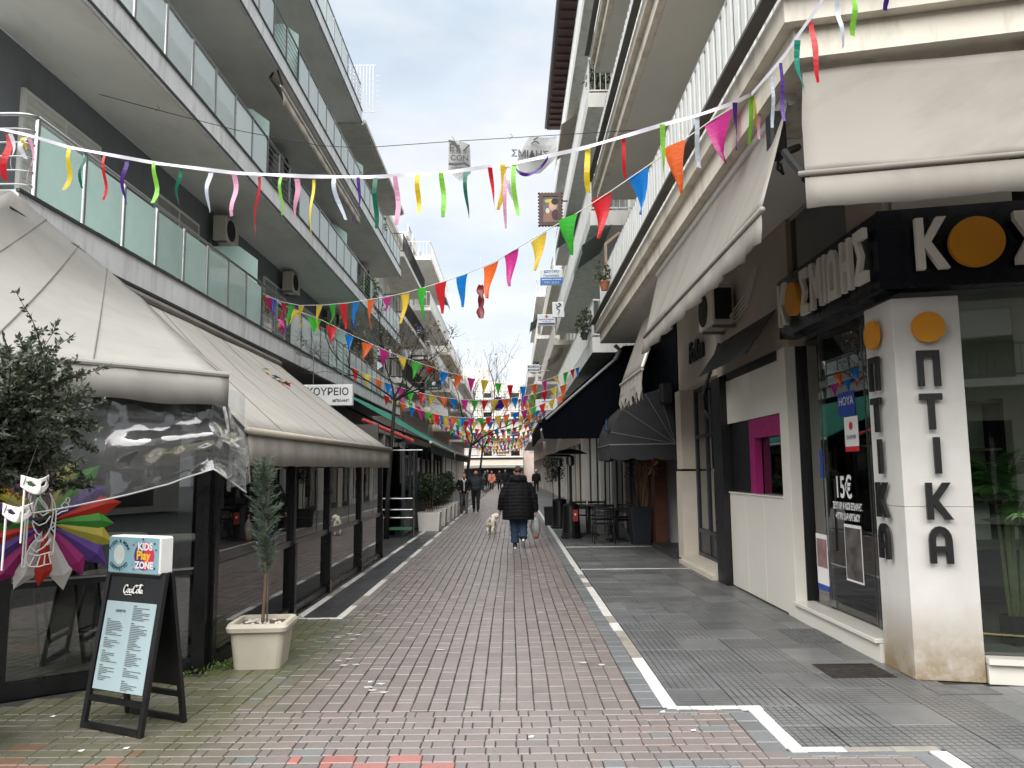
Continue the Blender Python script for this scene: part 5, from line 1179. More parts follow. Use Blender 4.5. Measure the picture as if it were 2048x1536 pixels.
# half-dome awning
M_DOME = mat('charcoal_canvas', (33, 34, 37), 0.9, 0.14, 2, stain=0.2, bmp=0.1)
A7 = thing('dome_awning', 'charcoal dutch-hood awning with scalloped valance over the bar door', 'awning', (RX, 16, 2.2))
ya, yb = 14.75, 17.3; proj = 1.25; n = 7; z0 = 2.14; hgt = 1.1
ribs = []
for k in range(n+1):
    th = math.pi/2*k/n; ribs.append((RX-proj*math.cos(th), z0+hgt*math.sin(th)))
cv = MB(); ins = 0.26
for k in range(n):
    (x0, zz0), (x1, zz1) = ribs[k], ribs[k+1]
    cv.sheet([[(x0, ya+ins*0.9, zz0), (x0, yb-ins*0.9, zz0)], [(x1, ya+ins*0.9, zz1), (x1, yb-ins*0.9, zz1)]])
cv.build('fabric', M_DOME, A7, solid=0.006)
for (yy, yc) in ((ya, ya+ins*0.9), (yb, yb-ins*0.9)):
    gq = MB(); hub = (RX-0.02, yy, z0)
    for k in range(n): gq.add([hub, (ribs[k][0], yc, ribs[k][1]), (ribs[k+1][0], yc, ribs[k+1][1])], [(0, 1, 2)])
    gq.build('gore_side', M_DOME, A7, solid=0.006, fixn=False)
    for k in range(1, n, 1):
        if k in (1, 3, 5, 6): MB().tube([(RX-0.03, yy-(0.006 if yy == ya else -0.006), z0+.003), (ribs[k][0], yc-(0.006 if yy == ya else -.006), ribs[k][1])], 0.006, 4).build('rib_seam', mat('seam_grey', (96, 97, 99), 0.8, 0.1), A7)
MB().tube([(RX, ya, z0), (ribs[0][0], ya+ins*.9, z0), (ribs[0][0], yb-ins*.9, z0), (RX, yb, z0)], 0.014, 6).build('front_bar', MATS['seam_grey'], A7)
sc = []
path = [Vector((RX, ya, z0)), Vector((ribs[0][0], ya+ins*.9, z0)), Vector((ribs[0][0], yb-ins*.9, z0)), Vector((RX, yb, z0))]
for i in range(3):
    m_ = 24
    for k in range(m_+(1 if i == 2 else 0)):
        p = path[i].lerp(path[i+1], k/m_); sc.append([p+Vector((0, 0, -.012)), p+Vector((0, 0, -0.26-0.05*abs(math.sin(k*math.pi/8)))) + Vector((0.012*math.sin(k*.9), 0, 0))])
MB().sheet(sc).build('valance', M_DOME, A7, solid=0.005)
lg = MB(); lg.box((ribs[1][0]-0.045, ya+0.42, z0+0.29), (ribs[1][0]-0.035, ya+0.72, z0+0.52)); o = lg.build('window_emblem', mat('emblem_blue', (88, 130, 160), 0.6, 0.1), A7)
for (a0, a1, c0, c1) in ((.41, .73, .51, .53), (.41, .73, .28, .30), (.41, .43, .30, .51), (.71, .73, .30, .51), (.56, .58, .30, .51)): MB().box((ribs[1][0]-0.052, ya+a0, z0+c0), (ribs[1][0]-0.036, ya+a1, z0+c1)).build('emblem_frame', M_NVW, o)
# ------------------------------------------------------------------ teal awning and the terrace rail on the other side
M_TEAL = mat('teal_canvas', (70, 158, 138), 0.8, 0.12, 1.5, stain=0.15, trans=0.4); M_DGREEN = mat('dark_green_canvas', (22, 48, 44), 0.8, 0.2, trans=0.1)
A8 = thing('terrace_awning', 'teal awning over the second shop terrace beside the bare tree', 'awning', (-3.5, 25, 2.5))
MB().sheet(quad_sheet((-4.95, 20.6, 4.0), (-4.95, 31.5, 4.0), (-2.35, 31, 2.42), (-2.35, 22.2, 2.5), 14, 6, 0.03, 0.01, 7)).build('fabric', M_TEAL, A8, smooth=True, solid=0.006)
MB().tube([(-2.35, 22.1, 2.5), (-2.35, 31, 2.42)], 0.04, 8).build('front_bar', M_WHITE, A8)
MB().sheet(valance(Vector((-2.35, 22.2, 2.48)), Vector((-2.35, 31, 2.4)), 0.3, 30, (1, 0, 0))).build('valance', M_DGREEN, A8, solid=0.005)
MB().tube([(-4.9, 22.0, 3.6), (-3.6, 21.9, 2.95), (-2.4, 22.2, 2.5)], 0.03, 6).build('folding_arm', M_BLACKM, A8)
MB().tube([(-4.0, 20.5, 3.05), (-2.75, 21.3, 2.5)], 0.05, 8).build('red_tube', mat('red_tube', (206, 80, 78), 0.5, 0.1), A8)
A9 = thing('terrace_awning', 'dark green folded awning further along the second terrace', 'awning', (-3.5, 34, 2.5))
MB().sheet(quad_sheet((-4.9, 32, 3.8), (-4.9, 44, 3.8), (-2.4, 43, 2.4), (-2.4, 32.4, 2.4), 10, 5, 0.03, 0.01, 9)).build('fabric', M_DGREEN, A9, solid=0.006)
MB().tube([(-2.4, 32.4, 2.42), (-2.4, 43, 2.42)], 0.05, 8).build('front_bar', M_CREAM, A9); MB().sheet(valance(Vector((-2.4, 32.4, 2.4)), Vector((-2.4, 43, 2.4)), 0.28, 24, (1, 0, 0))).build('valance', M_DGREEN, A9, solid=0.005)
TR = thing('terrace_railing', 'steel railing with four horizontal bars at the end of the second terrace', 'railing', (-2.6, 19.7, 0))
for x in (-3.5, -2.52): MB().tube([(x, 19.7, 0), (x, 19.7, 2.2 if x > -3 else 1.0)], 0.03, 8).build('post', M_STEEL, TR)
for z in (0.98, 0.7, 0.5): MB().tube([(-3.9, 19.7, z), (-2.52, 19.7, z)], 0.022, 8).build('bar', M_STEEL, TR)
MB().box((-3.9, 19.68, 0.2), (-2.55, 19.72, 0.27)).build('green_bar', mat('green_bar', (70, 118, 84), 0.5, 0.2), TR)
MB().tube([(-3.5, 19.7, 2.2), (-2.3, 19.7, 2.2)], 0.02, 6).build('top_bar', M_STEEL, TR)
T2 = thing('glass_terrace', 'second shop terrace with curtained panes behind the white planters', 'terrace', (-2.8, 25, 0))
for k in range(9):
    y = 20.0+k*1.3; MB().box((-2.86, y-.04, 0), (-2.78, y+.04, 2.35)).build('post', M_ALU, T2)
    if k < 8:
        MB().box((-2.83, y+.05, 0.95), (-2.818, y+1.25, 2.3)).build('glass_pane', M_TGLASS, T2); MB().box((-2.84, y+.05, 0.05), (-2.8, y+1.25, 0.9)).build('panel', M_CHAR, T2)
        MB().sheet([[(-2.95+0.03*math.sin(q*2.2), y+.1+q*0.09, 2.25), (-2.95+0.03*math.sin(q*2.2), y+.1+q*.09, 1.35)] for q in range(13)]).build('curtain', mat('curtain', (186, 176, 160), 0.85, 0.2, 4), T2, solid=0.004)
MB().box((-2.88, 19.95, 2.35), (-2.76, 30.5, 2.43)).build('top_rail', M_ALU, T2); MB().box((-6.6, 19.9, 0), (-6.5, 36, 3.6)).build('back_wall', M_DARK, T2); MB().box((-6.5, 30.6, 0), (-2.9, 30.7, 2.6)).build('end_wall', M_DARK, T2)
MB().box((-6.4, 15.4, 0), (-6.3, 19.8, 3.8)).build('back_wall', M_DARK, T2)
MB().box((-3.9, 19.9, 0.05), (-2.9, 19.95, 2.3)).build('end_pane', M_SHOPGD, T2)
# ================================================================== street objects
# ---- folding menu board
SBD = thing('menu_board', 'folding black menu board with pale blue play zone header', 'sign', (-2.53, 5.33, 0), R(-25))
M_PALEB = mat('pale_blue_print', (136, 176, 188), 0.5, 0.05, 2); M_SHEET = mat('menu_sheet', (160, 180, 184), 0.5, 0.04, 2)
W2 = 0.265; HT = 1.0; lean = 0.17
def leaf(sgn, par):             # one leaf of the A-frame; sgn=-1 front
    f = MB()
    for x in (-W2, W2): f.prism([(x-.018, sgn*lean-.014, 0), (x+.018, sgn*lean-.014, 0), (x+.018, sgn*lean+.014, 0), (x-.018, sgn*lean+.014, 0)], (0, -sgn*(lean-0.02), HT))
    def bar(z, h=0.035):
        y = sgn*(lean-(lean-0.02)*z/HT); f.box((-W2+.018, y-.013, z), (W2-.018, y+.013, z+h))
    bar(0.005); bar(0.17); bar(0.965)
    return f.build('leaf_frame', M_BLACK, par, local=True)
def lean_y(z, off=0.0): return -(lean-(lean-0.02)*z/HT)-off
def lean_panel(x0, x1, z0, z1, off, m, name, par, th=0.006):
    return MB().prism([(x0, lean_y(z0, off), z0), (x1, lean_y(z0, off), z0), (x1, lean_y(z1, off), z1), (x0, lean_y(z1, off), z1)], (0, th, 0)).build(name, m, par, local=True)
leaf(-1, SBD); leaf(1, SBD)
lean_panel(-W2+.018, W2-.018, 0.24, 0.96, 0.004, M_BLACK, 'front_panel', SBD)
bk = MB().prism([(-W2+.018, -lean_y(.24), .24), (W2-.018, -lean_y(.24), .24), (W2-.018, -lean_y(.96), .96), (-W2+.018, -lean_y(.96), .96)], (0, 0.006, 0)).build('back_panel', M_BLACK, SBD, local=True)
sh = lean_panel(-0.235, 0.235, 0.245, 0.80, 0.009, M_SHEET, 'menu_sheet', SBD, 0.003)
hd = MB().cbox((-0.245, -0.06, 0.985), (0.245, 0.055, 1.235), 0.012).build('header_box', M_WHITE, SBD, local=True)
MB().box((-0.237, -0.0635, 0.993), (0.237, -0.0605, 1.227)).build('header_print', M_PALEB, hd, local=True)
BM = Matrix.Translation(SBD.location) @ SBD.rotation_euler.to_matrix().to_4x4()
bx_, bz_ = (BM.to_3x3() @ Vector((1, 0, 0))), Vector((0, 0, 1))
tl_ = (BM.to_3x3() @ Vector((0, (lean-0.02), HT))).normalized()
def bpt(x, y, z): return BM @ Vector((x, y, z))
M_TX = mat('menu_ink', (70, 74, 78), 0.6, 0.05); M_NVT = mat('navy_ink', (28, 36, 56), 0.6, 0.05)
def htext(s, size, m, x, z, **k): return text(s, size, m, hd, bpt(x, -0.0665, z), bx_, bz_, **k)
# curved PIZZA & MORE / GEPPETTO around a blank badge
def arc_text(s, cx, cz, r, a0, a1, size, m, flip=False):
    for i, ch in enumerate(s):
        a = a0+(a1-a0)*(i/(len(s)-1)); x, z = cx+r*math.cos(a), cz+r*math.sin(a); up = Vector((math.cos(a), 0, math.sin(a)))*( -1 if flip else 1); xd = Vector((up.z, 0, -up.x))
        if ch != ' ': text(ch, size, m, hd, bpt(x, -0.0665, z), BM.to_3x3() @ xd, BM.to_3x3() @ up, bold=0.001)
arc_text('PIZZA & MORE', -0.135, 1.10, 0.092, R(150), R(30), 0.03, M_NVT); arc_text('GEPPETTO', -0.135, 1.11, 0.107, R(222), R(318), 0.036, M_NVT, True)
MB().prism([(-0.135+0.052*math.cos(k*math.pi/12), -0.0655, 1.11+0.066*math.sin(k*math.pi/12)) for k in range(24)], (0, 0.001, 0)).build('blank_badge', mat('badge_grey', (204, 208, 206), 0.6, 0.1, 20), hd, local=True)
MB().prism([(0.105+0.094*math.cos(k*math.pi/16), -0.0655, 1.108+0.094*math.sin(k*math.pi/16)) for k in range(32)], (0, 0.001, 0)).build('purple_disc', mat('logo_purple', (92, 36, 108), 0.6, 0.1), hd, local=True)
MB().prism([(0.105+0.094*math.cos(k*math.pi/16-math.pi/2), -0.0662, 1.108+0.094*math.sin(k*math.pi/16-math.pi/2)) for k in range(17)], (0, 0.0005, 0)).build('red_half', mat('logo_red', (206, 50, 82), 0.6, 0.1), hd, local=True)
M_YL = mat('logo_yellow', (236, 188, 48), 0.6, 0.05); M_CY = mat('logo_cyan', (92, 170, 206), 0.6, 0.05)
for s, x, z, size, m in (('KIDS', 0.112, 1.148, 0.066, M_PW), ('Play', 0.098, 1.085, 0.08, M_YL), ('ZONE', 0.108, 1.027, 0.062, M_PW)): htext(s, size, m, x, z, bold=0.003)
for k, (x, z, m) in enumerate([(0.0, 1.18, MATS['logo_red']), (0.022, 1.2, M_CY), (0.2, 1.19, M_NVT), (0.215, 1.15, MATS['logo_purple']), (0.205, 1.03, M_NVT), (-0.005, 1.05, M_CY), (0.01, 1.02, MATS['logo_red']), (0.09, 1.217, M_NVT)]):
    MB().prism([(x+(0.011 if q % 2 == 0 else 0.005)*math.sin(q*math.pi/5), -0.0655, z+(0.011 if q % 2 == 0 else 0.005)*math.cos(q*math.pi/5)) for q in range(10)], (0, 0.001, 0)).build('star', m, hd, local=True)
# drink logo in white script on the black band
def strk(pts, w, z=0.865, s=1.0, x0=0.0): return MB().tube([bpt(x0+px*s, lean_y(z+pz*s, 0.0125), z+pz*s) for px, pz in pts], w, 5)
def bez(p, n=10):
    out = []
    for i in range(0, len(p)-3, 3):
        a, b, c, d = [Vector((q[0], q[1], 0)) for q in p[i:i+4]]
        for k in range(n): t = k/n; v = a*(1-t)**3+b*3*t*(1-t)**2+c*3*t*t*(1-t)+d*t**3; out.append((v.x, v.y))
    out.append(p[-1]); return out
logo = MB()
def lg_(p, w=0.0034, x0=-0.085): 
    b_ = strk(bez(p), w, 0.868, 1.0, x0); logo.add(b_.v, b_.f)
def small_o(x): lg_([(x+.012, .016), (x-.004, .02), (x-.006, -.008), (x+.006, -.008), (x+.018, -.006), (x+.02, .016), (x+.012, .016)])
for x in (0.0, 0.088): lg_([(x+.026, .03), (x+.03, .048), (x+.006, .046), (x-.004, .018), (x-.012, -.012), (x+.006, -.016), (x+.022, 0)], 0.0042)
small_o(0.028); lg_([(.062, .014), (.05, .022), (.044, -.008), (.056, -.008), (.06, -.008), (.066, -.002), (.068, .002)]); lg_([(.08, .014), (.064, .02), (.064, -.008), (.074, -.007), (.08, -.004), (.084, .008), (.084, .014), (.082, 0), (.084, -.008), (.09, -.006)])
small_o(0.118); lg_([(.138, .0), (.15, .03), (.158, .05), (.15, .05), (.142, .048), (.138, -.006), (.148, -.008)], 0.0038); lg_([(.166, .014), (.152, .02), (.15, -.008), (.16, -.007), (.166, -.004), (.17, .008), (.17, .014), (.168, 0), (.17, -.008), (.176, -.006)])
lg_([(.004, -.016), (.03, -.03), (.05, -.012), (.075, -.022)], 0.003); lg_([(.112, .044), (.13, .034), (.14, .052), (.172, .044)], 0.003); lg_([(.078, .02), (.082, .021), (.086, .021), (.09, .02)], 0.0028)
logo.build('script_logo', M_PW, SBD)
rng = random.Random(5)
def mline(x, z, w, h, m=M_TX): MB().prism([(x, lean_y(z, .0128), z), (x+w, lean_y(z, .0128), z), (x+w, lean_y(z+h, .0128), z+h), (x, lean_y(z+h, .0128), z+h)], (0, 0.0004, 0)).build('menu_line', m, sh, local=True)
text('GEPPETTO', 0.02, M_TX, sh, bpt(-0.085, lean_y(.735, .0132), .735), bx_, tl_, bold=0.0008)
for (x, z0, n) in ((-0.2, 0.67, 9), (-0.2, 0.55, 5), (-0.2, 0.47, 6), (-0.2, 0.38, 4), (-0.2, 0.325, 3), (0.03, 0.765, 8), (0.03, 0.655, 15), (0.03, 0.48, 8), (0.03, 0.375, 4), (0.03, 0.30, 5)):
    mline(x, z0+0.012, 0.03, 0.005)
    for k in range(n): mline(x+0.0, z0-k*0.0105, rng.uniform(0.06, 0.165), 0.0035)
# ---- beige planter with a thin cypress
M_POTB = mat('cast_stone', (186, 180, 164), 0.8, 0.14, 3, stain=0.55, streak=(3, 3, 1), bmp=0.25)
PL = thing('planter', 'square beige cast-stone planter with moulded rim beside the glass terrace', 'planter', (-2.2, 6.93, 0), R(4))
def rsq(h, z, r=0.06, n=4):
    o = []
    for (sx, sy, a0) in ((1, 1, 0), (-1, 1, 90), (-1, -1, 180), (1, -1, 270)):
        for k in range(n+1): a = R(a0+90*k/n); o.append((sx*(h-r)+r*math.cos(a), sy*(h-r)+r*math.sin(a), z))
    return o
MB().ring([rsq(0.195, 0.0), rsq(0.225, 0.29), rsq(0.228, 0.30), rsq(0.252, 0.315), rsq(0.258, 0.35), rsq(0.245, 0.378), rsq(0.205, 0.378), rsq(0.2, 0.34)]).build('box', M_POTB, PL, local=True)
MB().ring([rsq(0.199, 0.33), rsq(0.199, 0.342)]).build('soil', mat('soil', (96, 76, 60), 0.95, 0.4, 20), PL, local=True)
pb = MB(); rng = random.Random(8)
for k in range(40): 
    x, y = rng.uniform(-.17, .17), rng.uniform(-.17, .17); pb.lathe((x, y, 0.338), [(0.012, 0), (0.018, 0.008), (0.01, 0.018)], 6)
tag(pb.build('pebbles', mat('pebble', (196, 194, 186), 0.7, 0.2), PL, local=True), kind='stuff')
M_CYP = mat('cypress_leaf', (0.115, 0.155, 0.11), 0.6, 0.35, 9, trans=0.25); M_BARK = mat('bark', (0.12, 0.085, 0.06), 0.85, 0.4, 12, bmp=0.5); M_BARKD = mat('dark_bark', (0.014, 0.012, 0.011), 0.85, 0.4, 12, bmp=0.5)
CY = thing('cypress_tree', 'thin feathery young cypress growing in the beige planter', 'tree', (-2.2, 6.93, 0.34))
tr = MB(); tr.tube([(0, 0, 0), (0.01, 0.01, 0.4), (0.0, 0, 0.8), (0.03, 0, 1.3)], [0.016, 0.013, 0.01, 0.004], 7); tr.tube([(0.03, 0.02, 0), (0.03, 0.02, 0.55)], 0.008, 5); tr.build('trunk', M_BARK, CY, local=True)
cw = MB(); rng = random.Random(3)
for k in range(180):
    z = 0.42+0.92*(k/180)**0.9; rr = 0.155*math.sin(math.pi*min(1, 0.12+0.9*(1.36-z)/1.08))**0.8*rng.uniform(0.45, 1.0); a = rng.uniform(0, 6.28)
    base = Vector((0.02*math.sin(z*4), 0, z)); tip = base+Vector((math.cos(a)*rr, math.sin(a)*rr, rng.uniform(0.06, 0.2)))
    for q in range(6):
        b0 = base.lerp(tip, 0.15+q*0.15); 
        for s in range(3):
            d = Vector((math.cos(a+rng.uniform(-1, 1)), math.sin(a+rng.uniform(-1, 1)), rng.uniform(0.1, 1.0))).normalized()*rng.uniform(0.03, 0.07); sd = d.orthogonal().normalized()*0.0042
            cw.add([b0-sd, b0+sd, b0+d], [(0, 1, 2)])
    cw.add([base-Vector((0, 0, .002)), base+Vector((0, 0, .002)), tip], [(0, 1, 2)])
cw.build('crown', M_CYP, CY, local=True, fixn=False)
tag(MB().build('x', M_CYP), None) if False else None
# weeds at the foot of the glass
M_WEED = mat('weed', (0.10, 0.17, 0.04), 0.6, 0.4, 9, trans=0.3)
for i, (px, py, n, lab) in enumerate([(430, 1338, 160, 'low green weeds at the foot of the corner post'), (575, 1238, 70, 'low green weeds beside the second glass post'), (528, 1302, 60, 'small moss tuft beside the beige planter'), (390, 1352, 60, 'weed tuft beside the menu board foot')]):
    c = onz(px, py); mb = MB(); leaf_cloud(mb, (c.x, c.y, 0.025), (0.16, 0.1, 0.03), n, 0.02, random.Random(i), 1.6)
    tag(mb.build('weed', M_WEED, fixn=False), lab, 'weed', None)
# ---- olive tree in front of the corner glass
M_OLV = mat('olive_leaf', (0.078, 0.096, 0.062), 0.5, 0.5, 12, trans=0.2)
OL = thing('olive_tree', 'dense grey-green olive tree standing before the terrace corner', 'tree', (-3.48, 4.75, 0.42))
tk = MB(); lv = MB(); rng = random.Random(21)
tk.tube([(0, 0, -0.05), (0.03, 0.02, 0.6), (0.0, 0, 1.25)], [0.04, 0.033, 0.028], 8)
def twig(p, d, Ln, r, depth):
    pts = [p]; 
    for q in range(5):
        d = (d+Vector((rng.gauss(0, .14), rng.gauss(0, .14), rng.gauss(0.03, .1)))).normalized(); pts.append(pts[-1]+d*(Ln/5))
    tk.tube(pts, [r*(1-0.14*i) for i in range(6)], 5)
    if depth < 3:
        for q in range(5 if depth < 2 else 3):
            i = rng.randint(1, 5); nd = (d+Vector((rng.gauss(0, .7), rng.gauss(0, .7), rng.gauss(0.1, .55)))).normalized(); twig(pts[i], nd, Ln*rng.uniform(.55, .85), r*.55, depth+1)
    if depth >= 1:
        for i in range(1, 6):
            for s in range(7):
                b0 = pts[i-1].lerp(pts[i], rng.random()); ld = (d*0.6+Vector((rng.gauss(0, .7), rng.gauss(0, .7), rng.gauss(0.05, .6)))).normalized(); sd = ld.orthogonal().normalized(); sd = Matrix.Rotation(rng.uniform(0, 6.28), 3, ld) @ sd
                L_ = rng.uniform(.03, .052); W_ = rng.uniform(.007, .0115); nn = ld.cross(sd)*0.002
                lv.add([b0, b0+ld*L_*.5+sd*W_+nn, b0+ld*L_, b0+ld*L_*.5-sd*W_+nn], [(0, 1, 2), (0, 2, 3)])
for k in range(15):
    a = 6.28*k/15+rng.uniform(-.3, .3); el = rng.uniform(0.15, 1.1); twig(Vector((0, 0, 1.0+0.018*k)), Vector((math.cos(a)*math.cos(el), math.sin(a)*math.cos(el), math.sin(el))), rng.uniform(.42, .54), .014, 0)
for k in range(5): twig(Vector((0.1, 0.05, 1.2)), Vector((rng.uniform(0.1, .7), rng.uniform(-.3, .3), rng.uniform(.35, 1))).normalized(), rng.uniform(.42, .62), .013, 1)
tk.build('trunk', M_BARKD, OL, local=True); lv.build('crown', M_OLV, OL, local=True, fixn=False)
PO = thing('planter', 'round pale pot holding the olive tree before the terrace corner', 'planter', (-3.48, 4.75, 0))
MB().lathe((0, 0, 0), [(0.2, 0), (0.3, 0.2), (0.31, 0.38), (0.33, 0.4), (0.33, 0.45), (0.28, 0.45), (0.27, 0.40), (0.0, 0.40)], 24).build('pot', mat('pale_pot', (214, 208, 196), 0.6, 0.1), PO, local=True, smooth=False)
# ---- white masks on strings hanging from the olive branches
def mask(label, px, py, yd, size, turn, dots=True):
    c = ony(px, py, yd); t = thing('carnival_mask', label, 'mask', c, turn); rows = []; nx, ny = 22, 16
    bm = bmesh.new(); vs = {}
    for i in range(ny+1):
        for j in range(nx+1):
            u = j/nx*2-1; v = i/ny*2-1
            up = 0.62+0.22*abs(u)**1.5-0.1*(1-abs(u)); lo = -0.55*(1-abs(u)**2)-0.12+0.1*abs(u)
            z = lo+(up-lo)*(v+1)/2; x = u; y = 0.55*u*u-0.42*math.exp(-(u/0.16)**2)*max(0, 1-(v+0.3)**2)*1.0
            vs[i, j] = bm.verts.new((x*size, y*size, z*size))
    for i in range(ny):
        for j in range(nx):
            u = (j+.5)/nx*2-1; v = (i+.5)/ny*2-1
            if ((abs(u)-0.45)/0.24)**2+((v-0.15)/0.3)**2 < 1: continue
            bm.faces.new((vs[i, j], vs[i, j+1], vs[i+1, j+1], vs[i+1, j]))
    me = bpy.data.meshes.new('face'); bm.to_mesh(me); bm.free(); me.materials.append(mat('mask_white', (226, 224, 218), 0.45, 0.05)); me.polygons.foreach_set('use_smooth', [True]*len(me.polygons))
    o = bpy.data.objects.new('face', me); COL.objects.link(o); o.parent = t; md = o.modifiers.new('s', 'SOLIDIFY'); md.thickness = 0.003
    MB().tube([(-size*.9, 0.02, 0.1*size), (0, 0.03, size*3.2), (size*.9, 0.02, 0.1*size)], 0.0022, 4).build('string', M_CABLE, t, local=True)
    MB().tube([(-size*.75, 0.03, -0.2*size), (-size*.8, 0.03, -size*4.2)], [0.006, 0.005], 5).build('ribbon', mat('mask_white', (226, 224, 218)), t, local=True)
    return t
mask('white carnival half-mask hanging lowest from the olive branches', 36, 1028, 4.15, 0.07, R(35)); mask('white carnival half-mask hanging just under the olive leaves', 76, 972, 4.1, 0.07, R(55))
gd = MB(); c = ony(22, 985, 5.2)
for k in range(40): q = c+Vector((-0.12+0.006*k, 0.0, 0.06-0.003*k)); gd.add([q+Vector((rng.uniform(-.03, .03), rng.uniform(-.03, .03), rng.uniform(-.03, .03))) for _ in range(3)], [(0, 1, 2)])
tag(gd.build('tinsel', mat('gold_tinsel', (0.8, 0.58, 0.1), 0.25, 0.2, metal=1.0), fixn=False), 'short gold tinsel by the hanging masks', 'tinsel')
# ---- paper fan flowers behind and on the glass
FANC = {'r': (196, 48, 34), 'g': (70, 150, 58), 'y': (186, 176, 70), 'p': (92, 62, 140), 'm': (160, 40, 110), 'w': (206, 202, 200), 'n': (96, 30, 44)}
def fan(label, ctr, xd, nrm, rad, seq, inner=0.12):
    t = thing('paper_fan', label, 'paper fan', ctr); xd = Vector(xd); up = Vector((0, 0, 1)); nrm = Vector(nrm); n = len(seq); c = Vector(ctr)
    for k, ch in enumerate(seq):
        a = math.pi/2-2*math.pi*k/n; d = xd*math.cos(a)+up*math.sin(a); s = d.cross(nrm); w = rad*0.22; rr = rad*(0.88+0.16*((k*7) % 5)/4)
        P = [c+d*rad*inner, c+d*rr*.55+s*w*.62+nrm*.0, c+d*rr*.8+s*w*.75, c+d*rr*1.08+s*w*0.25, c+d*rr*.8-s*w*.75, c+d*rr*.55-s*w*.62, c+d*rr*.5+nrm*.022*rad/0.45, c+d*rr*.85+nrm*.03*rad/.45]
        MB().add(P, [(0, 1, 6), (1, 2, 7, 6), (2, 3, 7), (3, 4, 7), (4, 5, 6, 7), (5, 0, 6)]).build('petal', mat('fan_'+ch, FANC[ch], 0.6, 0.15, 8, trans=0.25), t, fixn=False)
    return t
fc = onplane(92, 1045, along(0, 0.05), along(2, 0.05))
fan('large rainbow paper fan on the corner glass behind the masks', fc, -cu, cnrm, 0.5, 'nygprgypmwrwmprgpymg')
fan('smaller rainbow paper fan inside the long glass front', (GX-0.12, 9.9, 1.42), (0, -1, 0), (1, 0, 0), 0.42, 'rpgmwrpygmrpgn')
fan('rainbow paper rosette hanging at the bar door', (RX-0.12, 16.72, 1.72), (0.3, -0.95, 0), (-0.95, -0.3, 0), 0.26, 'gryprgmygrp')
# white line drawing of a robed figure on the corner glass
FG = thing('glass_drawing', 'white outline drawing of a robed figure stuck on the corner glass', 'drawing', tuple(along(1.0, 0.02)))
S_ = 330/1690.0
def draw(pts, w=0.0055, closed=False):
    P = [onplane(x*S_, 850+y*300/1536.0, along(0, 0.13), along(2, 0.13)) for x, y in pts]
    if closed: P.append(P[0])
    MB().tube(P, w, 5).build('line', M_PW, FG)
draw([(222, 1455), (262, 940), (300, 700)], 0.006); draw([(250, 1455), (286, 940), (318, 720)], 0.006); draw([(222, 1455), (250, 1455)])
draw([(520, 560), (470, 610), (510, 650), (480, 680), (545, 660), (560, 620), (520, 560)]); draw([(510, 700), (560, 800), (575, 900), (560, 1110), (545, 1290), (520, 1330)]); draw([(530, 720), (545, 900), (520, 1050), (470, 1150), (380, 1200)])
draw([(400, 710), (420, 760), (450, 790), (480, 830), (495, 880)]); draw([(400, 900), (440, 930), (500, 890)]); draw([(330, 980), (400, 1030), (470, 1000), (520, 930)]); draw([(330, 1000), (350, 1060), (380, 1110), (420, 1130)])
draw([(360, 1120), (370, 1180), (430, 1190), (510, 1080)]); draw([(360, 1180), (310, 1240), (275, 1310)]); draw([(300, 1240), (370, 1300), (450, 1250), (520, 1160)]); draw([(275, 1310), (380, 1340), (520, 1300)])
draw([(275, 1320), (265, 1400), (300, 1450), (400, 1450), (460, 1430), (520, 1420), (500, 1310)]); draw([(350, 1345), (300, 1445)]); draw([(410, 1340), (375, 1448)]); draw([(460, 1325), (450, 1432)])
draw([(570, 890), (620, 850), (700, 850), (690, 875), (630, 890), (580, 920)]); draw([(640, 850), (630, 820), (660, 790), (690, 800), (710, 830), (690, 850)]); draw([(675, 785), (680, 750), (710, 745), (715, 775), (700, 800)])
draw([(460, 700), (400, 720), (350, 850), (345, 950)]); draw([(530, 990), (565, 1020), (525, 1060), (560, 1100)]); draw([(480, 1230), (530, 1170)])
for k in range(7): draw([(385+k*16+8*math.cos(a), 745+k*20+9*math.sin(a)) for a in (0, 1.2, 2.4, 3.6, 4.8, 6.0)], 0.004, True)
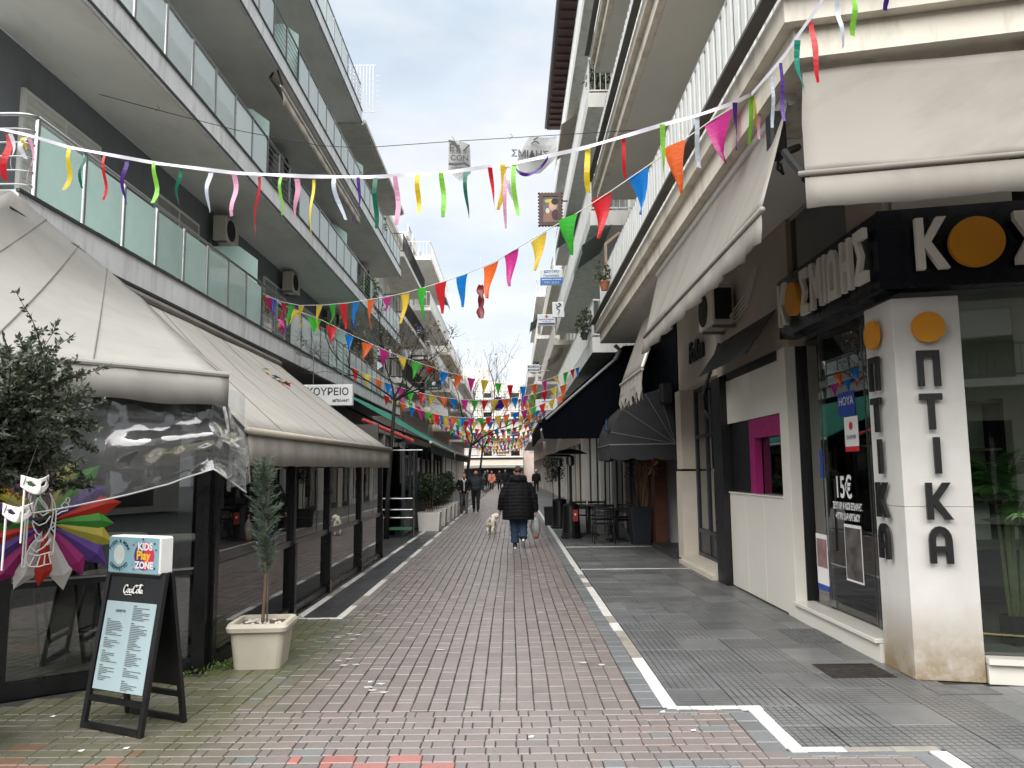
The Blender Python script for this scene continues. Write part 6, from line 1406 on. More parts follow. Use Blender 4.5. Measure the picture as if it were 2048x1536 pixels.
# ---- bare street trees
def bare_tree(label, base, h_fork, spread, seed, sc=1.0, leaves=0, levels=5):
    t = thing('bare_tree', label, 'tree', base); rng = random.Random(seed); tb = MB(); br = MB(); lf = MB()
    top = Vector((0.22*sc, 0.0, h_fork)); tb.tube([(0, 0, -0.02), (0.03, 0, h_fork*.3), (0.12*sc, 0.02, h_fork*.65), top], [0.085*sc, 0.065*sc, 0.055*sc, 0.05*sc], 10); tb.build('trunk', M_BARKD, t, local=True, smooth=True)
    def grow(p, d, L_, r, lev):
        pts = [p]; n = 5
        for q in range(n):
            d = (d+Vector((rng.gauss(0, .16), rng.gauss(0, .16), rng.gauss(.05, .1)))).normalized(); pts.append(pts[-1]+d*(L_/n))
        br.tube(pts, [max(0.0025, .78*r*(1-.1*i)) for i in range(n+1)], 6 if lev < 2 else 4)
        if leaves and lev >= 3 and rng.random() < leaves: leaf_cloud(lf, pts[-1], (0.12, .12, .12), 5, 0.05, rng, 1.6)
        if lev >= levels: return
        for q in range(2 if lev < 1 else 3):
            i = n if q == 0 else rng.randint(2, n); ax = d.orthogonal(); ax = Matrix.Rotation(rng.uniform(0, 6.28), 3, d) @ ax; nd = (Matrix.Rotation(rng.uniform(.25, .75) if q else rng.uniform(0.05, .3), 3, ax) @ d); grow(pts[i], nd, L_*rng.uniform(.6, .85), r*(.68 if q == 0 else .5), lev+1)
    for a, el, k in spread: grow(top, Vector((math.cos(a)*math.cos(el), math.sin(a)*math.cos(el), math.sin(el))), 1.1*sc*k, .045*sc, 0)
    br.build('crown', M_BARKD, t, local=True)
    if leaves: lf.build('dry_leaves', mat('dry_leaf', (0.16, 0.11, 0.05), 0.7, 0.3, 9), t, local=True, fixn=False)
    return t
b1 = onz(772, 1078)
bare_tree('bare street tree with dark forked trunk at the end of the beige awning', (b1.x, b1.y, 0), 3.45, [(R(178), R(48), 1.15), (R(130), R(74), .95), (R(30), R(74), .9), (R(0), R(36), 1.0), (R(-30), R(12), .8)], 33, .86, 0.08)
bare_tree('second bare tree with spreading twigs beyond the white planters', (-2.35, 38, 0), 2.9, [(R(10), R(50), 1.2), (R(170), R(55), 1.2), (R(80), R(70), 1.2), (R(-30), R(35), 1.2)], 37, 1.35, 0.05)
bare_tree('third bare tree further along the terrace side', (-2.4, 54, 0), 3.2, [(R(10), R(55), 1.2), (R(170), R(55), 1.2), (R(80), R(70), 1.2), (R(-30), R(35), 1.2)], 39, 1.4, 0.0)
# ---- white planters with dark shrubs
M_BAY = mat('bay_leaf', (0.028, 0.05, 0.02), 0.45, 0.5, 9, trans=0.15)
M_PLW = mat('white_planter', (214, 212, 206), 0.6, 0.1, 3, stain=0.5, streak=(4, 4, 0.9))
for k, y in enumerate((22.1, 24.0, 25.8, 27.6, 29.2)):
    x = -2.36; lab = ['foremost white box planter, dry grass on top, beside the steel railing', 'second white box planter behind the one with dry grass', 'third white box planter in the row along the strip', 'fourth white box planter in the row along the strip', 'last white box planter in the row along the strip'][k]
    t = thing('box_planter', lab, 'planter', (x, y, 0), 0, 'white box planters along the terrace'); MB().ring([rsq(0.28, 0, .01, 1), rsq(0.315, 0.5, .012, 1), rsq(0.315, 0.52, .012, 1), rsq(0.28, 0.52, .01, 1), rsq(0.275, 0.47, .01, 1)]).build('box', M_PLW, t, local=True); MB().ring([rsq(.274, .44, .01, 1), rsq(.274, .465, .01, 1)]).build('soil', MATS['soil'], t, local=True)
    rng = random.Random(50+k)
    if k == 0:
        gr = MB()
        for q in range(120): p = Vector((rng.uniform(-.25, .25), rng.uniform(-.25, .25), .46)); d = Vector((rng.gauss(0, .03), rng.gauss(0, .03), rng.uniform(.06, .14))); gr.add([p-Vector((.004, 0, 0)), p+Vector((.004, 0, 0)), p+d], [(0, 1, 2)])
        tag(gr.build('dry_grass', mat('dry_grass', (0.3, 0.2, 0.09), 0.8, 0.3), t, local=True, fixn=False), kind='stuff')
    s = thing('shrub', ['dark laurel shrub on thin stems in the foremost white planter', 'dark laurel shrub in the second white planter', 'dark laurel shrub in the third white planter', 'dark laurel shrub in the fourth white planter', 'dark laurel shrub in the last white planter'][k], 'shrub', (x, y, 0.45), 0, 'laurel shrubs in the white planters')
    st_ = MB()
    for q in range(3): st_.tube([(0.05*q-.05, 0.03*q, 0), (0.08*q-.08, 0, 0.35), (0.12*q-.12, 0.02, .7)], .012, 5)
    st_.build('stem', M_BARK, s, local=True); f = MB()
    for q in range(7): leaf_cloud(f, (rng.uniform(-.16, .1), rng.uniform(-.35, .35), rng.uniform(.45, 1.0) if k == 0 else rng.uniform(.2, 1.0)), (0.2, .3, .22), 190, 0.05, rng, 1.8)
    f.build('foliage', M_BAY, s, local=True, fixn=False)
# ---- patio heaters
def heater(label, loc):
    t = thing('patio_heater', label, 'heater', loc, 0, 'mushroom patio heaters')
    MB().lathe((0, 0, 0), [(0.27, 0), (0.27, 0.05), (0.24, 0.07), (0.24, 0.12), (0.225, 0.13), (0.20, 0.78), (0.17, 0.83), (0.05, 0.86)], 24).build('tank_housing', M_BLACK, t, local=True, smooth=False)
    MB().lathe((0, 0, 0), [(0.036, 0.85), (0.036, 1.78)], 12).build('pole', M_BLACKM, t, local=True)
    MB().lathe((0, 0, 0), [(0.06, 1.76), (0.10, 1.8), (0.10, 1.98), (0.06, 2.02)], 16).build('burner', M_STEEL, t, local=True)
    MB().lathe((0, 0, 0), [(0.42, 2.06), (0.425, 2.075), (0.25, 2.15), (0.06, 2.19), (0.0, 2.2)], 28).build('reflector', M_ALU, t, local=True, smooth=True); return t
h1 = onz(1143, 1076); h2 = onz(1120, 1056)
H1 = heater('black mushroom patio heater with red label beside the bar tables', (h1.x, h1.y, 0)); heater('black mushroom patio heater standing behind the labelled one', (h2.x, h2.y, 0))
MB().box((h1.x+0.02, h1.y-0.235, 0.42), (h1.x+0.15, h1.y-0.215, 0.70)).build('warning_label', mat('label_red', (150, 40, 34), 0.5, 0.2), H1)
text('♥', 0.12, M_PW, H1, (h1.x+0.085, h1.y-0.24, 0.53), (1, 0, 0), (0, 0, 1), 'label_mark') if False else MB().prism([(h1.x+0.085+0.03*math.cos(a), h1.y-0.238, 0.58+0.03*math.sin(a)) for a in (0.3, 1.2, 1.9, 2.8, 4.71)], (0, 0.002, 0)).build('label_mark', M_PW, H1)
# ---- bar tables and chairs
def make_chair(label, loc, rz, group):
    t = thing('armchair', label, 'chair', loc, rz, group)      # faces +y local
    MB().cbox((-0.23, -0.23, 0.43), (0.23, 0.23, 0.46), 0.01).build('seat', M_BLACKM, t, local=True)
    b = MB()
    for z in (0.6, 0.68, 0.76): b.sheet([[(x/10*0.22, -0.23-0.04*(1-(x/10)**2)-(z-.46)*.12, z), (x/10*.22, -0.235-0.04*(1-(x/10)**2)-(z-.46)*.12, z+.055)] for x in range(-10, 11, 2)])
    b.build('backrest', M_BLACKM, t, local=True, solid=0.012)
    for (sx, sy) in ((1, 1), (-1, 1), (1, -1), (-1, -1)): MB().tube([(sx*.22, sy*.21, 0.66 if sy > 0 else 0.84), (sx*.22, sy*.21, .44), (sx*.235, sy*.235, 0)], 0.013, 6).build('leg', M_BLACK, t, local=True)
    for sx in (1, -1): MB().tube([(sx*.22, .22, .65), (sx*.235, 0, .67), (sx*.22, -.22, .66)], .015, 6).build('armrest', M_BLACK, t, local=True)
    return t
def sq_table(label, loc, rz, group, w=0.7):
    t = thing('bar_table', label, 'table', loc, rz, group)
    MB().cbox((-w/2, -w/2, .73), (w/2, w/2, .755), .008).build('table_top', M_BLACK, t, local=True); MB().lathe((0, 0, 0), [(.035, .02), (.035, .73)], 10).build('column', M_BLACKM, t, local=True)
    for k in range(4): a = math.pi/4+k*math.pi/2; MB().tube([(0, 0, .06), (math.cos(a)*.33, math.sin(a)*.33, .015)], .018, 6).build('foot', M_STEEL if k == 2 else M_BLACKM, t, local=True)
    return t
tb1 = (2.25, 18.6); tb2 = (2.05, 20.3)
sq_table('black bar table beside the dark square planter', (2.45, 18.4, 0), 0, 'bar terrace tables', .8); sq_table('black bar table behind the labelled patio heater', (1.95, 20.1, 0), 0, 'bar terrace tables', .8)
ch = make_chair('black armchair with its back to the white cross strip', (2.05, 17.75, 0), 0, 'bar terrace chairs')
for (x, y, rz, lab) in [(2.75, 19.1, 2.9, 'black armchair across the table from the planter'), (1.75, 21.0, 3.1, 'black armchair drawn up behind the heater table'), (2.3, 20.95, 3.3, 'black armchair beside the one behind the heater table'), (2.2, 19.35, 0.2, 'black armchair between the two bar tables'), (2.75, 20.2, 1.5, 'black armchair against the bar wall')]:
    dup(ch, (x, y, 0), rz, lab)
t = thing('planter', 'tapered dark blue-black planter against the orange wood', 'planter', (2.86, 17.55, 0)); MB().ring([rsq(.2, 0, .03, 3), rsq(.26, .82, .03, 3), rsq(.23, .82, .03, 3), rsq(.22, .74, .03, 3)]).build('box', mat('blueblack_pot', (26, 32, 42), .5, .2), t, local=True)
s = thing('shrub', 'thin twiggy dark shrub in the tapered planter', 'shrub', (2.86, 17.55, .74)); rng = random.Random(71); q_ = MB(); f = MB()
for k in range(9):
    a = rng.uniform(0, 6.28); p = Vector((math.cos(a)*.05, math.sin(a)*.05, 0)); e = Vector((math.cos(a)*.25, math.sin(a)*.25, rng.uniform(.7, 1.35))); q_.tube([p, p.lerp(e, .5)+Vector((.03, 0, .05)), e], [.009, .006, .003], 4); leaf_cloud(f, e, (.12, .12, .18), 26, .04, rng, 1.8)
q_.build('stem', M_BARKD, s, local=True); f.build('foliage', M_BAY, s, local=True, fixn=False)
op = onz(1106, 1050)
t = thing('planter', 'black square planter holding the clipped olive beside the heaters', 'planter', (op.x, op.y, 0)); MB().ring([rsq(.24, 0, .02, 2), rsq(.27, .55, .02, 2), rsq(.24, .55, .02, 2), rsq(.23, .5, .02, 2)]).build('box', M_BLACKM, t, local=True)
s = thing('olive_tree', 'small clipped olive tree on a thin stem beside the heaters', 'tree', (op.x, op.y, .5)); rng = random.Random(73); MB().tube([(0, 0, 0), (.02, 0, .5), (0, 0, 1.0)], [.02, .017, .014], 6).build('trunk', M_BARK, s, local=True); f = MB()
for q in range(9): leaf_cloud(f, (rng.uniform(-.18, .18), rng.uniform(-.18, .18), rng.uniform(.95, 1.6)), (.2, .2, .22), 120, .035, rng, 2.0)
f.build('crown', M_OLV, s, local=True, fixn=False)
# balcony plants of the pavement side
M_LEAFB = mat('dull_leaf', (0.05, 0.065, 0.03), 0.6, 0.4, 8, trans=0.2)
pot_plant('potted_plant', 'leggy plant in a terracotta pot hung on the slatted balcony end', (1.88, 15.2, 5.25), (.2, .25, .22), 90, .05, (150, 92, 66), None, 14, .18, .1)
pot_plant('potted_plant', 'dark trailing plant hung from the first balcony above the navy awning', (1.88, 19.6, 5.0), (.2, .7, .35), 330, .05, (60, 60, 62), None, 15, .18, .1, .8)
pot_plant('potted_plant', 'leafy plant behind the white rail of the upper pale balcony', (2.35, 19.3, 11.25), (.35, .35, .5), 320, .07, seed=16)
# ---- hanging signs
M_SBLUE = mat('sign_blue', (52, 118, 186), .5, .08); M_SNAVY = mat('sign_navy', (40, 52, 108), .5, .08); M_SGREEN = mat('sign_green', (32, 62, 52), .5, .1); M_SWHITE = mat('sign_white', (224, 226, 226), .5, .05)
def hsign(label, cx, cy, cz, w, h, face, lines, wallx, group=None, th=.12, extra=None):
    t = thing('hanging_sign', label, 'sign', (cx, cy, cz-h/2), 0, group); b = MB().cbox((cx-w/2, cy, cz-h/2), (cx+w/2, cy+th, cz+h/2), .015).build('box', face, t)
    for z in (cz-h*.3, cz+h*.3): MB().tube([(cx+(w/2 if wallx > cx else -w/2), cy+th/2, z), (wallx, cy+th/2, z)], .02, 5).build('bracket', M_STEEL, t)
    for (s, size, m, dx, dz, sq) in lines: text(s, size, m, t, (cx+dx, cy-.004, cz+dz), (1, 0, 0), (0, 0, 1), squeeze=sq, bold=.004)
    return t
def blurline(t, cx, cy, cz, w, dz, m, off=.003, h=.05):
    # a line of lettering too small to read: a row of unequal short marks
    rg = random.Random(int(abs(cx*100)+abs(dz*1000))); x = cx-w/2; mb = MB()
    while x < cx+w/2:
        l_ = h*rg.uniform(.35, .8); hh = h*rg.uniform(.8, 1.0)
        if rg.random() > .12: mb.box((x, cy-off-.002, cz+dz-hh/2), (x+l_*.75, cy-off, cz+dz+hh/2))
        x += l_
    mb.build('small_print', m, t)
def panelf(t, cx, cy, cz, w, h, dx, dz, m): return MB().box((cx+dx-w/2, cy-.003, cz+dz-h/2), (cx+dx+w/2, cy-.0005, cz+dz+h/2)).build('colour_field', m, t)
c = ony(1103, 554, 31); t = hsign('white over blue centre sign above the pharmacy sign', c.x, 31, c.z, .94, .66, M_SWHITE, [('ΚΕΝΤΡΟ', .15, M_SBLUE, 0, .18, 1), ('Γυμναστικής', .12, M_SBLUE, 0, .02, .9)], 2.0)
panelf(t, c.x, 31, c.z, .92, .3, 0, -.17, M_SBLUE); text('ΤΗΛ. 27.616', .12, M_SWHITE, t, (c.x, 30.995, c.z-.27), (1, 0, 0), (0, 0, 1)); blurline(t, c.x, 31, c.z, .8, -.1, M_SWHITE)
c = ony(1117, 619, 29); t = hsign('white lightbox with blue serpent emblem', c.x, 29, c.z, .46, .6, M_SWHITE, [], 2.0)
MB().tube([(c.x+.11*math.sin(k*.5)*(1-k/26), 28.99, c.z+.24-k*.019) for k in range(25)], [.026*(1-k/40) for k in range(25)], 6).build('serpent', M_SNAVY, t); MB().tube([(c.x-.1+.2*k/12, 28.99, c.z+.2-.1*math.sin(math.pi*k/12)) for k in range(13)], .016, 5).build('bowl', M_SNAVY, t)
c = ony(1093, 640, 33); t = hsign('white medical sign with red cross and blue lines', c.x, 33, c.z, .78, .5, M_SWHITE, [], 2.0); blurline(t, c.x, 33, c.z, .66, .02, M_SBLUE); blurline(t, c.x, 33, c.z, .3, -.07, M_SBLUE)
panelf(t, c.x, 33, c.z, .72, .08, 0, -.17, M_SNAVY); panelf(t, c.x, 33, c.z, .05, .15, 0, .15, M_PR); panelf(t, c.x, 33, c.z, .0499, .05, -.05, .15, M_PR); panelf(t, c.x, 33, c.z, .0499, .05, .05, .15, M_PR)
c = ony(1067, 737, 40); t = hsign('small white sign with two navy text bands', c.x, 40, c.z, .64, .42, M_SWHITE, [], 2.0); panelf(t, c.x, 40, c.z, .58, .11, 0, .1, M_SNAVY); panelf(t, c.x, 40, c.z, .58, .11, 0, -.08, M_SNAVY); blurline(t, c.x, 40, c.z, .5, .1, M_SWHITE, .004); blurline(t, c.x, 40, c.z, .44, -.08, M_SWHITE, .004)
c = ony(1093, 810, 30); t = hsign('wide white sign with coloured dots by the navy awning', c.x, 30, c.z, .86, .44, M_SWHITE, [], 2.0); blurline(t, c.x, 30, c.z, .6, .14, M_SBLUE)
for k, m in enumerate((M_PR, M_YL, MATS['green_bar'])): disc((c.x-.2+.2*k, 29.995, c.z-.06), (1, 0, 0), .06, m, t, .002, (0, -1, 0), 'dot')
c = ony(826, 661, 42); t = hsign('navy framed sign plate beyond the first bare tree', c.x, 42, c.z, 1.1, .5, M_SNAVY, [], -5.2); blurline(t, c.x, 42, c.z, .4, .12, M_SWHITE); blurline(t, c.x, 42, c.z, .8, .0, M_SWHITE); blurline(t, c.x, 42, c.z, .8, -.12, M_SWHITE)
c = ony(868, 770, 40); t = hsign('dark green sign with pale round emblem', c.x, 40, c.z, .78, .5, M_SGREEN, [], -5.2); blurline(t, c.x, 40, c.z, .6, -.16, M_SWHITE); disc((c.x, 39.995, c.z+.08), (1, 0, 0), .11, M_SWHITE, t, .003, (0, -1, 0), 'emblem')
c = ony(838, 716, 44); t = hsign('black plate sign with white capitals', c.x, 44, c.z, 1.0, .34, M_BLACK, [], -5.2); blurline(t, c.x, 44, c.z, .8, 0, M_SWHITE, .003, .16)
t = hsign('rounded white barber lightbox hanging over the long beige awning', -4.35, 18.0, 3.46, 1.2, .50, M_SWHITE, [('ΚΟΥΡΕΙΟ', .24, M_CHAR, .02, .0, .95), ('ΜΠΙΛΛΗΣ', .085, M_CHAR, .33, -.16, 1)], -5.2, None, .16)
MB().tube([(-4.7, 18.08, 3.7), (-4.7, 18.08, 4.6)], .012, 5).build('hanger', M_STEEL, t); MB().tube([(-4.0, 18.08, 3.7), (-4.0, 18.08, 4.6)], .012, 5).build('hanger', M_STEEL, t)
# ornate picture-frame sign
c = ony(1101, 418, 26); t = thing('picture_sign', 'ornate brown picture frame sign hung out from the upper balconies', 'sign', (c.x, 26, c.z-.6)); w, h = .78, 1.16; M_ORN = mat('carved_frame', (92, 66, 58), .55, .45, 14, bmp=.6)
fr = MB()
for (x0, x1, z0, z1) in ((-w/2, -w/2+.12, -h/2, h/2), (w/2-.12, w/2, -h/2, h/2), (-w/2+.12, w/2-.12, h/2-.12, h/2), (-w/2+.12, w/2-.12, -h/2, -h/2+.12)): fr.box((c.x+x0, 26, c.z+z0), (c.x+x1, 26.1, c.z+z1))
for k in range(11):
    for (x, z) in ((-w/2, -h/2+h*k/10), (w/2, -h/2+h*k/10)): fr.lathe((c.x+x, 26.05, c.z+z-.04), [(.03, 0), (.055, .04), (.02, .08)], 8)
for k in range(8):
    for z in (-h/2, h/2): fr.lathe((c.x-w/2+w*k/7, 26.05, c.z+z-.04), [(.03, 0), (.055, .04), (.02, .08)], 8)
fr.build('frame', M_ORN, t); MB().box((c.x-w/2+.1, 26.03, c.z-h/2+.1), (c.x+w/2-.1, 26.06, c.z+h/2-.1)).build('canvas', mat('painting_ground', (120, 112, 118), .6, .4, 3), t)
for (dx, dz, rx, rz_, col) in ((.08, .12, .14, .18, (206, 168, 142)), (.0, .3, .2, .07, (196, 190, 70)), (.16, .28, .13, .12, (40, 34, 34)), (-.1, -.05, .07, .1, (214, 206, 186)), (-.08, -.25, .14, .2, (150, 112, 88)), (.18, -.2, .14, .2, (70, 50, 54))):
    MB().prism([(c.x+dx+rx*math.cos(k*math.pi/8), 26.028-abs(dx)*.02, c.z+dz+rz_*math.sin(k*math.pi/8)) for k in range(16)], (0, .002, 0)).build('paint_patch', mat('paint_%d' % col[0], col, .6, .2, 8), t)
MB().tube([(c.x+w/2, 26.05, c.z+.3), (2.0, 26.05, c.z+.3)], .025, 6).build('bracket', M_BLACKM, t)
t = thing('picture_sign', 'small gilt framed dark sign behind the slatted balcony', 'sign', (2.35, 15.8, 5.6)); MB().prism([(1.95, 15.6, 5.5), (2.55, 15.6, 5.5), (2.55, 15.6, 6.35), (2.25, 15.6, 6.6), (1.95, 15.6, 6.35)], (0, .05, 0)).build('frame', mat('gilt', (150, 130, 104), .5, .2), t); MB().prism([(2.0, 15.595, 5.55), (2.5, 15.595, 5.55), (2.5, 15.595, 6.32), (2.25, 15.595, 6.53), (2.0, 15.595, 6.32)], (0, .004, 0)).build('panel', M_CHAR, t); MB().tube([(2.05+.04*k, 15.588, 6.0+.06*math.sin(k*.9)) for k in range(11)], .018, 5).build('scroll', M_YL, t)
# ================================================================== carnival bunting
BC = {'r': (206, 32, 44), 'b': (10, 120, 206), 'g': (62, 176, 56), 'y': (222, 190, 62), 'o': (228, 104, 42), 'm': (196, 48, 136), 'p': (84, 48, 140)}
M_CORD = mat('white_cord', (214, 212, 206), .7, .1)
def foil(name, c):
    if name in MATS: return MATS[name]
    m, nt, N, L, b, out = nodes_of(name); col = lin(c); p = pos_of(nt)
    L.new(mixc(nt, nz(nt, p, 6, 3, .5, None, .3, .7), tuple(x*.86 for x in col), col), b.inputs['Base Color']); b.inputs['Roughness'].default_value = .34
    bump(nt, b, nz(nt, p, 14, 3, .5, (1, 1, 2.5)), .55, .012)
    t = N.new('ShaderNodeBsdfTranslucent'); t.inputs[0].default_value = (*col, 1); mx = N.new('ShaderNodeMixShader'); mx.inputs[0].default_value = .38
    L.new(b.outputs[0], mx.inputs[1]); L.new(t.outputs[0], mx.inputs[2]); L.new(mx.outputs[0], out.inputs[0]); return m
MF = {k: foil('foil_'+k, v) for k, v in BC.items()}
def flag(parent, a, b, tip, m, seed, torn=False):
    a, b, tip = Vector(a), Vector(b), Vector(tip); rg = random.Random(seed); nrm = (b-a).cross(tip-a).normalized(); ph = rg.uniform(0, 6.28); amp = (b-a).length*.13; rows = []; nv = 6
    for i in range(nv+1):
        v = i/nv; r = []
        for j in range(5):
            u = j/4; e = a.lerp(b, u); p = e.lerp(tip, v*.995); w = amp*math.sin(v*3.2+ph)*(.25+v)+amp*.8*math.sin(u*math.pi*1.5+ph*2)*(.2+.8*v)*(1-.3*v); r.append(p+nrm*w)
        rows.append(r)
    mb = MB().sheet(rows)
    if torn: mb.f = [f for k, f in enumerate(mb.f) if k not in (13, 14, 17, 18, 19, 22)]
    return mb.build('flag', m, parent, smooth=True, fixn=False)
def bunting(label, pa, pb, flags, cord, r=.006):
    """flags: (x0,y0,x1,y1,tx,ty,colour) in photo pixels, all on the upright plane through plan points pa, pb"""
    t = thing('bunting', label, 'bunting', onplane(cord[0][0], cord[0][1], pa, pb), 0, 'strings of triangular carnival flags')
    MB().tube([onplane(x, y, pa, pb) for x, y in cord], r, 5).build('cord', M_CORD, t)
    for k, (x0, y0, x1, y1, tx, ty, c) in enumerate(flags): flag(t, onplane(x0, y0, pa, pb), onplane(x1, y1, pa, pb), onplane(tx, ty, pa, pb), MF[c], k*7+int(x0))
    return t
F1 = [(1408,250,1466,217,1452,328,'m'),(1328,298,1372,278,1356,386,'o'),(1254,355,1297,332,1285,431,'b'),(1180,400,1221,384,1204,479,'r'),(1118,442,1156,426,1136,509,'g'),(1060,485,1091,463,1076,543,'y'),(1008,510,1036,496,1024,574,'m'),(967,535,996,521,979,598,'o'),
      (914,556,936,547,920,614,'b'),(872,569,894,562,879,627,'r'),(835,578,854,574,842,637,'g'),(800,590,817,585,806,648,'y'),(765,598,785,592,769,622,'m'),(735,600,751,599,741,656,'o'),(706,605,720,604,711,656,'b'),(681,608,695,607,687,658,'r'),(656,610,671,609,662,652,'g'),(633,611,646,611,637,661,'y'),(597,612,610,611,602,654,'y'),(577,609,589,610,580,652,'g'),(560,604,571,607,564,641,'r'),(546,599,555,602,549,632,'b'),(534,593,547,598,541,632,'m'),(525,588,536,593,527,627,'o')]
C1_ = [(1500,190),(1466,214),(1420,243),(1372,277),(1297,331),(1221,383),(1156,425),(1091,462),(1036,495),(996,520),(936,546),(894,561),(854,573),(817,584),(785,591),(740,599),(695,606),(646,610),(600,611),(560,603),(525,587)]
B1A, B1B = (1.86, 6.4), (-5.18, 16.2)
bunting('nearest bunting string, large flags rising to the slatted balcony', B1A, B1B, F1, C1_)
F2 = [(588,618,598,622,577,654,'y'),(614,632,643,641,626,669,'g'),(652,650,674,656,661,690,'r'),(689,668,708,673,696,703,'b'),(724,684,746,690,725,720,'o'),(758,697,779,705,765,734,'m'),(795,711,812,718,807,740,'y'),(823,722,842,728,826,758,'g'),(851,735,868,735,860,749,'r'),(881,742,897,747,883,774,'b'),(908,750,925,753,912,782,'o'),(935,755,951,758,940,788,'m'),(961,760,977,761,968,791,'y'),(991,766,1004,767,996,793,'g'),(1014,770,1027,770,1020,802,'r'),(1039,773,1052,773,1045,802,'b'),(1062,771,1075,767,1069,798,'o'),(1083,762,1095,759,1090,787,'m'),(1105,756,1113,752,1120,769,'y'),(1127,746,1137,743,1130,772,'g'),(1141,741,1150,737,1146,759,'r'),(1151,737,1159,734,1156,754,'b')]
C2_ = [(530,592),(577,615),(643,640),(708,672),(779,704),(842,727),(897,745),(951,757),(1004,766),(1052,772),(1075,767),(1113,752),(1165,730)]
bunting('second bunting string, sagging from the glass balcony through the bare tree', (-5.18, 16.2), (1.85, 20.5), F2, C2_)
# further strings, smaller with distance: a cord sagging between the two rows of balconies
COLS = 'ybrgom'
def far_string(label, xa, ya, za, xb, yb, zb, sag, n, seed, w=.26, h=.42):
    rg = random.Random(seed); A, B = Vector((xa, ya, za)), Vector((xb, yb, zb)); t = thing('bunting', label, 'bunting', A, 0, 'strings of triangular carnival flags')
    def pt(u): p = A.lerp(B, u); p.z -= sag*4*u*(1-u); return p
    MB().tube([pt(k/24) for k in range(25)], .008, 4).build('cord', M_CORD, t); o = rg.randint(0, 5)
    for k in range(n):
        u = (k+.5)/n; hw = w/2/(B-A).length; a, b = pt(u-hw), pt(u+hw); tip = (a+b)/2+Vector((rg.uniform(-.1, .1), rg.uniform(-.05, .05), -h*rg.uniform(.8, 1.05)))
        flag(t, a, b, tip, MF['gryobm'[(k+o) % 6]], seed*31+k)
ZZ = [(-5.0, 23.5, 4.9, 1.9, 26, 4.6, .8), (-4.9, 29, 4.6, 1.9, 27.5, 4.4, .9), (-5.0, 31, 5.0, 1.9, 33, 4.6, 1.1), (-4.9, 39, 5.0, 1.9, 41, 4.6, 1.0), (-4.9, 44, 4.8, 1.9, 43, 5.0, 1.1), (-4.8, 47, 5.3, 1.8, 49, 4.6, 1.1), (-4.8, 57, 5.0, 1.7, 58, 4.6, .9), (-4.8, 62, 4.8, 1.7, 64, 5.0, 1.2), (-4.8, 68, 5.2, 1.6, 70, 4.6, 1.1), (-4.8, 75, 4.8, 1.6, 77, 4.8, 1.0), (-4.8, 82, 5.0, 1.5, 83, 4.6, 1.1), (-4.7, 90, 4.8, 1.5, 92, 4.8, .9), (-4.8, 72, 5.6, 1.6, 74, 5.2, .7), (-4.8, 86, 6.0, 1.5, 88, 5.6, .8)]
LBL = ['third', 'fourth', 'fifth', 'sixth', 'seventh', 'eighth', 'ninth', 'tenth', 'eleventh', 'twelfth', 'thirteenth', 'fourteenth', 'upper', 'uppermost', 'last']
for k, (xa, ya, za, xb, yb, zb, sag) in enumerate(ZZ): far_string('%s bunting string down the lane from the optician corner' % LBL[k], xa, ya, za, xb, yb, zb, sag, 21, k+3)
# dark red mask hanging from the nearest string
c = onplane(962, 538, B1A, B1B); t = thing('hanging_mask', 'dark red paper mask dangling from the nearest bunting string', 'mask', c); MB().tube([c+Vector((0, 0, .15)), c-Vector((0, 0, .2))], .003, 4).build('string', M_CORD, t)
P = []
for k in range(13):
    z = -.2-k*.036; wd = .03+.022*abs(math.sin(k*.8)); P.append([c+Vector((-wd-.01*math.sin(k*.8), .03*math.sin(k), z)), c+Vector((.0, .04, z)), c+Vector((wd*.8, 0, z))])
MB().sheet(P).build('paper', mat('mask_maroon', (110, 20, 32), .4, .3, 9), t, smooth=True, fixn=False)
c = onplane(567, 640, B1A, B1B); t = thing('paper_rosette', 'red and blue paper rosette hanging at the start of the nearest string', 'paper decoration', c)
rg = random.Random(4)
for k in range(14): MB().add([c, c+Vector((rg.uniform(-.14, .14), rg.uniform(-.1, .1), rg.uniform(-.32, .12))), c+Vector((rg.uniform(-.14, .14), rg.uniform(-.1, .1), rg.uniform(-.32, .12)))], [(0, 1, 2)]).build('paper', MF['rbrm'[k % 4]], t, fixn=False)
def parasol(label, px, py, yd, r, col, cc):
    c = ony(px, py, yd); t = thing('paper_parasol', label, 'paper decoration', c)
    for k in range(14): a0, a1 = 2*math.pi*k/14, 2*math.pi*(k+1)/14; MB().add([c, c+Vector((math.cos(a0)*r, -.06, math.sin(a0)*r)), c+Vector((math.cos(a1)*r, -.06, math.sin(a1)*r)), c+Vector((math.cos((a0+a1)/2)*r*.6, .03, math.sin((a0+a1)/2)*r*.6))], [(0, 1, 3), (3, 1, 2), (0, 3, 2)]).build('fold', MF[col] if k % 2 else MF[cc], t, fixn=False)
    MB().tube([c, c+Vector((0, 0, r*2.2))], .006, 4).build('string', M_CORD, t)
parasol('purple paper parasol hung in the middle of the bunting', 996, 808, 36, .32, 'p', 'p')
for (px, y0, y1, yd, lab) in ((1051, 790, 822, 30, 'rainbow tassel of paper strips near the pavement-side balconies'),):
    c = ony(px, y0, yd); t = thing('paper_tassel', lab, 'paper decoration', c); rg = random.Random(2)
    for k in range(20): a = c+Vector((rg.uniform(-.2, .2), rg.uniform(-.1, .1), -rg.uniform(0, .6))); MB().add([a, a+Vector((rg.uniform(.05, .16), 0, -.1)), a+Vector((rg.uniform(-.1, .2), 0, -.45))], [(0, 1, 2)]).build('strip', MF['rgybmro'[k % 7]], t, fixn=False)
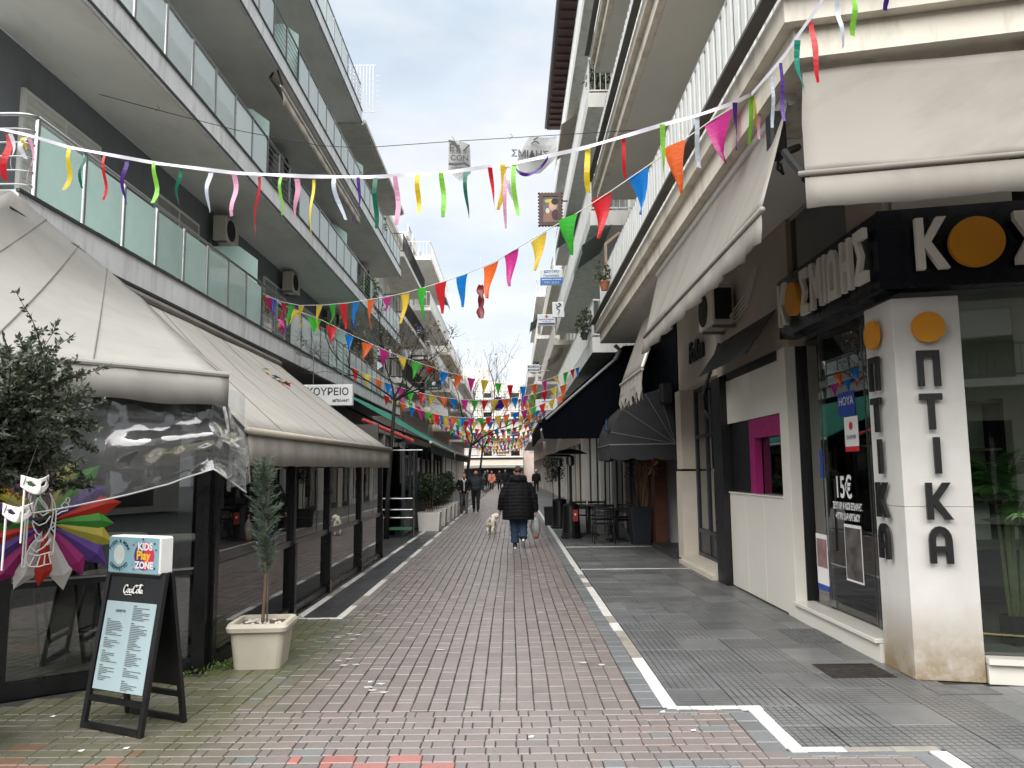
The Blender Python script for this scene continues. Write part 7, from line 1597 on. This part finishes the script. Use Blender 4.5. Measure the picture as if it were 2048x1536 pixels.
# ------------------------------------------------------------------ white ribbon garland with streamers
M_RIB = mat('white_ribbon', (224, 222, 232), .5, .06, trans=.25)
SCOL = {'r': (198, 30, 40), 'w': (222, 224, 230), 'k': (222, 160, 188), 'y': (222, 196, 40), 'd': (14, 104, 78), 'v': (76, 40, 132), 'l': (136, 206, 72), 's': (190, 200, 212), 't': (20, 136, 116)}
MS = {k: foil('streamer_'+k, v) for k, v in SCOL.items()}
GA, GB = (-5.15, 7.6), (1.86, 6.0)
G2A, G2B = (1.86, 6.0), (1.75, 4.35)
GR = thing('ribbon_garland', 'white ribbon garland with hanging coloured streamers across the lane', 'garland', onplane(0, 258, GA, GB))
def ribbon(pts, w, m, name, par, seed=0):
    rows = []
    for k, p in enumerate(pts):
        a = 0.5*math.sin(k*.8+seed); rows.append([p+Vector((0, math.sin(a)*w, math.cos(a)*w)), p-Vector((0, math.sin(a)*w, math.cos(a)*w))])
    return MB().sheet(rows).build(name, m, par, smooth=True, fixn=False)
def dens(tab, n):
    return [(x, interp(tab, x)) for x in [tab[0][0]+(tab[-1][0]-tab[0][0])*k/n for k in range(n+1)]]
gt = [(-40, 250), (0, 258), (60, 271), (140, 295), (310, 326), (470, 346), (620, 353), (745, 354), (885, 346), (1030, 326), (1160, 298), (1250, 272), (1330, 248), (1395, 231), (1470, 205), (1503, 188)]
ribbon([onplane(x, y, GA, GB) for x, y in dens(gt, 70)], .017, M_RIB, 'ribbon', GR)
gt2 = [(1503, 188), (1545, 140), (1570, 110), (1605, 58), (1640, 8), (1656, -25)]
ribbon([onplane(x, y, G2A, G2B) for x, y in dens(gt2, 20)], .017, M_RIB, 'ribbon', GR)
def streamer(px, y0, y1, col, lean=0, w=.021, pl=(GA, GB), seed=0):
    rg = random.Random(int(px)); rows = []; n = 12; ph = rg.uniform(0, 6.28); tw = rg.uniform(-2.2, 2.2)
    for k in range(n+1):
        v = k/n; c = onplane(px+lean*v*v+2.2*math.sin(v*5+ph), y0+(y1-y0)*v, *pl); a = .35*math.sin(ph)+tw*v*.8; d = Vector((math.cos(a), math.sin(a), .25*math.sin(v*9+ph)))*w*(1 if v < .9 else .8); c = c+Vector((0, .03*math.sin(v*6+ph), 0)); rows.append([c-d, c+d])
    MB().sheet(rows).build('streamer', MS[col], GR, smooth=True, fixn=False)
for s in [(14,266,360,'r',-4,.03),(22,268,340,'w',6,.025),(45,272,315,'w',2,.022),(50,275,300,'y',-4),(62,278,365,'k',-3,.021),(142,297,380,'y',-16),(166,304,375,'d',-4,.013),(211,312,400,'r',-6,.014),(249,320,406,'v',0,.019),(312,327,407,'l',-6),(357,336,409,'d',0,.018),(418,343,423,'s',-2,.022),(468,348,433,'k',-2,.024),(515,352,478,'r',-4,.012),(563,354,430,'l',-2,.013),(592,356,443,'k',2,.024),(624,357,477,'y',-1,.014),(670,357,440,'s',20,.02),(720,357,445,'v',-14,.02),(752,356,456,'d',-2,.02),(793,354,452,'k',2,.022),(837,350,426,'y',-2,.022),(884,347,437,'l',4,.022),(932,344,436,'d',4,.02),(981,336,422,'r',12,.02),(1007,331,422,'y',-9,.022),(1012,331,455,'k',-2,.018),(1016,332,400,'w',10,.015),(1028,329,430,'l',6,.02),(1174,294,383,'y',3,.024),(1246,274,355,'r',6,.017),(1325,250,355,'l',2,.022),(1394,232,333,'s',4,.02),(1470,205,302,'v',4,.02),(1502,190,288,'l',-2,.022),(1508,190,258,'y',10,.012),(1520,186,276,'k',-2,.013)]: streamer(*s)
for s in [(1545,148,252,'s',2,.012),(1562,122,238,'v',8,.013),(1594,84,195,'t',14,.018),(1624,38,160,'r',16,.016),(1676,-10,96,'s',12,.013),(1708,-10,66,'l',0,.019),(1772,-40,16,'v',2,.016)]: streamer(s[0], s[1], s[2], s[3], s[4], s[5], ((1.75, 4.35), (3.4, 4.05)) if s[0] > 1650 else (G2A, G2B))
ribbon([onplane(x, y, GA, GB) for x, y in bez([(1032, 338), (1045, 358), (1075, 352), (1096, 315)], 12)], .016, MS['v'], 'streamer', GR, 2)
# ------------------------------------------------------------------ cloth banners on a thin wire
WA, WB = (-6.0, 11.5), (2.1, 12.5)
t = thing('wire', 'thin overhead wire carrying two white cloth banners', 'wire', onplane(40, 148, WA, WB)); MB().tube([onplane(x, y, WA, WB) for x, y in dens([(-30, 128), (40, 146), (315, 220), (480, 262), (640, 291), (720, 296), (900, 283), (1115, 270), (1310, 258)], 40)], .006, 4).build('strand', M_CABLE, t)
for x, y in ((315, 220), (905, 282), (1022, 276)): q = onplane(x, y, WA, WB); MB().tube([q+Vector((-.03, 0, -.02)), q+Vector((.03, 0, .03)), q+Vector((-.01, 0, .07))], .004, 4).build('knot', M_CABLE, t)
M_BAN = mat('banner_cloth', (196, 198, 198), .7, .06, 2, trans=.35)
def banner(label, poly, pl, sd):
    t = thing('cloth_banner', label, 'banner', onplane(poly[0][0], poly[0][1], *pl)); pts = [onplane(x, y, *pl) for x, y in poly]
    bm = bmesh.new(); vs = [bm.verts.new(p) for p in pts]; bm.faces.new(vs); bmesh.ops.triangulate(bm, faces=bm.faces[:]); bmesh.ops.subdivide_edges(bm, edges=bm.edges[:], cuts=3, use_grid_fill=True)
    for v in bm.verts: v.co.y += .05*math.sin(v.co.x*9+sd)+.03*math.sin(v.co.z*7)
    me = bpy.data.meshes.new('cloth'); bm.to_mesh(me); bm.free(); me.materials.append(M_BAN); o = bpy.data.objects.new('cloth', me); COL.objects.link(o); own(o, t); md = o.modifiers.new('s', 'SOLIDIFY'); md.thickness = .004; return t
b1_ = banner('pointed white cloth banner with dark band lettering on the wire', [(898, 281), (940, 290), (941, 345), (921, 364), (897, 342)], (WA, WB), 0)
wd = Vector((WB[0]-WA[0], WB[1]-WA[1], 0)).normalized()
def btext(t, s, px, py, size, m=M_CHAR): q = onplane(px, py, WA, WB); text(s, size, m, t, q+Vector((0, -.1, 0)), wd, (0, 0, 1), bold=.003)
btext(b1_, 'ΕS', 910, 308, .17); btext(b1_, 'CON', 920, 326, .13)
def bpoly(t, pts, m, name): P = [onplane(x, y, WA, WB)+Vector((0, -.095, 0)) for x, y in pts]; MB().prism(P, (0, .002, 0)).build(name, m, t)
bpoly(b1_, [(898, 330), (912, 331), (930, 329), (940, 335), (940, 339), (928, 334), (912, 336), (898, 335)], M_CHAR, 'wave_band'); bpoly(b1_, [(898, 285), (911, 287), (922, 305), (922, 309), (908, 291), (898, 289)], M_CHAR, 'swoosh'); bpoly(b1_, [(926, 306), (938, 294), (940, 296), (929, 309)], M_CHAR, 'swoosh')
b2_ = banner('slanted white cloth banner with shop name on the wire', [(1058, 277), (1113, 271), (1113, 315), (1095, 330), (1080, 345), (1055, 352), (1040, 342), (1033, 325)], (WA, WB), 2)
btext(b2_, 'ΣΜΙΔΗΣ', 1060, 319, .16); bpoly(b2_, [(1066, 284), (1076, 278), (1077, 280), (1068, 286)], M_CHAR, 'emblem_bar'); MB().tube([onplane(1062+16*k/12, 293-5*math.sin(math.pi*k/12), WA, WB)+Vector((0, -.1, 0)) for k in range(13)], .008, 4).build('emblem_arc', M_CHAR, b2_)
# cables along the lane
tag(MB().tube([onplane(x, y, (-5.2, 8.3), (-5.2, 30)) for x, y in ((20, 414), (60, 440), (110, 472), (150, 490), (180, 515))], .012, 5).build('cable', M_CABLE), 'black cable lying over the top of the corner awning', 'cable')
# ================================================================== people and the dog
def remeshed(mb, name, m, parent, vox=.018, smooth=2, ridge=None):
    me = mb.mesh('tmp'); o = bpy.data.objects.new('tmp', me)
    md = o.modifiers.new('r', 'REMESH'); md.mode = 'VOXEL'; md.voxel_size = vox; md.use_smooth_shade = True
    if smooth: ms = o.modifiers.new('s', 'SMOOTH'); ms.iterations = smooth; ms.factor = .5
    me2 = evaluated(o)
    bpy.data.objects.remove(o); bpy.data.meshes.remove(me); me2.materials.clear(); me2.materials.append(m); me2.name = name
    if ridge:
        me2.update()
        for v in me2.vertices: v.co += v.normal*ridge(v.co)
    me2.polygons.foreach_set('use_smooth', [True]*len(me2.polygons))
    ob = bpy.data.objects.new(name, me2); COL.objects.link(ob); ob.parent = parent; return ob
def ell(c, rx, ry, n=14, tilt=0.0):
    return [(c[0]+rx*math.cos(2*math.pi*k/n), c[1]+ry*math.sin(2*math.pi*k/n), c[2]+tilt*math.sin(2*math.pi*k/n)) for k in range(n)]
SKIN = mat('skin', (198, 150, 124), .55, .06, 8)
def person(label, loc, heading, H=1.72, jacket=(30, 31, 36), trousers=(34, 36, 42), hair=(40, 32, 28), shoes=(24, 24, 26), stride=.22, hem=.48, bulk=1.0, shirt=None, legs=None, cap=None, vox=.022, puffer=False, arms=None, long_hair=False, beard=False):
    """local +y is the way the person faces"""
    t = thing('person', label, 'person', loc, heading); s = H/1.72; B = bulk
    hip, knee, ank = .90*s, .49*s, .075*s
    # leg joints: (hip, knee, ankle) per side; side -1 is the person's left (local -x)
    lg = legs or {-1: ((-.095*s*B, 0, hip), (-.10*s, stride*.55, knee+.01), (-.10*s, stride, ank)), 1: ((.095*s*B, 0, hip), (.10*s, -stride*.1, knee), (.10*s, -stride*.95, ank+.03))}
    ar = arms or {-1: ((-.20*s*B, 0, 1.41*s), (-.27*s*B, -.05, 1.13*s), (-.28*s*B, .04, .87*s)), 1: ((.20*s*B, 0, 1.41*s), (.27*s*B, .03, 1.13*s), (.28*s*B, .10, .88*s))}
    hc = Vector((0, .03, 1.60*s))
    # body: head, neck, trunk, limbs and hands in one surface
    b = MB()
    b.ring([ell((0, .035, 1.485*s), .045*s, .05*s), ell((0, .045, 1.515*s), .062*s, .075*s), ell((0, .04, 1.555*s), .07*s, .09*s), ell((0, .03, 1.60*s), .075*s, .096*s), ell((0, .025, 1.65*s), .074*s, .095*s), ell((0, .02, 1.69*s), .055*s, .075*s), ell((0, .02, 1.715*s), .02*s, .03*s)])
    b.tube([(0, 0, 1.36*s), (0, .015, 1.46*s), (0, .03, 1.53*s)], [.06*s, .052*s, .052*s], 10)
    b.tube([(0, .115*s+.012, 1.615*s), (0, .14*s, 1.578*s), (0, .12*s, 1.572*s)], [.012*s, .017*s, .012*s], 6)          # nose
    for sd in (-1, 1): b.tube([(sd*.072*s, .02, 1.625*s), (sd*.086*s, .012, 1.60*s), (sd*.074*s, .02, 1.565*s)], [.012*s, .014*s, .01*s], 6)   # ears
    b.ring([ell((0, 0, .86*s), .14*s*B, .10*s*B), ell((0, 0, 1.0*s), .13*s*B, .095*s*B), ell((0, 0, 1.2*s), .15*s*B, .10*s*B), ell((0, 0, 1.36*s), .165*s*B, .09*s), ell((0, 0, 1.42*s), .09*s, .07*s)])
    for sd in (-1, 1):
        h_, k_, a_ = [Vector(q) for q in lg[sd]]; b.tube([h_, k_, a_], [.08*s*B, .052*s, .036*s], 10)
        sh_, el_, wr_ = [Vector(q) for q in ar[sd]]; b.tube([sh_, el_, wr_], [.046*s, .038*s, .027*s], 8)
        d = (wr_-el_).normalized(); side = Vector((0, 1, 0)) if abs(d.y) < .8 else Vector((1, 0, 0)); side = (side-d*side.dot(d)).normalized(); inn = d.cross(side)*(-sd)
        palm = wr_+d*.075*s; b.tube([wr_, wr_+d*.03*s, palm], [.026*s, .034*s, .032*s], 8)
        for q, ln in zip((-.027, -.009, .009, .026), (.062, .072, .068, .054)):
            p0_ = palm+side*q*s; b.tube([p0_, p0_+d*ln*.5*s+inn*.004, p0_+d*ln*.85*s+inn*.022*s], [.0095*s, .009*s, .008*s], 6)
        p0_ = wr_+d*.03*s+side*.028*s; b.tube([p0_, p0_+d*.03*s+side*.02*s, p0_+d*.06*s+side*.018*s+inn*.012], [.011*s, .0105*s, .008*s], 6)
    remeshed(b, 'body', SKIN, t, .0085 if vox < .02 else .013, 1)
    # trousers
    tr = MB()
    tr.ring([ell((0, 0, .80*s), .155*s*B, .115*s*B), ell((0, 0, .90*s), .165*s*B, .12*s*B), ell((0, 0, 1.0*s), .15*s*B, .11*s*B)])
    for sd in (-1, 1):
        h_, k_, a_ = [Vector(q) for q in lg[sd]]; e_ = k_.lerp(a_, .93); tr.tube([h_, h_.lerp(k_, .5), k_, k_.lerp(a_, .5), e_], [.10*s*B, .09*s*B, .072*s*B, .066*s*B, .064*s*B], 12)
    rg = random.Random(int(H*1000)+len(label)); ph = rg.uniform(0, 6)
    remeshed(tr, 'trousers', mat('cloth_%d_%d_%d' % trousers, trousers, .85, .3, 6), t, vox*.8, 2, lambda c: .006*math.sin(c.z*60+ph+8*c.x)*max(0, 1-abs(c.z-.3*s)/.4))
    # shoes
    for sd in (-1, 1):
        h_, k_, a_ = [Vector(q) for q in lg[sd]]; f = (a_-k_).normalized(); fw = Vector((0, 1, 0)); fw = (fw-f*fw.dot(f)).normalized() if sd in (1,) and a_.z > ank+.02 else fw
        up = -f if a_.z > ank+.02 else Vector((0, 0, 1)); so = MB(); base = a_-up*ank*.55
        so.tube([base-fw*.075*s, base-fw*.02*s+up*.012, base+fw*.07*s, base+fw*.155*s-up*.008, base+fw*.185*s-up*.01], [.034*s, .046*s, .042*s, .036*s, .02*s], 10); so.tube([a_+up*.03, base], [.048*s, .045*s], 10)
        shoe = remeshed(so, 'shoe', mat('shoe_%d_%d_%d' % shoes, shoes, .55, .2), t, .014, 1)
        sl = MB(); sl.tube([base-fw*.085*s-up*.03, base+fw*.06*s-up*.032, base+fw*.19*s-up*.03], [.03*s, .034*s, .026*s], 8)
        o = remeshed(sl, 'sole', mat('sole_white', (206, 206, 202), .6, .1), shoe, .012, 1)
    # jacket
    j = MB(); zb = hem*s; K = 1.0 if puffer else .86
    j.ring([ell((0, 0, zb), (.25 if puffer else .235)*s*B*K, .18*s*B*K), ell((0, 0, zb+.12*s), .25*s*B*K, .19*s*B*K), ell((0, 0, 1.0*s), .235*s*B*K, .18*s*B*K), ell((0, .01, 1.2*s), .235*s*B*K, .17*s*B*K), ell((0, 0, 1.34*s), (.2 if puffer else .225)*s*B*K, .14*s*B*K), ell((0, 0, 1.43*s), .125*s*B*K, .10*s*B*K), ell((0, .01, 1.49*s), .075*s, .075*s)])
    for sd in (-1, 1):
        sh_, el_, wr_ = [Vector(q) for q in ar[sd]]; f = 1.3 if puffer else 1.0
        j.tube([sh_+Vector((-sd*.03, 0, .0)), sh_.lerp(el_, .5), el_, el_.lerp(wr_, .5), wr_+(wr_-el_).normalized()*.02], [.078*s*f, .07*s*f, .062*s*f, .056*s*f, .046*s*f], 12)
    if puffer:      # hood lying on the shoulders
        j.tube([(-.15*s, .02, 1.44*s), (-.13*s, -.09*s, 1.47*s), (0, -.13*s, 1.46*s), (.13*s, -.09*s, 1.47*s), (.15*s, .02, 1.44*s)], [.05*s, .075*s, .085*s, .075*s, .05*s], 10)
        j.tube([(0, -.1*s, 1.52*s), (0, -.12*s, 1.40*s)], [.09*s, .1*s], 10)
    pitch = .075
    rf = (lambda c: (.010*(abs(math.sin(math.pi*(c.z+.06*abs(c.x))/pitch))**.6)-.005+.006*mnoise.noise(c*14))) if puffer else (lambda c: .004*math.sin(c.z*45+5*c.x+ph))
    remeshed(j, 'jacket', mat('jacket_%d_%d_%d' % jacket, jacket, .78 if puffer else .85, .2, 5, spec=.25), t, vox*.8, 2, rf)
    if shirt:
        c_ = MB(); c_.tube([(-.07*s, .03, 1.46*s), (-.05*s, .11*s, 1.40*s), (0, .13*s, 1.30*s), (.05*s, .11*s, 1.40*s), (.07*s, .03, 1.46*s), (0, -.07*s, 1.49*s), (-.07*s, .03, 1.46*s)], .034*s, 8); c_.tube([(0, .115*s, 1.38*s), (0, .165*s*B*K, 1.15*s), (0, .165*s*B*K, .95*s)], .03*s, 8)
        remeshed(c_, 'collar', mat('shirt_%d_%d_%d' % shirt, shirt, .8, .1), t, .014, 1)
    hb = MB(); hh = hair if cap is None else cap
    hb.ring([ell((0, -.012, 1.60*s if not long_hair else 1.45*s), .068*s, .078*s), ell((0, -.012, 1.63*s), .083*s, .088*s), ell((0, .0, 1.665*s), .084*s, .098*s), ell((0, .015, 1.70*s), .068*s, .09*s), ell((0, .015, 1.735*s), .03*s, .045*s)])
    remeshed(hb, 'hair' if cap is None else 'cap', mat('hair_%d_%d_%d' % hh, hh, .7, .35, 60), t, .013, 1, lambda c: .004*mnoise.noise(c*60))
    fc = MB()
    for sd in (-1, 1): fc.lathe((sd*.03*s, .118*s+.008, 1.607*s), [(.004, -.006), (.009, 0), (.004, .006)], 8)
    fc.build('eyes', M_BLACK, t, local=True)
    MB().tube([(-.024*s, .122*s, 1.545*s), (0, .13*s, 1.543*s), (.024*s, .122*s, 1.545*s)], .005*s, 5).build('mouth', mat('lips', (150, 84, 78), .6, .05), t, local=True)
    if beard: remeshed(MB().ring([ell((0, .06, 1.505*s), .05*s, .06*s), ell((0, .065, 1.54*s), .066*s, .072*s), ell((0, .06, 1.575*s), .074*s, .06*s)]), 'beard', mat('beard_dark', (38, 32, 28), .8, .3), t, .012, 1)
    return t
# the man walking away, puffer coat, dog lead in his left hand, shopping bag in his right
mp = onz(1040, 1096); MX, MY = mp.x-.03, mp.y
legs = {-1: ((-.10, 0, .90), (-.085, .06, .49), (-.075, .0, .075)), 1: ((.10, 0, .90), (.10, .05, .50), (.10, -.20, .20))}
arms = {-1: ((-.22, 0, 1.36), (-.34, -.03, 1.10), (-.39, .06, .84)), 1: ((.22, 0, 1.36), (.34, -.02, 1.10), (.38, .02, .80))}
MAN = person('man in a long black puffer coat walking away with dog and plastic bag', (MX, MY, 0), 0, 1.75, (13, 14, 18), (40, 58, 82), (58, 52, 48), (30, 30, 34), .2, .60, 1.36, None, legs, None, .017, True, arms)
hr = Vector((MX+.37, MY+.03, .70))
# shopping bag
bag = thing('plastic_bag', 'thin white plastic carrier bag hanging from the hand of the man in the puffer coat', 'bag', hr-Vector((0, 0, .55))); bm_ = MB(); rings = []
for k in range(11):
    v = k/10; z = .50-.46*v; rx = .025+.08*math.sin(math.pi*min(1, .12+v*.85))**.7; rings.append([(rx*math.cos(a)*(1+.12*math.sin(5*a+k)), rx*.6*math.sin(a)*(1+.15*math.sin(4*a+2*k)), z) for a in [2*math.pi*q/18 for q in range(18)]])
bm_.ring(rings).build('sack', glass('thin_plastic', (.92, .93, .94), 1.45, .12, .4, 18, .04, .05, .32, (.85, .87, .88)), bag, local=True, smooth=True)
MB().tube([(-.03, 0, .48), (-.02, 0, .58), (.02, 0, .58), (.03, 0, .48)], .008, 5).build('handle', M_PW, bag, local=True)
for (x, z, c) in ((.02, .10, (150, 90, 60)), (-.03, .2, (90, 120, 80)), (.03, .28, (190, 180, 170))): MB().lathe((x, 0, z), [(.02, -.06), (.055, -.02), (.055, .04), (.02, .08)], 10).build('contents', mat('groc_%d' % c[0], c, .7, .2), bag, local=True, smooth=True)
# dog
dp = onz(983, 1068); DOG = thing('dog', 'small shaggy white dog trotting on a lead beside the man in the puffer coat', 'dog', (dp.x, dp.y, 0), R(-12))
M_FUR = mat('white_fur', (226, 218, 202), .95, .2, 9, bmp=.6, bscale=60)
d = MB(); d.ring([[(.0+.02*math.cos(a), y, z+.02*math.sin(a)) if r == 0 else (r*math.cos(a), y, z+r*1.05*math.sin(a)) for a in [2*math.pi*q/14 for q in range(14)]] for (y, z, r) in ((-.2, .31, .04), (-.17, .31, .085), (-.08, .30, .105), (.05, .29, .11), (.14, .31, .105), (.2, .33, .07))])
d.tube([(0, .15, .34), (.03, .21, .42), (.05, .25, .455)], [.07, .06, .07], 10); d.tube([(.05, .22, .46), (.08, .29, .46), (.10, .35, .44)], [.075, .06, .035], 10)
for sx in (-1, 1): d.tube([(.05+sx*.055, .23, .50), (.05+sx*.085, .22, .45), (.05+sx*.085, .23, .40)], [.022, .03, .02], 8)
for (sx, dy) in ((-1, .03), (1, -.04)):
    d.tube([(sx*.06, -.13, .27), (sx*.075, -.09+dy, .19), (sx*.07, -.17+dy, .10), (sx*.07, -.155+dy, .03), (sx*.07, -.125+dy, .018)], [.06, .045, .026, .024, .024], 8)
    d.tube([(sx*.06, .14, .27), (sx*.065, .13-dy, .15), (sx*.065, .145-dy, .03), (sx*.065, .17-dy, .018)], [.045, .034, .026, .022], 8)
d.tube([(0, -.19, .34), (.01, -.24, .40), (.02, -.22, .46)], [.026, .034, .02], 8)
rg = random.Random(1)
remeshed(d, 'body', M_FUR, DOG, .013, 1, lambda c: .012*mnoise.noise(c*38)+.006*mnoise.noise(c*90))
e = MB(); e.lathe((.105, .378, .44), [(.008, -.008), (.014, 0), (.008, .008)], 8); e.lathe((.055, .31, .485), [(.004, -.005), (.008, 0), (.004, .005)], 6); e.lathe((.108, .305, .48), [(.004, -.005), (.008, 0), (.004, .005)], 6); e.build('nose_and_eyes', M_BLACK, DOG, local=True)
cl = MB(); cl.tube([(.035+.068*math.cos(a), .205+.02*math.sin(a), .40+.05*math.sin(a)) for a in [2*math.pi*q/14 for q in range(15)]], .009, 5); cl.build('collar', M_PR, DOG, local=True)
hl = Vector((MX-.38, MY+.08, .74)); cl_w = Vector((dp.x+.08, dp.y+.18, .45))
tag(MB().tube([hl, hl.lerp(cl_w, .4)-Vector((0, 0, .05)), hl.lerp(cl_w, .75)-Vector((0, 0, .06)), cl_w], .006, 5).build('dog_lead', M_CABLE), 'thin dark lead between the man in the puffer coat and the white dog', 'lead')
# the couple walking towards the camera
c1 = onz(928, 1028); person('person in a black jacket over a pale hood with grey patterned trousers', (c1.x, c1.y, 0), math.pi+.1, 1.60, (24, 25, 30), (92, 90, 88), (36, 30, 28), (26, 26, 28), .15, .86, 1.0, (200, 200, 198), None, None, .022, False, {-1: ((-.20, 0, 1.31), (-.28, -.06, 1.05), (-.17, .10, .90)), 1: ((.20, 0, 1.31), (.28, -.06, 1.05), (.17, .10, .90))})
c2 = onz(952, 1024); person('bearded person in a dark grey zipped jacket and black trousers', (c2.x, c2.y, 0), math.pi-.05, 1.70, (52, 56, 60), (20, 21, 24), (30, 26, 24), (22, 22, 24), .2, .88, 1.08, None, None, None, .022, False, None, False, True)
# people further down the lane
FP = [(-1.85, 68, math.pi, 1.68, (240, 156, 132), (26, 26, 30), (176, 142, 96), (60, 62, 66), True, 'woman in an open coral coat and dark trousers far down the lane'), (-1.15, 67, math.pi, 1.72, (44, 38, 38), (30, 30, 34), (40, 34, 30), None, False, 'person in a dark brown jacket beside the one in the coral coat'),
      (1.75, 58, 0, 1.74, (24, 26, 30), (26, 27, 32), (206, 204, 200), None, False, 'white-haired person in dark clothes walking away on the pavement'), (-.62, 64, math.pi, 1.78, (30, 32, 38), (34, 36, 40), (60, 50, 44), None, False, 'dark-clad person partly behind the man in the puffer coat'),
      (-2.6, 80, math.pi, 1.75, (40, 42, 48), (30, 30, 34), (188, 184, 180), None, False, 'grey-haired person in dark clothes behind the coral coat'), (-3.9, 84, 0.3, 1.7, (36, 38, 44), (30, 30, 36), (50, 42, 38), None, False, 'person in dark clothes near the far shop awning'), (-3.2, 90, 2.4, 1.72, (120, 122, 126), (40, 42, 50), (60, 52, 46), None, False, 'person in a grey jacket near the far shop awning'), (.6, 74, math.pi, 1.72, (226, 226, 226), (36, 38, 44), (50, 44, 40), None, False, 'person in a white jacket far down the lane')]
for (x, y, hd_, H, jc, tc_, hc_, sh_, lh, lab) in FP: person(lab, (x, y, 0), hd_, H, jc, tc_, hc_, (24, 24, 26), .18, .62 if lh else .84, 1.05, sh_, None, None, .032, False, None, lh)
bpy.data.scenes.remove(TMP)
bpy.context.view_layer.update()
